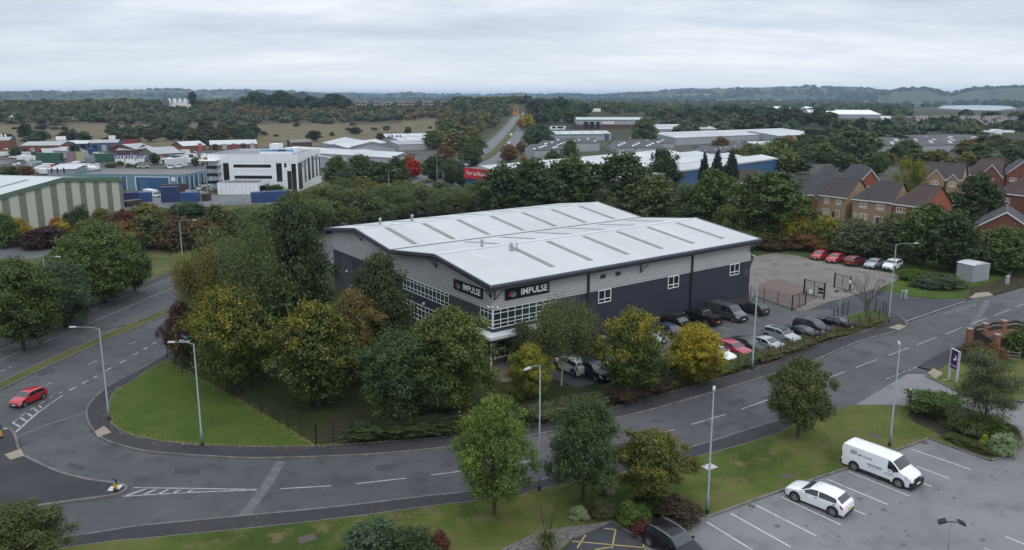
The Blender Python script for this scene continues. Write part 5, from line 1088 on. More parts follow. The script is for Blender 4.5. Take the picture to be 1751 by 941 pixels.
    wt=np.array([w*(r[0]*r[1]+r[1]*r[2]+r[0]*r[2]) for c,r,w in lob]); pick=rg.choice(len(lob),sprigs,p=wt/wt.sum())
    cc=np.array([lob[i][0] for i in pick]); rr=np.array([lob[i][1] for i in pick]); ltint=rg.uniform(0,1,len(lob))[pick]
    dd=rg.normal(0,1,(sprigs,3)); dd/=np.linalg.norm(dd,axis=1)[:,None]
    dd[:,2]=np.where((dd[:,2]<-.2)&(rg.uniform(0,1,sprigs)<.6),-dd[:,2],dd[:,2])
    S=cc+dd*rr*rg.uniform(.7,1.08,sprigs)[:,None]
    S[:,2]=np.maximum(S[:,2],.25 if kind in('shrub','hedge','layered','cypress') else rg.uniform(.7,1.6,sprigs))
    k=per; C=np.repeat(S,k,0)+rg.normal(0,1,(sprigs*k,3))*spread*.62*np.array([1,1,.8 if kind not in('airy','birch') else 1.9])+np.repeat((dd*np.array([1,1,.6])+np.array([0,0,.25]))*spread*1.25,k,0)*rg.uniform(-1.0,1.3,(sprigs*k,1)); 
    if kind in('airy','birch'): C[:,2]-=np.abs(rg.normal(0,.3,len(C)))
    if kind in('shrub','hedge','layered','cypress'): C[:,2]=np.maximum(C[:,2],.1)
    if kind not in('hedge',):
        r_=np.percentile(np.hypot(C[:,0],C[:,1]),96); C[:,:2]*=3.8/r_; zt_=np.percentile(C[:,2],99.3); C[:,2]*=9.85/zt_
    Nr=np.repeat(dd,k,0)*.6
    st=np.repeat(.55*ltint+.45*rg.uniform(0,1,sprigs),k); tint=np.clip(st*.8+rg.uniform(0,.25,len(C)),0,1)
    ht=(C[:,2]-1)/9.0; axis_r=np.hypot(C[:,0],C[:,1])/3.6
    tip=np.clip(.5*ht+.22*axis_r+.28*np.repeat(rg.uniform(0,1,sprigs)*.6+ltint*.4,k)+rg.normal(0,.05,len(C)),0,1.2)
    return leaves_mesh(name,C,Nr,leaf,tint,tip,rg,up=.25)
def trunk_mesh(kind,seed,n=6,name='trunk',m=None):
    rg=random.Random(seed); b=MB(); th={'round':2.2,'oval':2.0,'acer':2.6,'ash':2.8,'airy':2.2,'birch':3.5,'layered':3}.get(kind,1.5); r0={'airy':.13,'birch':.11}.get(kind,.2)
    lean=(rg.uniform(-.15,.15),rg.uniform(-.15,.15))
    top=Vector((lean[0]*2,lean[1]*2,7.6)); b.tube([(0,0,-.15),(0,0,.25),(lean[0],lean[1],th),tuple(top*.72),tuple(top)],[r0*1.5,r0*1.05,r0*.85,r0*.5,r0*.15],n)
    for i in range(9 if kind!='layered' else 5):
        z=th*.8+(6.2-th*.8)*i/9+rg.uniform(-.2,.2); a=i*2.4+rg.uniform(-.4,.4); f=z/7.6; p=Vector((lean[0]*2*f,lean[1]*2*f,z)); ln=rg.uniform(1.8,2.9)*(1-.35*f)
        q=p+Vector((math.cos(a)*ln*.5,math.sin(a)*ln*.5,ln*.32)); e=p+Vector((math.cos(a)*ln,math.sin(a)*ln,ln*.75))
        b.tube([p,q,e],[r0*.42,r0*.28,r0*.08],5)
        e2=q+Vector((math.cos(a+.7)*ln*.5,math.sin(a+.7)*ln*.5,ln*.4)); b.tube([q,e2],[r0*.22,r0*.05],4)
    return b.mesh(name,m or BARK)
CROWNS={}; TRUNKS={}
QUAL={'hero':dict(sprigs=3400,per=11,leaf=.145,spread=.27),'mid':dict(sprigs=1300,per=9,leaf=.28,spread=.33),'far':dict(sprigs=330,per=6,leaf=.72,spread=.45),'tiny':dict(sprigs=130,per=5,leaf=1.15,spread=.6)}
NVAR={'hero':99,'mid':4,'far':4,'tiny':3}
tree_rng=random.Random(11); _hero=[0]
def tree(x,yb,yt,wpx,kind,colour,q='mid',label=None,group=None,name='tree',bark=None,base=None,cat='tree',minh=None,sq=1.0):
    p=base if base is not None else PT(x,yb)
    h=max(.4,zat(x,yt,p.y)-p.z); 
    if minh: h=max(h,minh)
    w=wpx/FPX*(p.y*CP+ (CAMZ-p.z-h*.5)*SP)
    if base is None:
        p=p.copy()
    return tree_at(p,h,w,kind,colour,q,label,group,name,bark,cat,sq)
def tree_at(p,h,w,kind,colour,q='mid',label=None,group=None,name='tree',bark=None,cat='tree',sq=1.0):
    if q=='hero': _hero[0]+=1; v=_hero[0]
    else: v=tree_rng.randrange(NVAR[q])
    key=(kind,q,v)
    if key not in CROWNS:
        kw=dict(QUAL[q])
        if kind in('airy','birch'): kw.update(leaf=kw['leaf']*.72,sprigs=int(kw['sprigs']*1.15),spread=kw['spread']*1.15)
        if kind=='ash': kw.update(leaf=kw['leaf']*.85,sprigs=int(kw['sprigs']*1.05))
        if kind=='layered': kw.update(leaf=kw['leaf']*.8,sprigs=int(kw['sprigs']*.8))
        if kind in('cypress',): kw.update(leaf=kw['leaf']*1.2)
        CROWNS[key]=crown_mesh(kind,hash((kind,v,len(q)*7))%100000 if False else (sum(map(ord,kind))*31+v*977+len(q)),**kw)
    rz=tree_rng.uniform(0,6.28)
    o=empty(name,p,rz,label,cat,group); o.scale=(w/8.0,w/8.0*sq,h/10.0)
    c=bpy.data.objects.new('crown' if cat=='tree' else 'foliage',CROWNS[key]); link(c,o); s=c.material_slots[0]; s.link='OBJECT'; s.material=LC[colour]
    if q!='tiny' and kind not in('shrub','hedge','cypress'):
        bk=bark or BARK; tk=(kind,v if q=='hero' else v%2,bk.name)
        if tk not in TRUNKS: TRUNKS[tk]=trunk_mesh(kind,sum(map(ord,kind))+v,m=bk)
        link(bpy.data.objects.new('trunk',TRUNKS[tk]),o)
    elif cat!='tree' or q!='tiny':
        pass
    return o
def hedge(x0,y0,x1,y1,wd,h,colour,label,group=None,name='hedge',q='mid',cat='hedge'):
    a=P(x0,y0); c=P(x1,y1); d=c-a; o=tree_at((a+c)/2,h,8,'hedge',colour,q,label,group,name,cat=cat); o.scale=(d.length/8.0,wd/6.4,h/10.0); o.rotation_euler=(0,0,math.atan2(d.y,d.x)); return o
T=tree
# --- on the fenced lawn in front of the warehouse
T(408,674,490,140,'oval','yellowgreen','hero','dense yellow-tipped oval tree standing behind the fence of the corner lawn')
T(545,697,520,168,'round','yellowgreen','hero','broad green tree with golden top at the middle of the fenced lawn')
T(688,724,572,158,'round','bottle','hero','dark green round tree nearest the pavement hedge in front of the warehouse')
T(772,703,530,168,'round','limegreen','hero','light green bushy tree in front of the warehouse entrance corner')
T(610,662,498,104,'oval','rusttop','hero','rust-red topped tree between the golden tree and the warehouse')
T(657,642,437,114,'oval','pinktop','hero','tall dark green tree with pinkish top against the warehouse gable')
T(316,622,518,78,'oval','purple','hero','dark purple-leaved tree at the roadside fence corner')
T(352,624,428,112,'airy','oliveyellow','hero','loose olive tree behind the purple-leaved tree by the dual carriageway')
T(440,640,376,128,'airy','willow','hero','tall wispy grey-green tree left of the warehouse gable')
T(516,612,348,146,'round','darkgreen','hero','tallest dark green tree touching the far gable of the warehouse')
T(395,600,398,112,'airy','olive','mid','thin olive tree beside the dual carriageway behind the wispy tree')
T(480,640,455,110,'round','darkgreen','mid','dark shady tree filling the gap below the tallest dark tree')
T(960,662,517,126,'birch','birch','hero','white-trunked birch in front of the office glazing',bark=BIRCHB)
T(540,404,340,70,'airy','willow','mid','willow tree touching the far left corner of the white roof')
T(588,392,346,56,'shrub','olive','mid','olive bush behind the far left corner of the white roof',name='bush',cat='bush')
T(897,628,553,62,'airy','birch','mid','slender birch beside the entrance canopy',bark=BIRCHB)
T(905,684,590,82,'round','yellowlime','hero','small round yellow-green tree on the lawn by the forecourt')
T(1080,674,533,128,'oval','yellowedge','hero','green tree with yellow edges at the car park corner')
T(1187,656,556,108,'round','yellow','hero','bright yellow autumn tree between the parked cars and pavement')
T(1020,622,574,34,'shrub','yellowlime','mid','lime bush behind the green and yellow tree',name='bush',cat='bush')
T(1008,612,590,22,'shrub','scarlet','mid','scarlet bush behind the white-trunked birch',name='bush',cat='bush')
T(997,600,576,20,'shrub','scarlet','mid','small red bush by the first downpipe of the warehouse',name='bush',cat='bush')
# --- south verge
T(846,884,684,140,'ash','freshgreen','hero','fresh green feathery tree on the near verge, beside the tall lamp post')
T(996,858,687,148,'ash','bottle','hero','dark green feathery tree on the near verge right of the lamp post')
T(1110,862,740,145,'acer','amber','hero','small amber-topped maple above the dark shrub bed')
T(1364,751,614,114,'acer','mixedgreen','hero','maple with russet crown alone on the verge beside the road')
T(1680,752,600,112,'layered','greygreen','hero','sparse conical tree rising from the clipped shrub bed')
T(38,1000,866,176,'ash','olive','hero','leafy olive treetop at the bottom corner by the road')
# --- west verge
T(40,600,446,140,'round','midgreen','hero','leafy green tree on the west verge cut by the frame edge')
T(112,560,448,110,'round','bluegreen','hero','blue-green tree behind the street lamp on the west verge')
T(178,520,383,150,'round','midgreen','hero','broadest green tree on the west verge')
T(232,500,405,58,'oval','darkgreen','mid','narrow dark tree at the right end of the west verge trees')
T(176,516,466,50,'acer','yellowgreen','mid','little yellow-leaved tree at the footway under the broad verge tree')
T(120,500,420,80,'round','midgreen','mid','green tree behind the blue-green verge tree')
for i,(x,yb,yt,wp,c,lb) in enumerate(((36,420,374,52,'goldyellow','golden bush in front of the striped shed'),(8,425,360,50,'midgreen','green bush at the frame edge before the striped shed'),(78,424,388,78,'purple','wide dark purple bush below the striped shed'),(113,408,376,48,'goldyellow','yellow bush right of the purple bush'),
    (136,405,352,46,'darkgreen','dark green bush against the last shed stripes'),(212,398,360,50,'redbrown','red-leaved bush in the hedgerow below the containers'),(178,392,358,46,'oliveyellow','mustard bush at the shed corner'),(160,415,375,70,'olive','low olive bush behind the broadest verge tree'),
    (215,430,382,80,'rust','rusty bush in the roadside hedgerow'),(262,425,362,84,'olive','tall olive bush in the roadside hedgerow'),(308,428,372,74,'brown','brown leafless bush in the roadside hedgerow'),(348,420,376,62,'brown','brown bush at the road end of the hedgerow'),
    (250,388,350,80,'oliveyellow','mustard tree below the blue containers'),(322,382,346,74,'bluegreen','grey-green tree below the container yard'),(285,400,368,60,'redbrown','reddish bush in the middle of the hedgerow'),(100,402,372,30,'orange','small orange bush beside the purple bush'),(380,410,350,60,'olive','olive tree where the hedgerow meets the road'))):
    T(x,yb,yt,wp,'shrub',c,'mid',lb,name='bush',cat='bush')
# bare tree
def bare():
    p=P(1481,547); o=empty('bare_tree',p,0,'leafless grey tree on the small grass island by the entrance','tree'); h=zat(1481,455,p.y); rg=random.Random(5); b=MB()
    b.tube([(0,0,0),(0,0,.4),(0,0,h*.33)],[.24,.17,.14],7); o2=b.build('trunk',GREYB,o)
    c=MB()
    def br(q,d,l,r,k):
        e=q+d*l; mid=q+d*l*.5+Vector((rg.uniform(-1,1),rg.uniform(-1,1),.3))*l*.05; c.tube([q,mid,e],[r,r*.8,r*.55],4,caps=False)
        if k==0: return
        for i in range(3 if k>1 else 4):
            nd=(d+Vector((rg.uniform(-1,1),rg.uniform(-1,1),rg.uniform(-.25,.5)))*.62).normalized(); br(q+d*l*rg.uniform(.45,1),nd,l*rg.uniform(.6,.8),r*.55,k-1)
    for i in range(8):
        a=i*.785; br(Vector((0,0,h*rg.uniform(.24,.34))),Vector((math.cos(a)*.75,math.sin(a)*.75,.8)).normalized(),h*.27,.06,3)
    c.build('branches',GREYB,o)
bare()
# --- behind the warehouse
for i,(x,yb,yt,wp,k,c,lb) in enumerate(((864,388,284,104,'round','darkgreen','first dark tree behind the warehouse, beside the red sign'),(908,384,274,112,'round','darkgreen','second dark tree in the row behind the white roof'),(972,380,271,112,'round','midgreen','third tree in the row behind the white roof'),
    (1062,380,264,136,'round','darkgreen','biggest spreading dark tree behind the warehouse ridge'),(1133,345,256,58,'acer','darkgreen','open-crowned tree standing out against the pale factory roof'),(1118,392,303,122,'round','olive','rounded olive tree behind the warehouse valley'),
    (1218,402,292,96,'round','midgreen','mid green tree below the three cypresses'),(1165,398,314,72,'airy','willow','pale wispy tree behind the far warehouse corner'),(1312,410,296,146,'round','midgreen','large spreading tree before the beige houses'),(1272,414,326,92,'airy','olive','olive tree between the warehouse and the large spreading tree'),
    (1040,388,320,60,'airy','greygreen','grey-green tree just above the white roof ridge'),(1245,420,352,60,'airy','limegreen','light green sapling behind the far end of the warehouse'))):
    T(x,yb,yt,wp,k,c,'mid',lb)
for x,yt,wp in ((1201,264,19),(1223,261,24),(1247,261,26)):
    T(x,352,yt,wp,'cypress','cypress','mid','narrow dark cypress in the trio before the blue factory wall','trio of cypresses',name='cypress_tree')
# hedge bank round the yard
for x,yb,yt,wp,k,c,lb in ((1355,417,357,56,'shrub','yellow','bright yellow bush on the bank behind the yard'),(1408,421,370,58,'shrub','yellowlime','yellow-green bush below the first beige house'),(1300,420,384,66,'shrub','limegreen','light green bush near the corner of the white roof'),(1462,435,376,80,'shrub','greygreen','grey-green bush above the dark red car'),
    (1524,444,370,82,'shrub','greygreen','tall grey-green bush above the white car'),(1578,455,352,104,'round','midgreen','rounded tree on the bank before the red brick house'),(1628,466,362,92,'round','darkgreen','dark tree on the bank beside the grey cabinet'),(1662,462,425,56,'shrub','darkgreen','dark bush behind the grey cabinet'),
    (1330,425,402,70,'shrub','brown','brown undergrowth bush at the yard edge'),(1385,427,402,70,'shrub','rust','rusty undergrowth bush behind the red cars'),(1440,434,408,60,'shrub','olive','olive undergrowth bush behind the red estate'),(1270,428,395,50,'shrub','olive','olive bush against the end of the warehouse'),
    (1712,466,392,100,'shrub','midgreen','broad green bush in front of the red brick gable'),(1752,462,384,80,'shrub','olive','olive bush at the frame edge below the red gable'),(1495,441,408,50,'shrub','darkgreen','dark bush behind the silver car')):
    T(x,yb,yt,wp,k,c,'mid',lb,name='bush' if k=='shrub' else 'tree',cat='bush' if k=='shrub' else 'tree')
tree(1665,395,298,80,'round','darkgreen','mid','big dark tree standing between the red houses'); tree(1550,352,272,50,'airy','yellowlime','mid','tall yellow-green tree among the house roofs'); tree(1600,398,352,40,'round','darkgreen','mid','dark tree beside the red gable end'); tree(1500,300,262,36,'round','midgreen','mid','tree behind the gabled house')
# --- planting along the roads
hedge(600,752,790,738,2.6,1.3,'darkgreen','low dark hedge along the pavement below the round trees')
hedge(800,742,905,724,2.4,1.3,'darkgreen','low dark hedge behind the fresh green verge tree')
hedge(915,722,1030,695,2.4,1.2,'greygreen','grey-green hedge under the white birches')
hedge(1050,690,1130,668,3.0,1.1,'bedbrown','brown ground cover hedge below the green and yellow tree')
hedge(1140,664,1225,640,1.6,.8,'heather','heathery low hedge before the yellow tree')
hedge(1225,640,1300,612,2.4,.85,'olive','low olive hedge beside the crimson car')
hedge(1300,618,1400,580,2.2,.9,'heather','low clipped hedge beside the silver crossover')
hedge(1400,580,1500,553,2.2,.7,'heather','low hedge running up to the grass island')
hedge(1556,708,1640,712,3.0,1.9,'hedge','tall clipped green hedge beside the throat of the parking lot')
hedge(1628,736,1712,752,2.6,1.6,'hedge','lower clipped green hedge before the conical tree')
hedge(1622,752,1690,778,1.2,.6,'olive','straggly low plants along the kerb of the shrub bed')
def bush(x,yb,yt,wp,c,lb,q='mid',sq=1.0): return T(x,yb,yt,wp,'shrub',c,q,lb,name='bush',cat='bush',sq=sq)
bush(1713,778,742,48,'variegated','pale variegated bush at the kerb corner of the bed'); bush(1681,768,744,18,'lime','small yellow bush in the clipped shrub bed')
bush(1722,748,726,40,'olive','brownish bush behind the pale variegated one')
bush(990,890,866,34,'variegated','round variegated bush beside the yellow hatched bay'); bush(1032,886,858,42,'greygreen','grey variegated bush left of the amber maple'); bush(1082,898,860,56,'hedge','glossy green bush under the amber maple'); bush(1068,895,872,22,'lime','lime leaved bush in front of the glossy bush')
bush(1158,890,854,78,'bedbrown','dark reddish dome bush beside the lamp post'); bush(1112,876,845,60,'darkgreen','dark bush round the foot of the amber maple'); bush(1098,914,891,44,'redbrown','low red-brown bush behind the black car')
bush(640,962,896,120,'bluegreen','wide green bush at the bottom of the verge'); bush(705,964,904,90,'darkgreen','dark bush joined to the wide green bush'); bush(752,950,912,40,'redbrown','red-leaved end of the bush at the bottom of the verge'); bush(1031,850,838,14,'midgreen','tiny shrub beside the verge manhole')
bush(1660,622,584,44,'brown','russet bush behind the purple sign'); bush(1700,618,590,40,'rust','rusty bush against the arched wall'); bush(1742,610,560,50,'midgreen','green bush in front of the arched wall')
bush(1604,494,470,90,'bluegreen','wide low juniper in front of the grey cabinet',sq=.6); bush(1560,480,462,60,'hedge','low green mound left of the grey cabinet',sq=.7); bush(1630,492,474,44,'hedge','low juniper at the foot of the grey cabinet')
# spiky plant
def spiky():
    p=P(936,948); o=empty('spiky_plant',(p.x,p.y,.13),0,'tall spiky grass-leaved plant with seed stalks on the gravel','plant'); rg=random.Random(3); b=MB(); c=MB()
    for i in range(260):
        a=rg.uniform(0,6.28); l=rg.uniform(.9,1.9); out_=rg.uniform(.15,.85); w_=.03; d=Vector((math.cos(a),math.sin(a),0)); s=Vector((-d.y,d.x,0))*w_; q=d*rg.uniform(0,.2)
        m=q+d*l*out_*.4+Vector((0,0,l*.65)); e=q+d*l*out_+Vector((0,0,l*(1.0-.45*out_)))
        b.quad(q-s,q+s,m+s,m-s); b.quad(m-s,m+s,e+s*.15,e-s*.15)
    for i in range(6):
        a=rg.uniform(0,6.28); d=Vector((math.cos(a),math.sin(a),0)); h=rg.uniform(2.2,3.2); c.tube([(0,0,.3),tuple(d*.25+Vector((0,0,h*.6))),tuple(d*.5+Vector((0,0,h)))],[.02,.016,.01],4)
        for k in range(8):
            z=h*(.62+.045*k); q=d*(.25+.25*(z/h-.6)/.4)+Vector((0,0,z)); c.tube([q,q+Vector((rg.uniform(-.08,.08),rg.uniform(-.08,.08),.13))],[.03,.012],4)
    b.build('leaves',mat('spiky_leaf',(.1,.12,.04),var=.5,scale=8),o); c.build('seed_stalk',mat('seed_stalk',(.05,.035,.025)),o)
spiky()
# ================================================================ tree belts and woods farther off
br=random.Random(23)
STUFF={}
def belt(x0,x1,yb0,yb1,n,hpx,wpx,kinds,cols,label,group,q='far',yt=None,slope=0,name='tree',cat='tree',mass=None,leftbank=False):
    for i in range(n):
        f=(i+br.random())/n; yb=br.uniform(yb0,yb1)+slope*f; wd=br.uniform(*wpx); hh=br.uniform(*hpx)
        xm=min(x1,float(np.interp(yb,[183,190,198,208,222,236,252,268,290],[876,880,884,872,858,842,824,806,760]))-wd*.52) if leftbank else x1
        x=x0+(xm-x0)*f
        if mass:
            p=PT(x,yb); STUFF.setdefault((mass,br.choice(cols)),[]).append((p,zat(x,yb-hh,p.y)-p.z,wd/FPX*p.y)); continue
        T(x,yb,yb-hh,wd,br.choice(kinds),br.choice(cols),q,label,group,name=name,cat=cat)
# willow scrub behind the warehouse
belt(400,560,388,404,8,(36,46),(60,84),('airy','shrub'),('willow','willow','olive'),'bushy willow scrub tree beside the far end of the dual carriageway','willow scrub behind the tall trees','mid',name='willow_tree')
belt(500,830,366,384,14,(36,54),(56,80),('airy','shrub'),('willow','olive','willow','midgreen'),'bushy willow tree close behind the warehouse','willows behind the warehouse','mid',name='willow_tree')
belt(560,840,346,362,12,(32,44),(48,66),('shrub','airy'),('willow','oliveyellow','olive'),'willow tree in the scrub before the road junction','willow scrub before the junction','mid',name='willow_tree')
belt(450,560,362,380,6,(18,28),(40,56),('shrub','round'),('willow','midgreen','olive'),'scrub tree between the white office and the warehouse','scrub below the white office','mid')
for x,yb,yt,wp,c,k,lb in ((578,325,268,48,'midgreen','round','leafy tree at the corner of the white office'),(618,322,266,56,'midgreen','round','green tree below the parcel depot sign'),(655,336,280,96,'darkgreen','round','large dark rounded tree left of the junction'),(600,335,286,50,'bluegreen','round','grey-green tree beside the white office entrance'),
    (680,320,270,40,'darkgreen','round','dark tree behind the large rounded tree'),(708,306,274,34,'scarlet','round','brilliant red tree at the junction'),(700,302,266,32,'orange','round','orange tree behind the brilliant red one'),(745,312,266,48,'darkgreen','round','dark tree right of the red tree'),(772,318,272,44,'bluegreen','round','dark grey-green tree beside the road sign'),
    (790,322,280,30,'darkgreen','oval','narrow tree beside the red sign board'),(762,282,250,34,'rust','round','rusty tree at the foot of the hill road'),(805,290,246,44,'midgreen','round','green tree on the left of the hill road'),(812,264,234,38,'midgreen','round','bright green tree beside the hill road'),(470,330,316,34,'midgreen','shrub','green bush at the foot of the white office')):
    T(x,yb,yt,wp,k,c,'mid',lb)
# hill road, both sides
belt(740,870,232,262,9,(26,40),(32,48),('round','shrub'),('farolive','olive','midgreen','oliveyellow'),'mixed tree on the left bank of the hill road','trees left of the hill road',leftbank=True)
belt(760,888,208,228,16,(18,28),(24,36),('round','shrub'),('farolive','oliveyellow','farolive','farwood'),'autumn tree on the upper left bank of the hill road','trees on the upper left bank',mass='woodland',leftbank=True)
belt(780,885,190,202,12,(12,22),(20,30),('round',),('farwood','farwood','farolive'),'dark tree at the top of the left bank','trees at the top of the left bank',mass='woodland',leftbank=True)
for x,yb,yt,wp,c,lb in ((903,224,196,24,'goldyellow','golden tree at the top of the hill road'),(893,222,202,20,'orange','orange tree at the top of the hill road'),(890,264,244,22,'rust','rusty tree on the central bank of the hill road'),(912,252,216,36,'bluegreen','grey willow right of the hill road'),(926,256,212,44,'bluegreen','large grey willow left of the grey workshops'),
    (870,278,248,34,'rust','russet tree below the hill road lamps'),(895,286,268,16,'orange','bright orange bush beside the pale factory roof'),(945,292,258,34,'midgreen','green tree in front of the grey workshops'),(974,290,240,34,'midgreen','taller green tree in front of the grey workshops'),(1100,252,202,48,'willow','large round willow below the red-lettered warehouse'),
    (1232,262,235,32,'rust','orange tree in front of the long grey shed'),(1280,272,246,34,'amber','yellow-brown tree right of the orange tree'),(1346,258,232,32,'orange','orange tree at the right end of the long shed'),(1375,262,230,32,'purple','dark plum tree right of the orange one'),(950,178,168,9,'scarlet','small red tree on the wooded hill')):
    T(x,yb,yt,wp,'round',c,'mid' if yb>250 else 'far',lb)
belt(900,1000,196,214,12,(16,28),(22,34),('round',),('farwood','farolive','midgreen','farwood'),'tree on the wooded slope right of the hill road','trees right of the hill road')
belt(765,890,183,193,22,(9,15),(18,28),('round',),('farwood','farwood','farolive'),'x','y','far',mass='woodland',leftbank=True)
belt(780,930,172,178,18,(6,10),(18,28),('round',),('farwood','farwood','farolive'),'x','y','far',mass='woodland')
belt(905,1010,182,194,12,(12,20),(18,28),('round',),('farwood','farwood','farolive'),'dark tree on the crest right of the hill road','trees on the crest',mass='woodland')
belt(1010,1130,184,200,14,(10,18),(18,30),('round',),('farwood','farwood','farolive'),'dark tree behind the red-lettered warehouse','trees behind the red-lettered warehouse',mass='woodland')
belt(1120,1420,204,222,30,(16,26),(26,40),('round',),('farwood','farwood','farolive','farwood'),'dark tree in the wood behind the long sheds','wood behind the long sheds')
belt(1110,1500,186,202,40,(10,16),(22,34),('round',),('farwood','farwood','farolive'),'tree on the far edge of the wood behind the sheds','far edge of the wood',mass='woodland')
belt(1380,1560,240,262,16,(20,32),(32,46),('round',),('farwood','midgreen','farwood','olive'),'tree between the sheds and the saw-tooth factory','trees before the saw-tooth factory')
belt(1290,1480,262,300,18,(26,40),(40,56),('round','round','airy'),('midgreen','olive','darkgreen','limegreen'),'tree behind the beige houses','trees behind the beige houses')
belt(1450,1751,276,292,16,(20,32),(34,48),('round','shrub'),('midgreen','olive','darkgreen','oliveyellow'),'tree between the house roofs and the factory','trees behind the red houses')
belt(1640,1751,250,270,10,(16,26),(30,44),('round',),('olive','farolive','rust'),'tree at the right of the saw-tooth factory','trees right of the factory')
belt(1420,1751,214,234,34,(10,18),(20,32),('round',),('farwood','farwood','midgreen','farolive'),'tree in the suburb beyond the factory','trees in the suburb',mass='woodland')
for x in (1427,1438,1463,1474,1500): T(x,238,206,11,'cypress','cypress','far','tall dark conifer in the line beyond the sheds','line of conifers',name='conifer_tree')
belt(1240,1420,268,284,8,(18,28),(30,42),('round',),('olive','midgreen','amber'),'tree in front of the long grey sheds','trees before the long sheds')
# field edges and estate
belt(0,200,238,250,7,(12,22),(22,34),('round',),('farwood','bluegreen'),'dark bush at the near edge of the rough field','bushes at the near edge of the field')
belt(195,440,232,250,26,(16,30),(22,34),('round','oval'),('farwood','bluegreen','farolive'),'tree in the belt between the field and the estate','tree belt before the field')
for x,yb,yt,wp,c,lb in ((45,240,212,26,'farwood','round bush alone at the left of the field'),(103,238,229,16,'farwood','small round bush in the field'),(537,242,224,26,'farwood','round dark bush behind the white office roof'),(608,230,218,24,'farwood','low wide bush in the middle of the field'),(698,232,217,13,'farwood','small dark tree in the right of the field'),(650,240,228,14,'farwood','bush behind the grey sheds'),(72,222,214,24,'bluegreen','low bush in the left of the field'),(110,224,216,14,'bluegreen','small scrub bush in the middle left of the field'),(265,222,212,20,'bluegreen','scrub bush in the field beyond the tree belt'),(130,278,248,22,'farwood','dark tree beside the green containers'),(28,270,250,18,'bluegreen','tree at the edge of the estate car park'),(265,282,262,18,'darkgreen','dark tree beside the white cabins'),(362,254,240,20,'farolive','tree before the red brick units'),(335,284,270,16,'amber','yellow tree left of the white office'),(352,282,270,14,'goldyellow','golden bush touching the white office'),(20,300,284,42,'olive','olive tree behind the striped shed roof'),(45,302,284,30,'rust','brown tree behind the striped shed roof')):
    T(x,yb,yt,wp,'round',c,'far',lb)
belt(180,240,282,287,5,(6,9),(12,18),('shrub',),('amber','rust','olive'),'low autumn bush along the back of the blue units','autumn bushes behind the blue units',name='bush',cat='bush')
belt(20,740,214,236,26,(4,8),(8,16),('shrub',),('farolive','farwood','brown'),'low scrub bush scattered over the rough field','scrub bushes in the field','tiny',name='bush',cat='bush')
# wooded ridge beyond the field
belt(0,265,188,214,60,(12,20),(20,34),('round',),('farwood','farwood','farolive','farolive'),'tree along the far edge of the rough field','trees along the far edge of the field','far',mass='woodland')
belt(335,620,190,212,70,(8,14),(16,30),('round',),('farwood','farwood','farolive','farwood','farrust'),'tree on the ridge slope beyond the field','trees on the ridge slope','far',mass='woodland')
belt(600,790,192,208,34,(6,11),(14,24),('round',),('farwood','farolive','farwood','farrust'),'x','y','far',mass='woodland')
belt(330,440,180,188,12,(8,13),(16,26),('round',),('farwood','farolive'),'x','y','far',mass='woodland')
belt(262,340,196,214,16,(8,12),(16,28),('round',),('farwood','farolive'),'x','y','far',mass='woodland')
belt(0,240,182,190,22,(8,14),(18,30),('round',),('farwood','farolive'),'x','y','far',mass='woodland')
belt(430,600,178,192,16,(16,24),(26,38),('round',),('farwood','farwood'),'big dark tree on top of the ridge','big trees on the ridge top','far')
for x,yt,wp in ((415,166,12),(330,158,18),(480,156,34),(447,160,26)): T(x,182,yt,wp,'round','farwood','far','tree standing up against the sky on the ridge','skyline trees on the ridge')
# distant woods: one mass of clumps
def wood_mass():
    for (nm,col),L_ in STUFF.items():
        rg=np.random.default_rng(len(L_)+7); Cs=[];Ns=[];ti=[]
        for p,h,w_ in L_:
            k=150; h=max(h,4); d=rg.normal(0,1,(k,3)); d/=np.linalg.norm(d,axis=1)[:,None]; lob=rg.normal(0,1,(9,3)); lob/=np.linalg.norm(lob,axis=1)[:,None]
            c0=lob[rg.integers(0,9,k)]*.55; q=c0+d*.5*rg.uniform(.75,1.05,(k,1)); Cs.append(np.array(p)+np.array([0,0,h*.53])+q*np.array([w_*.5,w_*.5,h*.47])); Ns.append(d); ti.append(np.full(k,rg.uniform(0,1)))
        C=np.concatenate(Cs); Nn=np.concatenate(Ns); t=np.clip(np.concatenate(ti)*.8+rg.uniform(0,.3,len(C)),0,1)
        me=leaves_mesh(nm,C,Nn,2.1,t,t*0,rg,up=.3,aspect=1.3); o=bpy.data.objects.new(nm,me); link(o); me.materials[0]=LC[col]; tag(o,kind='stuff')
wood_mass()
def woods(name,rmin,rmax,n,amin,amax,size,seed,col,hz=1.0,keep=None):
    rg=np.random.default_rng(seed); Cs=[];Ns=[];ti=[]
    for i in range(n):
        a=rg.uniform(amin,amax); r=math.sqrt(rg.uniform(rmin**2,rmax**2)); x,y=r*math.sin(a),r*math.cos(a)
        if keep and not keep(x,y,a,r): continue
        z=terr(x,y); s=rg.uniform(*size); k=26
        d=rg.normal(0,1,(k,3)); d/=np.linalg.norm(d,axis=1)[:,None]; d[:,2]=np.abs(d[:,2])
        Cs.append(np.array([x,y,z])+d*np.array([s*1.3,s*1.3,s*hz*rg.uniform(.9,1.5)])*rg.uniform(.7,1,(k,1))); Ns.append(d); ti.append(np.full(k,rg.uniform(0,1)))
    C=np.concatenate(Cs); Nn=np.concatenate(Ns); t=np.clip(np.concatenate(ti)*.8+rg.uniform(0,.3,len(C)),0,1)
    me=leaves_mesh(name,C,Nn,size[1]*1.15,t,t*0,rg,up=.4,aspect=1.2); o=bpy.data.objects.new(name,me); link(o); me.materials[0]=LC[col]; tag(o,kind='stuff'); return o
nz_=lambda x,y,s:math.sin(x/s+1.3*math.sin(y/(s*.7)))+math.sin(y/(s*.8)+1.7*math.sin(x/(s*1.1)))
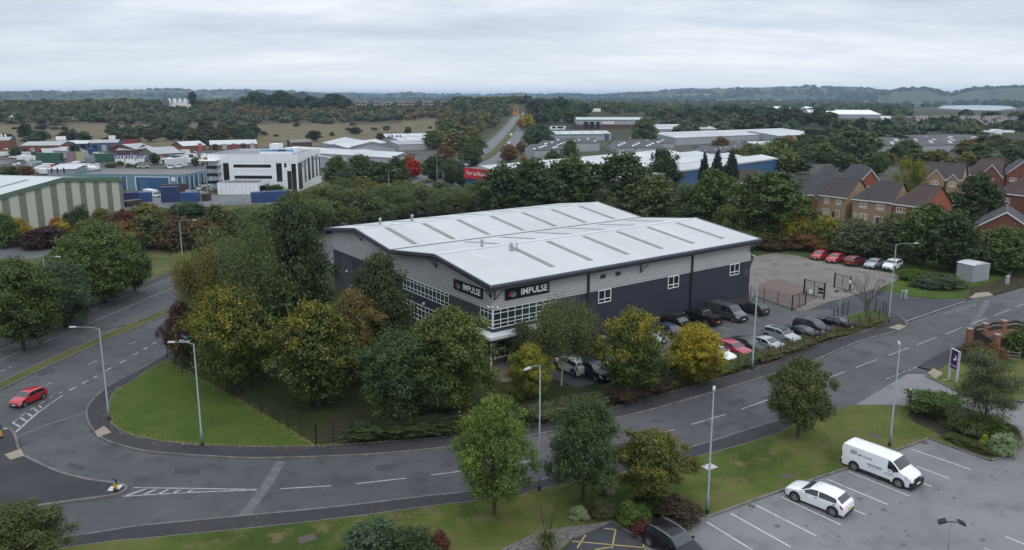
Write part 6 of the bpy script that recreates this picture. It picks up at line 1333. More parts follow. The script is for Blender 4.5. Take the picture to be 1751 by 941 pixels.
woods('woodland',1080,2300,2300,R(-39),R(39),(5,8),1,'farwood',keep=lambda x,y,a,r:nz_(x,y,120)>-.5 and not(.36<a<.60 and 1150<r<1560) and not(.475<a<.6 and r<2300) and not(-.46<a<-.36 and r<1500) and not(-.23<a<-.06 and r<1300))
woods('woodland',1080,2300,1000,R(-39),R(39),(5,8),2,'farolive',keep=lambda x,y,a,r:nz_(x,y,160)>-.1 and not(.3<a<.60 and 1150<r<1560) and not(.475<a<.6 and r<2300) and not(-.46<a<-.36 and r<1500) and not(-.23<a<-.06 and r<1300))
woods('distant_woodland',2300,5200,3300,R(-39),R(39),(7,12),3,'farwood',keep=lambda x,y,a,r:nz_(x,y,260)>-.25 and not(a>.44 and 3250<r<4300))
woods('distant_woodland',5200,9500,3000,R(-39),R(39),(10,18),4,'farwood',hz=.7,keep=lambda x,y,a,r:nz_(x,y,420)>-.1)
woods('wooded_slope',800,990,1500,R(-40),R(-3),(2,4),5,'farolive',keep=lambda x,y,a,r:(r>840 or nz_(x,y,60)>.9) and not(-.45<a<-.385 and r>880) and not(-.212<a<-.07 and r>900))
woods('wooded_slope',890,1000,260,-.46,-.38,(1.2,2.2),8,'farwood')
woods('wooded_slope',905,985,420,-.215,-.07,(1.2,2.2),9,'farwood')
woods('wooded_slope',480,820,420,R(10.6),R(40),(4,6),6,'farwood',keep=lambda x,y,a,r:y>560 and nz_(x,y,70)>-.3)
# ================================================================ vehicles
def paint(name,col,metal=.0,rough=.28): return mat('paint_'+name,col,rough=rough,metal=metal,var=.03,coat=.6 if max(col)>.05 else .12,spec=.5 if max(col)>.05 else .3,scale=1.0)
PAINT_={'white':paint('white',(.78,.79,.8)),'red':paint('red',(.42,.016,.028)),'crimson':paint('crimson',(.33,.018,.05)),'darkred':paint('dark_red',(.16,.01,.015)),'black':paint('black',(.009,.009,.012)),
 'charcoal':paint('charcoal',(.028,.03,.035)),'grey':paint('grey',(.09,.095,.1),.3),'silver':paint('silver',(.38,.4,.42),.4),'slate':paint('slate_blue',(.035,.05,.085),.2),'navy':paint('navy',(.012,.018,.05)),'blue':paint('blue',(.03,.07,.2))}
CGL=mat('car_glass',(.018,.022,.026),rough=.05,spec=1.0,var=.2,scale=1.5); TYR=mat('tyre',(.012,.012,.013),rough=.9); RIM=mat('alloy',(.32,.32,.33),rough=.35,metal=.5); LIT=mat('lamp_lens',(.6,.62,.65),rough=.1,spec=.9); RED_=mat('tail_lens',(.38,.01,.02),rough=.15,var=.05); BLKP=mat('black_plastic',(.014,.014,.016),rough=.6)
PLW=mat('white_plate',(.7,.7,.68)); PLY=mat('yellow_plate',(.6,.45,.05)); HANDLE=mat('handle_dark',(.05,.05,.055))
CARS={
 'hatch':dict(L=4.33,W=1.77,top=[(0,.5),(.012,.66),(.05,.78),(.14,.9),(.27,.99),(.43,1.37),(.52,1.44),(.7,1.43),(.84,1.36),(.955,1.0),(.985,.9),(1,.55)],belt=(.9,1.0),tum=.34,side=((.31,.565),(.585,.865)),ws=(.275,.43),rw=(.855,.95),wb=(.2,.82),wr=.33),
 'mini':dict(L=3.95,W=1.72,top=[(0,.5),(.012,.68),(.05,.8),(.13,.92),(.23,1.02),(.41,1.42),(.52,1.49),(.74,1.47),(.88,1.38),(.965,1.0),(.99,.9),(1,.55)],belt=(.93,1.04),tum=.32,side=((.28,.57),(.59,.88)),ws=(.235,.41),rw=(.885,.96),wb=(.18,.82),wr=.32),
 'suv':dict(L=4.45,W=1.85,top=[(0,.6),(.012,.8),(.05,.94),(.13,1.03),(.25,1.1),(.4,1.54),(.5,1.62),(.75,1.6),(.9,1.5),(.97,1.1),(.99,1.0),(1,.6)],belt=(1.02,1.12),tum=.3,side=((.29,.56),(.58,.88)),ws=(.255,.4),rw=(.9,.965),wb=(.19,.81),wr=.37),
 'saloon':dict(L=4.6,W=1.8,top=[(0,.5),(.012,.64),(.05,.77),(.14,.88),(.28,.97),(.43,1.36),(.53,1.42),(.66,1.4),(.86,1.08),(.97,1.02),(.99,.92),(1,.55)],belt=(.9,1.0),tum=.36,side=((.32,.55),(.57,.77)),ws=(.285,.43),rw=(.68,.85),wb=(.19,.8),wr=.33),
 'van':dict(L=5.3,W=1.94,top=[(0,.55),(.01,.86),(.03,1.0),(.07,1.1),(.155,1.25),(.285,1.84),(.34,1.92),(.6,1.94),(.97,1.93),(.99,1.86),(1,1.6)],belt=(1.12,1.16),tum=.13,side=((.19,.335),),ws=(.16,.285),rw=None,wb=(.17,.8),wr=.345),
 'crewvan':dict(L=5.0,W=1.92,top=[(0,.55),(.01,.84),(.03,1.0),(.07,1.08),(.17,1.24),(.29,1.84),(.35,1.92),(.6,1.94),(.97,1.92),(.99,1.85),(1,1.5)],belt=(1.12,1.16),tum=.14,side=((.19,.335),(.38,.56)),ws=(.175,.29),rw=None,wb=(.18,.79),wr=.34),
 'pickup':dict(L=5.2,W=1.86,top=[(0,.65),(.012,.9),(.04,1.02),(.12,1.08),(.25,1.14),(.36,1.68),(.42,1.76),(.58,1.74),(.625,1.25),(.66,1.17),(.985,1.14),(1,.6)],belt=(1.1,1.14),tum=.3,side=((.28,.44),(.455,.585)),ws=(.255,.36),rw=None,wb=(.18,.76),wr=.4),
}
def lerp_tab(tab,t):
    for (a,u),(b,v) in zip(tab,tab[1:]):
        if t<=b: 
            return u+(v-u)*((t-a)/(b-a) if b>a else 0)
    return tab[-1][1]
PROTO={}
def car_proto(kind):
    if kind in PROTO: return PROTO[kind]
    k=CARS[kind]; L,W=k['L'],k['W']; z0=.17; boxy=kind in('van','crewvan')
    plan=[(0,.74),(.02,.86),(.06,.93),(.16,.985),(.3,1),(.75,1),(.93,.97 if not boxy else 1),(.985,.93 if not boxy else .985),(1,.86 if not boxy else .96)]
    def ring(t):
        zt=lerp_tab(k['top'],t); hw=W/2*lerp_tab(plan,t); zb=k['belt'][0]+(k['belt'][1]-k['belt'][0])*t; x=L/2-L*t
        lo=z0+(.12 if t<.02 or t>.985 else 0)
        if zt>zb+.06: zs=zb; wt=hw-k['tum']*(zt-zb); e=.06
        else: zs=max(lo+.2,zt-.13); wt=hw*.965; e=.05
        return [(x,0,lo),(x,hw*.8,lo),(x,hw*.965,lo+.1),(x,hw,lo+(zs-lo)*.55),(x,hw*.985,zs),(x,wt,zt-e),(x,wt-.09,zt-.008),(x,(wt-.09)*.5,zt+.014),(x,0,zt+.02)]
    ts=sorted(set([0,.004,.012,.03,.05,.09,.14,.2,.25,.3,.35,.4,.46,.52,.58,.64,.7,.76,.82,.86,.9,.93,.96,.985,.995,1]+[a for a,_ in k['top']]))
    b=MB(); n=9
    for t in ts:
        r=ring(t); b.v+= [p for p in r]+[(p[0],-p[1],p[2]) for p in r[1:-1]][::-1]
    m=2*n-2
    for i in range(len(ts)-1):
        for j in range(m):
            a=i*m+j; c=i*m+(j+1)%m; b.f.append((a,c,c+m,a+m)); b.m.append(0)
    b.f.append(tuple(range(m))); b.m.append(0); b.f.append(tuple(range((len(ts)-1)*m,len(ts)*m))[::-1]); b.m.append(0)
    root=bpy.data.objects.new(kind,None); root.empty_display_size=.3
    body=b.build('body',PAINT_['white'],root,smooth=True)
    try:
        body.data.set_sharp_from_angle(angle=R(38))
    except Exception: pass
    body.material_slots[0].link='OBJECT'
    def side_pt(t,s,sg,o=.008):
        r=ring(t); p4,p5=Vector(r[4]),Vector(r[5]); q=p4+(p5-p4)*s; return (q.x,sg*(q.y+o),q.z+o*.4)
    for (a,c) in k['side']:
        for sg in (1,-1):
            g=MB(); tt=[a+(c-a)*i/8 for i in range(9)]
            for u,v in zip(tt,tt[1:]):
                ra,rv=ring(u),ring(v)
                if ra[5][2]-ra[4][2]<.06 or rv[5][2]-rv[4][2]<.06: continue
                g.quad(side_pt(u,.06,sg),side_pt(v,.06,sg),side_pt(v,.94,sg),side_pt(u,.94,sg))
            if g.f: g.build('side_window',CGL,root)
    def top_pt(t,s,o=.01):
        r=ring(t); w6=r[5][1]-.035; return (r[8][0],w6*s,r[6][2]+(.02 if abs(s)<.6 else .012)-.004*0+o-(.008 if abs(s)>.9 else 0))
    def topglass(nm,a,c,sx=.96):
        g=MB(); tt=[a+(c-a)*i/5 for i in range(6)]; ss=(-sx,-.5,0,.5,sx)
        for u,v in zip(tt,tt[1:]):
            for s0,s1 in zip(ss,ss[1:]): g.quad(top_pt(u,s0),top_pt(u,s1),top_pt(v,s1),top_pt(v,s0))
        return g.build(nm,CGL,root)
    topglass('windscreen',*[k['ws'][0]+.01,k['ws'][1]-.008])
    if k['rw']: topglass('rear_window',k['rw'][0]+.005,k['rw'][1]-.005,.9)
    wr=k['wr']
    for t in k['wb']:
        x=L/2-L*t
        for sg in (1,-1):
            y=sg*(W/2-.09)
            g=MB(); g.tube([(x,sg*(W/2-.3),wr+.03),(x,sg*(W/2+.006),wr+.03)],wr+.085,20); g.build('wheel_arch',BLKP,root)
            wl=bpy.data.objects.new('wheel',None); link(wl,root); wl.location=(x,y,wr)
            g=MB(); g.tube([(0,-.11,0),(0,-.1,0),(0,.1,0),(0,.112,0)] ,[wr-.02,wr,wr,wr-.02],20); g.build('tyre',TYR,wl)
            g=MB(); g.tube([(0,-.118,0),(0,.118,0)],wr*.2,10)
            for q in range(6):
                an=q*math.pi/3; c_,s_=math.cos(an)*wr*.38,math.sin(an)*wr*.38
                for yy in (-.117,.117):
                    d=Vector((math.cos(an),0,math.sin(an))); p=Vector((-d.z,0,d.x))*wr*.1; g.quad(tuple(d*.02+p+Vector((0,yy,0))),tuple(d*wr*.68+p*.8+Vector((0,yy,0))),tuple(d*wr*.68-p*.8+Vector((0,yy,0))),tuple(d*.02-p+Vector((0,yy,0))))
            for yy in (-.1165,.1165):
                for q in range(16):
                    a0,a1=q*math.pi/8,(q+1)*math.pi/8; g.quad(*[(math.cos(a_)*r_,yy,math.sin(a_)*r_) for a_,r_ in ((a0,wr*.6),(a1,wr*.6),(a1,wr*.7),(a0,wr*.7))])
            g.build('rim',RIM,wl)
    zf=lerp_tab(k['top'],.04)
    for sg in (1,-1):
        g=MB(); t=.028 if not boxy else .022
        def fp(t,s,o=.012):
            r=ring(t); p3,p4=Vector(r[3]),Vector(r[4]); q=p3+(p4-p3)*s; return (q.x+o*.6,sg*(q.y+o),q.z)
        for u,v in ((.006,.03),(.03,.06),(.06,.1)):
            g.quad(fp(u,.35),fp(v,.5),fp(v,1.02),fp(u,1.02))
        g.quad((L/2-.008+.012,sg*W*.31,fp(.006,.35)[2]),fp(.006,.35),fp(.006,1.02),(L/2-.02+.012,sg*W*.31,fp(.006,1.02)[2])); g.build('headlight',LIT,root)
        g=MB(); zr=lerp_tab(k['top'],.965)
        if boxy: g.box((-L/2+.03,sg*(W/2-.06),1.05),(.09,.1,.5))
        else:
            def rp(t,s,o=.012):
                r=ring(t); p3,p4=Vector(r[3]),Vector(r[4]); q=p3+(p4-p3)*s; return (q.x-o*.6,sg*(q.y+o),q.z)
            for u,v in ((.925,.96),(.96,.995)): g.quad(rp(u,.55),rp(v,.45),rp(v,1.03),rp(u,1.03))
            g.quad(rp(.995,.45),(-L/2-.0+.008-.02,sg*W*.26,rp(.995,.45)[2]),(-L/2+.02-.02,sg*W*.26,rp(.995,1.03)[2]),rp(.995,1.03))
        g.build('tail_light',RED_,root)
        zm=k['belt'][0]+.1; tm=k['ws'][0]+.075; g=MB(); g.box((L/2-L*tm,sg*(W/2+.1),zm),(.12,.2,.15)); 
        mo=g.build('mirror',BLKP if boxy else PAINT_['white'],root)
        if not boxy: mo.material_slots[0].link='OBJECT'; mo['paint']=1
        for (a,c) in k['side']:
            t=c-.03; r=ring(t); MB().box((r[4][0],sg*(W/2*.99+.004),r[4][2]-.09),(.2,.03,.035)).build('door_handle',HANDLE,root)
    g=MB(); g.box((L/2-.002,0,.47 if not boxy else .78),(.05,W*.5,.2 if not boxy else .16)); g.build('grille',BLKP,root)
    MB().box((L/2-.03,0,.31 if not boxy else .42),(.12 if not boxy else .26,W*(.74 if not boxy else .93),.14 if not boxy else .46)).build('bumper',BLKP,root); MB().box((-L/2+.03,0,.33 if not boxy else .45),(.12,W*(.8 if not boxy else .97),.16 if not boxy else .34)).build('bumper',BLKP,root)
    MB().box((L/2+.035 if not boxy else L/2+.11,0,.43 if not boxy else .5),(.02,.5,.11)).build('number_plate',PLW,root); MB().box((-L/2-.038,0,.62 if not boxy else .8),(.02,.5,.11)).build('number_plate',PLY,root)
    if boxy:
        g=MB()
        for sg in (1,-1): g.box((0,sg*(W/2-.01),.3),(L*.44,.06,.16))
        g.build('sill',BLKP,root)
    if kind=='pickup':
        g=MB(); g.box((L/2-L*.82,0,1.185),(L*.31,W*.78,.05)); g.build('load_cover',BLKP,root)
        g=MB(); g.tube([(L/2-L*.66,-W*.36,1.15),(L/2-L*.64,-W*.34,1.62),(L/2-L*.64,W*.34,1.62),(L/2-L*.66,W*.36,1.15)],.04,8); g.build('roll_bar',RIM,root)
    PROTO[kind]=root; return root
NAMES={'hatch':'parked_car','mini':'parked_car','suv':'parked_car','saloon':'parked_car','van':'panel_van','crewvan':'crew_van','pickup':'pickup_truck'}
CATS={'van':'van','crewvan':'van','pickup':'pickup'}
used_proto=set()
def car(kind,colour,c,hd,label,z=0.0,group='cars parked outside the warehouse',name=None):
    pr=car_proto(kind)
    o=pr.copy(); o.name=name or NAMES[kind]; COL.objects.link(o)
    def cp(src,par):
        for ch in src.children:
            q=ch.copy(); q.name=ch.name.split('.')[0]; COL.objects.link(q); q.parent=par
            if ch.name.split('.')[0]=='body' or ch.get('paint'): q.material_slots[0].material=PAINT_[colour]
            if 'paint' in q: del q['paint']
            cp(ch,q)
    cp(pr,o)
    o.location=(c[0],c[1],z); o.rotation_euler=(0,0,math.atan2(hd[1],hd[0])); tag(o,label,CATS.get(kind,'car'),group); return o
E1=Vector((math.cos(R(36)),math.sin(R(36)),0)); E2=Vector((-E1.y,E1.x,0)); OUT=-E2
def nearwheels(front,rear,wid,flip=1):
    a,b=P(*front),P(*rear); h=(a-b).normalized(); pp=Vector((-h.y,h.x,0)); 
    if pp.y<0: pp=-pp
    return (a+b)/2+pp*(wid/2-.1),h
# near parking lot and the road
c,h=nearwheels((1359,857),(1419,881),1.77); car('hatch','white',c-h*.05,h,'white hatchback parked nose-in to the verge kerb in the pale lot',.02,None)
c,h=nearwheels((1530,832),(1458,804),1.94); VAN=car('van','white',c+h*.1,h,'white panel van with dark lettering reversed up to the verge kerb',.02,None)
TRIM=mat('bright_trim',(.4,.41,.42),rough=.3,metal=.6)
h=(P(1273,941)-P(1199,898)).normalized(); pp=Vector((-h.y,h.x,0)); pp=pp if pp.y>0 else -pp
BC=car('mini','black',P(1110,934)+h*1.28+pp*.75,h,'black hatchback with silver roof trim beside the yellow hatched bay',.02,None)
for s_ in (-1,1): MB().tube([(.42,s_*.665,1.41),(-.1,s_*.675,1.48),(-.9,s_*.67,1.475),(-1.45,s_*.66,1.4)],.022,6).build('roof_trim',TRIM,BC)
c,h=nearwheels((44,697),(77,682),1.72); RC=car('mini','red',c,h,'red hatchback driving along the dual carriageway',.0,None,name='moving_car'); RC.scale=(.8,.8,.8)
# van lettering
def van_text():
    L,W=5.3,1.94; par=VAN; dk=mat('van_lettering',(.05,.05,.06)); rdm=mat('van_red',(.4,.03,.04)); gy=mat('van_lettering_grey',(.22,.22,.23))
    # the side facing the verge is hidden; lettering on the flank towards the lot and the other
    for sg in (-1,):
        r=(1,0,0); y=sg*(W/2+.012)
        for k in range(4):
            g=MB(); x=-1.98+k*.12; g.quad((x,y,1.36),(x+.05,y,1.36),(x+.19,y,1.66),(x+.14,y,1.66)); g.build('slash_mark',dk if k<3 else rdm,par)
        for tx,m_,x in (('S',rdm,-1.5),('afer',dk,-1.19),('Consult',gy,-.6)):
            t=text_mesh(tx,.21,m_,'lettering',parent=par); face_frame(t,(x,y,1.44),r)
        rg=random.Random(6)
        for x0,x1,z_,hh_ in ((-.6,.42,.93,.1),(-.5,.4,.79,.05),(.75,1.4,.83,.05),(.7,1.45,.72,.05)):
            g=MB(); x=x0
            while x<x1:
                w_=rg.uniform(.03,.09)*(1 if hh_<.09 else 1.3); g.quad((x,y-.003,z_),(x+w_,y-.003,z_),(x+w_,y-.003,z_+hh_),(x,y-.003,z_+hh_)); x+=w_+rg.uniform(.015,.05)
            g.build('small_print',gy if hh_<.09 else dk,par)
van_text()
# cars round the warehouse
G1='cars parked outside the warehouse'
for (k,cl,x,y,d,lb) in (('hatch','charcoal',1286,536,-1,'dark hatchback nose-in at the far corner of the warehouse'),('crewvan','grey',1243,546,1,'matt grey crew van facing out beside the warehouse wall'),('pickup','black',1200,552,-1,'black pickup with roll bar beside the grey van'),
    ('saloon','black',1160,562,1,'black saloon facing out between the pickup and the slate blue car'),('hatch','slate',1136,573,-1,'slate blue estate behind the yellow-edged tree'),('hatch','silver',1112,583,1,'silver car behind the yellow-edged tree'),('saloon','black',1024,592,1,'black car below the first downpipe'),
    ('suv','white',976,636,-1,'white car behind the two birches'),('suv','navy',1014,645,1,'navy four-by-four beside the white car'),('hatch','blue',1050,636,1,'blue car half hidden by the yellow-edged tree'),
    ('hatch','grey',1140,645,1,'grey hatchback at the end of the row by the hedge'),('hatch','silver',1166,634,1,'silver-blue hatchback second in the row by the hedge'),('mini','red',1196,625,1,'red hatchback under the yellow tree'),('hatch','white',1226,616,1,'white hatchback beside the crimson car'),
    ('hatch','crimson',1253,607,1,'crimson hatchback facing the road'),('saloon','charcoal',1278,600,1,'charcoal coupe behind the tall lighting column'),('saloon','silver',1304,597,-1,'silver hatchback parked nose-in by the hedge'),('suv','silver',1335,585,1,'silver crossover with black roof facing the road'),
    ('saloon','black',1366,578,-1,'black car beside the silver crossover'),('suv','charcoal',1388,569,1,'dark grey four-by-four facing the road'),('saloon','black',1426,561,-1,'black hatchback at the end of the row by the entrance')):
    o=car(k,cl,P(x,y),OUT*d,lb,.115,G1)
    if lb.startswith('silver crossover'): MB().box((-.35,0,1.635),(1.75,1.22,.03)).build('roof_panel',PAINT_['black'],o)
G2='cars parked along the top of the yard'
for (k,cl,x0,y0,x1,y1,lb) in (('mini','red',1412,440,1389,448,'red hatchback first in the line at the top of the yard'),('hatch','red',1440,445,1415,453,'second red hatchback in the yard, next to the dark red car'),('suv','darkred',1447,458,1474,450,'dark red car with its back to the yard'),
    ('hatch','silver',1506,454,1480,463,'silver hatchback between the dark red and white cars in the yard'),('suv','white',1540,456,1510,467,'white crossover at the grass end of the yard row')):
    a,b=P(x0,y0),P(x1,y1); car(k,cl,(a+b)/2,b-a,lb,.125,G2)
# vehicles farther off
for (k,cl,x0,y0,x1,y1,lb,g) in (('hatch','white',690,309,684,313,'white car waiting at the junction by the red tree',None),('mini','black',835,252,831,256,'black car on the hill road',None),('crewvan','white',872,236,876,231,'white van climbing the hill road',None),('mini','white',868,249,872,245,'white car climbing the hill road',None),
    ('crewvan','white',895,196,893,199,'white van at the top of the hill road',None),('mini','grey',884,197,882,200,'dark car at the top of the hill road',None)):
    a,b=PT(x0,y0),PT(x1,y1); car(k,cl,(a+b)/2,b-a,lb,(a.z+b.z)/2+.07,g,name='distant_car')
for kk,pr in PROTO.items():
    def kill(o):
        for ch in list(o.children): kill(ch)
        bpy.data.objects.remove(o)
    # prototypes were linked only through their children; remove them after copying
    kill(pr)
# ================================================================ street furniture, fences, gates, signs
GALV=mat('galvanised_grey',(.2,.225,.25),rough=.45,metal=.2,var=.15,scale=1.2); FEN=mat('fence_dark',(.012,.014,.016),rough=.6); HEADM=mat('lantern_grey',(.42,.43,.44),rough=.4)
def lamp_post(xb,yb,yt,arm,label,group='street lamps along the roads',z=.12,armlen=None,base=None,r=.075,twin=False):
    "column from ground pixel to top pixel, arm = pixel of the lantern end"
    p=base if base is not None else P(xb,yb,z); h=zat(xb,yt,p.y)-p.z
    o=empty('street_lamp',p,0,label,'street lamp',group)
    MB().tube([(0,0,-.05),(0,0,1.3),(0,0,1.32),(0,0,h)],[r*1.5,r*1.5,r*1.05,r*.62],10).build('column',GALV,o,smooth=True)
    MB().tube([(0,0,-.02),(0,0,.3)],r*1.56,10).build('base_paint',BLKP,o)
    if arm:
        ax=Vector((xat(arm[0],arm[1],p.y)-p.x,0,0)); d=Vector((arm[2],arm[3],0)).normalized() if len(arm)>3 else ax.normalized(); L_=armlen or max(.5,abs(ax.x)); e=d*L_
        MB().tube([(0,0,h-.05),(e.x*.35,e.y*.35,h+.1),(e.x,e.y,h+.14)],.034,6).build('arm',GALV,o)
        g=MB(); rz=math.atan2(d.y,d.x); g.box((e.x+d.x*.25,e.y+d.y*.25,h+.15),(.62,.2,.1),rz=rz,top=(.8,.7)); g.build('lantern',HEADM,o)
    return o
lamp_post(346,762,588,(314,594),'tall grey lamp post on the edge of the bright corner lawn',armlen=1.5)
lamp_post(187,719,562,(137,568),'grey lamp post at the bend of the pavement beside the corner lawn',armlen=2.0)
lamp_post(922,838,625,(906,618,-.8,-.9),'tall grey lamp post between the two feathery verge trees',armlen=1.1,z=.12)
lamp_post(1209,878,674,(1221,676,.3,1),'slim grey lamp column on the grass by the dark bush',armlen=.5,z=.13)
lamp_post(1521,763,594,(1530,598,.4,1),'slim grey lamp column behind the white van',armlen=.5,z=.13)
lamp_post(1519,551,418,(1558,419),'tall lamp post at the entrance beside the grass island',armlen=2.2)
lamp_post(1286,632,484,None,'tall lighting column in the hedge beside the crimson car',z=.12,r=.09)
lamp_post(88,557,441,(98,440),'lamp post among the trees on the west verge',armlen=1.6,z=.1)
lamp_post(314,463,378,(329,379),'lamp post beside the dark cabinet on the far footway',armlen=2.2,z=.1)
lamp_post(103,420,390,None,'short white lamp post by the purple bush',z=.1)
G='street lamps round the junction behind the warehouse'
lamp_post(447,385,350,(456,350),'lamp post standing in the willow scrub below the white office',G,z=0,armlen=1.6)
for x,yb,yt,ax,lb in ((541,362,318,553,'lamp post right of the white office'),(616,345,303,627,'lamp post before the dark rounded tree'),(666,345,291,674,'lamp post just left of the junction'),(748,330,267,751,'tall lamp post right of the brilliant red tree'),(758,330,292,750,'shorter lamp post by the dark trees at the junction'),(792,310,264,788,'lamp post beside the tall sign board')):
    lamp_post(x,yb,yt,(ax,yt),lb,G,z=0,armlen=1.5)
for x,yb,yt in ((847,252,231),(856,243,225),(838,258,240),(818,268,253),(840,266,252),(832,260,248)):
    p=PT(x,yb); lamp_post(x,yb,yt,(x-4,yt),'small lamp post along the hill road','lamps on the hill road',base=p,armlen=1.2)
lamp_post(887,288,258,(883,258),'lamp post behind the pale factory roof',G,z=0,armlen=1.5)
# car park lights
def flood(xb,yb,yt,label,z=.12,base=None,h=None,rz=0.0):
    p=base or P(xb,yb,z); h=h or zat(xb,yt,p.y)-p.z; o=empty('floodlight_post',p,rz,label,'floodlight')
    MB().tube([(0,0,0),(0,0,h)],[.075,.05],8).build('column',GALV,o,smooth=True); MB().tube([(-.3,0,h),(0,0,h+.02),(.3,0,h)],.03,6).build('bracket',BLKP,o)
    for s in (-1,1):
        g=MB(); g.box((0,0,0),(.46,.34,.12),top=(.85,.8)); q=g.build('lamp_head',BLKP,o); q.location=(s*.52,0,h+.02); q.rotation_euler=(.25,s*.45,s*.2)
    return o
flood(1432,568,498,'thin post with dark twin floodlights in the car park hedge'); 
pb=P(1614,958,.02); hh=zat(1620,897,pb.y); flood(0,0,0,'twin floodlight post in the pale parking lot',base=P(1613,1010,.02),h=zat(1620,893,P(1613,1010).y),rz=-.15)
# fences ------------------------------------------------------------------------------
def mesh_mat():
    m=bpy.data.materials.new('weld_mesh'); t=nodes(m); b=t.nodes['Principled BSDF']; b.inputs['Base Color'].default_value=(.012,.016,.016,1); b.inputs['Roughness'].default_value=.6
    c=t.nodes.new('ShaderNodeTexCoord'); s=t.nodes.new('ShaderNodeSeparateXYZ'); t.links.new(c.outputs['UV'],s.inputs[0])
    def line(i,p,wd):
        d=t.nodes.new('ShaderNodeMath'); d.operation='DIVIDE'; t.links.new(s.outputs[i],d.inputs[0]); d.inputs[1].default_value=p; f=t.nodes.new('ShaderNodeMath'); f.operation='FRACT'; t.links.new(d.outputs[0],f.inputs[0])
        l=t.nodes.new('ShaderNodeMath'); l.operation='LESS_THAN'; t.links.new(f.outputs[0],l.inputs[0]); l.inputs[1].default_value=wd; return l.outputs[0]
    mx=t.nodes.new('ShaderNodeMath'); mx.operation='MAXIMUM'; t.links.new(line(0,.05,.1),mx.inputs[0]); t.links.new(line(1,.2,.05),mx.inputs[1]); t.links.new(mx.outputs[0],b.inputs['Alpha']); return m
MESHM=mesh_mat()
def fence(pts,h,n,label,z=.12,group=None,posts=None):
    line=[Vector((p.x,p.y,0)) for p in pts]; seg=[(b_-a).length for a,b_ in zip(line,line[1:])]; tot=sum(seg)
    def at(s):
        for a,b_,l in zip(line,line[1:],seg):
            if s<=l+1e-6: return a+(b_-a)*(s/l)
            s-=l
        return line[-1]
    o=empty('mesh_fence',(line[0].x,line[0].y,z),0,label,'fence',group); P0=[at(tot*i/n)-line[0] for i in range(n+1)]
    for q in P0: MB().box((q.x,q.y,h/2+.02),(.07,.07,h+.05)).build('post',FEN,o)
    b=MB(); uv=[]; u=0
    for a,c in zip(P0,P0[1:]):
        L_=(c-a).length; b.quad((a.x,a.y,.03),(c.x,c.y,.03),(c.x,c.y,h),(a.x,a.y,h)); uv+= [(u,0),(u+L_,0),(u+L_,h),(u,h)]; u+=L_
    me=bpy.data.meshes.new('mesh_panel'); me.from_pydata(b.v,[],b.f); l=me.uv_layers.new(name='UVMap'); l.data.foreach_set('uv',[k for p in uv for k in p]); me.materials.append(MESHM)
    w_=bpy.data.objects.new('mesh_panel',me); link(w_,o); return o
fence(FENCE_A,1.8,13,'dark mesh fence between the corner lawn and the tree belt',.135)
fence(px((541,763),(598,756),(694,750),(790,741),(893,726),(975,712)),1.8,16,'dark mesh fence behind the pavement hedge')
fence(px((975,712),(1034,699),(1128,674),(1215,650),(1317,620),(1404,586),(1484,560),(1518,548)),1.8,22,'dark mesh fence along the car park hedge')
fence(px((1518,548),(1510,539),(1488,532),(1478,536)),1.8,5,'mesh fence round the front of the grass island')
fence(px((1424,557),(1434,549),(1449,540)),1.9,3,'dark mesh fence panel beside the entrance opening')
fence(px((1283,513),(1322,523),(1354,531)),1.9,3,'mesh fence from the warehouse corner to the entrance gate',.13)
fence(px((1551,470),(1535,465),(1546,474)),1.2,2,'low fence end beside the white car in the yard',.14)
def gate(x0,y0,x1,y1,h,label,leaf=True,board=None,z=.13):
    a,c=P(x0,y0,z),P(x1,y1,z); d=c-a; L_=d.length; o=empty('metal_gate',a,math.atan2(d.y,d.x),label,'gate')
    for X in (0,L_): MB().box((X,0,h/2),(.13,.13,h+.15)).build('post',FEN,o)
    b=MB(); 
    for zz in (.18,h-.05): b.box((L_/2,0,zz),(L_-.16,.07,.07))
    for X in (.12,L_/2,L_-.12): b.box((X,.0,h/2+.06),(.06,.06,h-.32))
    b.build('frame',FEN,o)
    me=bpy.data.meshes.new('mesh_panel'); me.from_pydata([(.1,.01,.2),(L_-.1,.01,.2),(L_-.1,.01,h-.08),(.1,.01,h-.08)],[],[(0,1,2,3)]); l=me.uv_layers.new(name='UVMap'); l.data.foreach_set('uv',[0,0,L_,0,L_,h,0,h]); me.materials.append(MESHM); link(bpy.data.objects.new('mesh_panel',me),o)
    if board:
        for (fx,zz,wd,hh_,m) in board: MB().box((L_*fx,-.06,zz),(wd,.03,hh_)).build('notice_board',m,o)
    return o
gate(1354,531,1377,522,2.0,'open gate leaf at the block paving edge')
gate(1374,504,1409,512,2.3,'open gate leaf with two dark boards across the yard entrance',board=((.82,1.35,.75,.38,BLK),(.82,.85,.75,.3,BLK),(.35,.7,.5,.55,WTX)))
gate(1426,492,1453,499,2.2,'far open gate leaf beside the bare tree',board=((.98,1.5,.35,.5,WTX),))
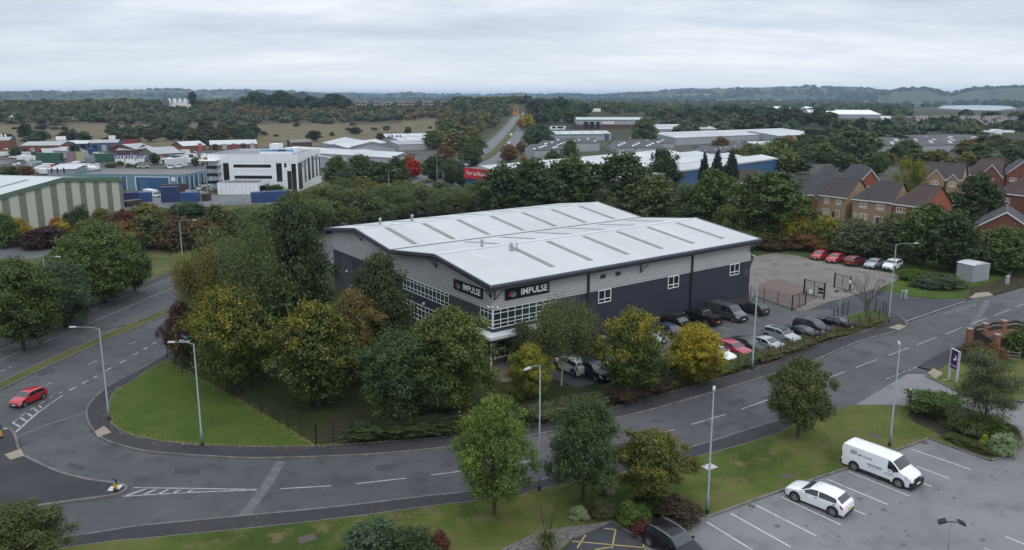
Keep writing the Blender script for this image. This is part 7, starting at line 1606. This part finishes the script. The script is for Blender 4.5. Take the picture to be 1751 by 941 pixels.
# pieces by the road
def cabinet():
    a,b_,c=P(1640,478,.14),P(1668,484.5,.14),P(1684,478,.14); d=b_-a; o=empty('kiosk',(a+c)/2,math.atan2(d.y,d.x),'pale grey kiosk cabinet with a curved roof behind the junipers','kiosk'); W_,D_=d.length,(c-b_).length; h=2.6
    m=mat('kiosk_grey',(.3,.31,.33),rough=.5,var=.08); MB().box((0,0,h/2),(W_,D_,h)).build('body',m,o)
    b=MB(); n=8; hw=D_/2+.12
    for k in range(n):
        y0,y1=-hw+2*hw*k/n,-hw+2*hw*(k+1)/n; f=lambda y:h+.02+.28*(1-(y/hw)**2); b.quad((-W_/2-.1,y0,f(y0)),(W_/2+.1,y0,f(y0)),(W_/2+.1,y1,f(y1)),(-W_/2-.1,y1,f(y1)))
        for X in (-W_/2-.1,W_/2+.1): b.quad((X,y0,h+.01),(X,y1,h+.01),(X,y1,f(y1)),(X,y0,f(y0)))
    b.build('roof',mat('kiosk_roof',(.5,.51,.53),var=.06),o)
    for s in (-.25,.25): MB().box((W_/2+.02,s*D_*.9,h*.47),(.03,D_*.42,h*.82)).build('door',mat('kiosk_door',(.27,.28,.3)),o)
cabinet()
def small_cabinet(x,y,yt,wd,label,col=(.3,.36,.36),z=.14,name='utility_cabinet',cat='cabinet'):
    p=P(x,y,z); h=zat(x,yt,p.y)-p.z; o=empty(name,p,.4,label,cat); m=mat('cabinet_%02d%02d'%(col[0]*99,col[1]*99),col); MB().box((0,0,h/2),(wd,wd*.55,h)).build('body',m,o); MB().box((0,0,h+.02),(wd+.05,wd*.55+.05,.05)).build('lid',m,o); MB().box((0,-wd*.28-.008,h*.5),(wd*.86,.012,h*.82)).build('door',mat('cabinet_door',(.25,.29,.29)),o); return o
small_cabinet(1543,510,498,.45,'left of the two small pale green cabinets at the entrance kerb'); small_cabinet(1548,511,497.5,.4,'right of the two small pale green cabinets at the entrance kerb',(.36,.42,.4))
small_cabinet(1722,486,472,.55,'lone pale bollard cabinet at the driveway right of the kiosk',(.42,.42,.43)); small_cabinet(309,463,450,1.3,'dark blue cabinet at the foot of the far lamp post',(.02,.025,.05),.1); small_cabinet(1553,695,667,.4,'short pale marker post beside the clipped hedge',(.45,.45,.46),.03,'marker_post','marker post')
def bollard(x,y,yt,label,z=.16):
    p=P(x,y,z); h=zat(x,yt,p.y)-p.z; o=empty('keep_left_bollard',p,-.5,label,'bollard'); ye=mat('bollard_yellow',(.62,.33,.02)); MB().box((0,0,.1),(.3,.22,.2),top=(.8,.8)).build('base',BLKP,o); MB().box((0,0,h*.45),(.3,.1,h*.62),top=(1.15,1)).build('body',ye,o)
    g=MB(); g.tube([(0,-.062,h*.82),(0,.062,h*.82)],h*.16,20); q=g.build('sign_disc',mat('sign_blue',(.02,.09,.35)),o); MB().box((0,0,h*.82),(.36,.09,h*.36),top=(.9,1)).build('head',BLKP,o)
    for s in (-1,1):
        g=MB(); y_=s*.072; r_=h*.11; g.quad((-r_*.7,y_,h*.82+r_*.35),(-r_*.45,y_,h*.82+r_*.7),(r_*.5,y_,h*.82-r_*.3),(r_*.25,y_,h*.82-r_*.6)); g.quad((r_*.75,y_,h*.82-r_*.75),(r_*.7,y_,h*.82+r_*.1),(-r_*.1,y_,h*.82-r_*.7)); g.build('arrow',WTX,q)
bollard(198,839,819,'yellow and blue keep-left bollard on the white plinth of the traffic island'); bollard(2,749,727,'black and orange bollard at the frame edge of the traffic island',.14)
# sign board: purple with crescent moon
def hotel_sign():
    a,b_=P(1622,648,.13),P(1635,655,.13); d=(b_-a); o=empty('sign_board',a,math.atan2(d.y,d.x),'purple sign board with a crescent moon on two grey legs by the parking lot entrance','sign'); L_=max(d.length,1.0); h=zat(1622,596,a.y)-a.z
    for X in (0,L_): MB().box((X,0,h/2),(.2,.16,h)).build('leg',HEADM,o)
    pm=mat('sign_purple',(.05,.012,.085),rough=.4); bd=MB().box((L_/2,0,h*.69),(L_-.21,.14,h*.58)).build('panel',pm,o); MB().box((L_/2,0,h-.0),(L_+.2,.18,.07)).build('cap',HEADM,o)
    g=MB(); n=22; R1=L_*.24; cx,cz=L_/2+.02,h*.76
    ou=[(cx+R1*math.cos(t),cz+R1*math.sin(t)) for t in [R(120)-R(265)*k/n for k in range(n+1)]]; inn=[(cx-R1*.32+R1*.78*math.cos(t),cz+R1*.18+R1*.78*math.sin(t)) for t in [R(105)-R(215)*k/n for k in range(n+1)]]
    for k in range(n): g.quad((ou[k][0],-.078,ou[k][1]),(inn[k][0],-.078,inn[k][1]),(inn[k+1][0],-.078,inn[k+1][1]),(ou[k+1][0],-.078,ou[k+1][1]))
    g.build('moon_emblem',WTX,bd)
    t=text_mesh('Premier Inn',.24,WTX,'lettering',parent=bd); face_frame(t,(L_/2,-.08,h*.5),(1,0,0)); w_=max(v.co.x for v in t.data.vertices)*2; t.scale=(L_*.68/w_,)*3
    b=MB().box((0,0,0),(.5,.35,.02)).build('concrete_pad',TACT,loc=(*P(1616,652)[:2],.15)); tag(b,'small concrete slab in the grass by the purple sign','slab')
hotel_sign()
# arched brick enclosure
def enclosure():
    bm_=brick('orange_brick',(.28,.13,.07),(.22,.1,.06),(.2,.17,.14)); o=empty('brick_enclosure',P(1656,585,.13),0,'brick piers with arched dark boarding round a small enclosure by the road','wall'); wd=mat('dark_boarding',(.035,.022,.018),rough=.8,var=.3,scale=4); b0=P(1656,585,.13)
    pts=[(1656,585,563),(1682,577,554),(1714,572,549),(1752,572,549)]
    for i,(x,yb,yt) in enumerate(pts):
        p=P(x,yb,.13); h=zat(x,yt,p.y)-p.z; q=p-b0; pr=MB().box((q.x,q.y,h/2),(.5,.5,h)).build('pier',bm_,o); MB().box((q.x,q.y,h+.05),(.6,.6,.1)).build('capping',mat('pier_cap',(.3,.22,.18)),pr)
    for (x0,y0,t0),(x1,y1,t1) in zip(pts,pts[1:]):
        a=P(x0,y0,.13)-b0; c=P(x1,y1,.13)-b0; d=(c-a); n=14; h=zat(x0,t0,(a+b0).y)-.13; g=MB(); cap=MB(); u=d.normalized()*.25; nn=Vector((-d.y,d.x,0)).normalized()*.06
        a2=a+u; c2=c-u; dd=c2-a2; lw=MB(); lw.quad(tuple(a2-nn*2.2),tuple(c2-nn*2.2),tuple(c2-nn*2.2+Vector((0,0,.7))),tuple(a2-nn*2.2+Vector((0,0,.7)))); lw.quad(tuple(a2-nn*2.2+Vector((0,0,.7))),tuple(c2-nn*2.2+Vector((0,0,.7))),tuple(c2+nn*2.2+Vector((0,0,.7))),tuple(a2+nn*2.2+Vector((0,0,.7)))); lw.build('brick_base',bm_,o)
        arch=lambda f:h*.8+.42*math.sin(math.pi*f)
        for k in range(n):
            f0,f1=k/n,(k+1)/n; p0,p1=a2+dd*f0,a2+dd*f1
            for s in (-1,1): g.quad(tuple(p0+nn*s+Vector((0,0,.7))),tuple(p1+nn*s+Vector((0,0,.7))),tuple(p1+nn*s+Vector((0,0,arch(f1)))),tuple(p0+nn*s+Vector((0,0,arch(f0)))))
            g.quad(tuple(p0-nn+Vector((0,0,arch(f0)))),tuple(p1-nn+Vector((0,0,arch(f1)))),tuple(p1+nn+Vector((0,0,arch(f1)))),tuple(p0+nn+Vector((0,0,arch(f0)))))
            e0,e1=h*.66+.2*math.sin(math.pi*f0),h*.66+.2*math.sin(math.pi*f1); cap.quad(tuple(p0-nn*1.6+Vector((0,0,e0))),tuple(p1-nn*1.6+Vector((0,0,e1))),tuple(p1-nn*1.6+Vector((0,0,e1+.1))),tuple(p0-nn*1.6+Vector((0,0,e0+.1))))
        g.build('arched_panel',wd,o); cap.build('rail',mat('pale_rail',(.4,.38,.36)),o)
    # nearer pier with timber doors
    p=P(1702,604,.13); h=zat(1702,573,p.y)-p.z; q=p-b0; pr=MB().box((q.x,q.y,h/2),(.5,.5,h)).build('pier',bm_,o); MB().box((q.x,q.y,h+.05),(.6,.6,.1)).build('capping',mat('pier_cap',(.3,.22,.18)),pr)
    a=P(1660,588,.13)-b0; c=q; d=c-a; g=MB(); 
    nn=Vector((-d.y,d.x,0)).normalized()*.05; 
    for s in (-1,1): g.quad(tuple(a+d*.08+nn*s),tuple(a+d*.93+nn*s),tuple(a+d*.93+nn*s+Vector((0,0,h*.55))),tuple(a+d*.08+nn*s+Vector((0,0,h*.9))))
    g.build('timber_gate',wd,o)
    c2=P(1748,606,.13)-b0; d=c2-q; g=MB(); nn=Vector((-d.y,d.x,0)).normalized()*.05
    for s in (-1,1): g.quad(tuple(q+d*.07+nn*s),tuple(c2+nn*s),tuple(c2+nn*s+Vector((0,0,h*.85))),tuple(q+d*.07+nn*s+Vector((0,0,h*.85))))
    g.build('timber_gate',wd,o)
enclosure()
def rail_fence():
    a,c=P(1703,614,.13),P(1742,620,.13); d=c-a; o=empty('rail_fence',a,math.atan2(d.y,d.x),'weathered three-rail timber fence in front of the arched enclosure','fence'); m=mat('weathered_timber',(.17,.15,.14),var=.25,scale=5); L_=d.length
    for X in (0,L_/2,L_): MB().box((X,0,.6),(.12,.12,1.2)).build('post',m,o)
    for z_ in (.35,.7,1.05): MB().box((L_/2,-.08,z_),(L_+.2,.04,.12)).build('rail',m,o)
rail_fence()
# corner totem of the warehouse
def totem():
    p=P(321,638,.13); o=empty('sign_board',p,-.15,'black sign board with coloured stripes and white lettering in front of the purple tree','sign'); z0=zat(318,586,p.y)-.13; z1=zat(318,571,p.y)-.13+.25; W_=1.5
    for X in (-.6,.6): MB().box((X,0,z0/2),(.1,.1,z0)).build('leg',FEN,o)
    bd=MB().box((0,0,(z0+z1)/2),(W_,.1,z1-z0)).build('panel',BLK,o); zc_=(z0+z1)/2
    t=text_mesh('IMPULSE',.3,WTX,'lettering',parent=bd); w_=max(v.co.x for v in t.data.vertices)*2; t.scale=(W_*.8/w_,)*3; face_frame(t,(0,-.058,zc_-.42),(1,0,0)); t.scale=(W_*.8/w_,)*3
    for k,m in enumerate((PNK,PUR,TEA,GRN)):
        g=MB(); x=-.24+k*.13; y=zc_+.25-k*.07; g.quad((x-.16,-.056,y-.2),(x-.08,-.056,y-.2),(x+.12,-.056,y+.02),(x+.04,-.056,y+.06)); g.quad((x+.04,-.056,y+.06),(x+.12,-.056,y+.02),(x+.26,-.056,y-.12),(x+.2,-.056,y-.16)); g.build('logo_stripe',m,bd)
totem()
# verge sign post
p=P(294,467,.1); o=empty('road_sign',p,.3,'thin post with a small dark sign on the far verge','sign'); hh=zat(290,432,p.y)-.1; MB().tube([(0,0,0),(0,0,hh)],.04,6).build('post',GALV,o); MB().box((0,0,hh-.3),(.35,.04,.6)).build('plate',BLKP,o)
# fallen leaves
def fallen(name,spots,seed,n,size,cols):
    rg=random.Random(seed)
    for ci,col in enumerate(cols):
        b=MB()
        for _ in range(n//len(cols)):
            ln,wd,z=rg.choice(spots); k=rg.randrange(len(ln)-1); q=ln[k]+(ln[k+1]-ln[k])*rg.random()+Vector((rg.gauss(0,wd),rg.gauss(0,wd),0)); s=size*rg.uniform(.6,1.5); a=rg.uniform(0,6.28); c_,s_=math.cos(a)*s,math.sin(a)*s
            b.quad((q.x+c_,q.y+s_,z+.02),(q.x-s_*.6,q.y+c_*.6,z+.006),(q.x-c_,q.y-s_,z+.02),(q.x+s_*.6,q.y-c_*.6,z+.006))
        tag(b.build(name,mat('dead_leaf_%d'%ci,col,rough=.9)),kind='stuff')
fallen('fallen_leaves',[(FENCE_A,.35,.14),(NBs[12:60],.3,.145),(NKs[60:],.18,.01),(NBs[40:],.25,.145),(FENCE_A,.5,.14)],2,1500,.06,((.3,.2,.08),(.22,.12,.05),(.38,.3,.16)))
area=[(px((230,640),(260,720),(400,740),(500,755)),2.6,.14),(px((340,690),(430,740)),2.0,.14),(px((430,700),(560,740),(700,745)),2.0,.11),(px((1220,800),(1400,760),(1500,720)),1.8,.135),(px((300,910),(600,900),(800,880)),.9,.135),(px((880,690),(960,690)),2,.11)]
fallen('fallen_leaves',area,5,420,.055,((.4,.33,.2),(.3,.2,.1)))
# ================================================================ haze
def haze():
    me=bpy.data.meshes.new('haze'); bm=bmesh.new(); bmesh.ops.create_cube(bm,size=1.0); bm.to_mesh(me); bm.free()
    o=bpy.data.objects.new('haze',me); link(o); o.scale=(34000,27000,134); o.location=(0,9000,132/2-2); tag(o,kind='stuff')
    m=bpy.data.materials.new('haze'); t=nodes(m); t.nodes.clear(); u=t.nodes.new('ShaderNodeOutputMaterial'); v=t.nodes.new('ShaderNodeVolumePrincipled')
    v.inputs['Color'].default_value=(.56,.74,1.0,1); v.inputs['Density'].default_value=HAZE; v.inputs['Anisotropy'].default_value=.2; t.links.new(v.outputs[0],u.inputs['Volume']); me.materials.append(m)
HAZE=8.5e-5
haze()
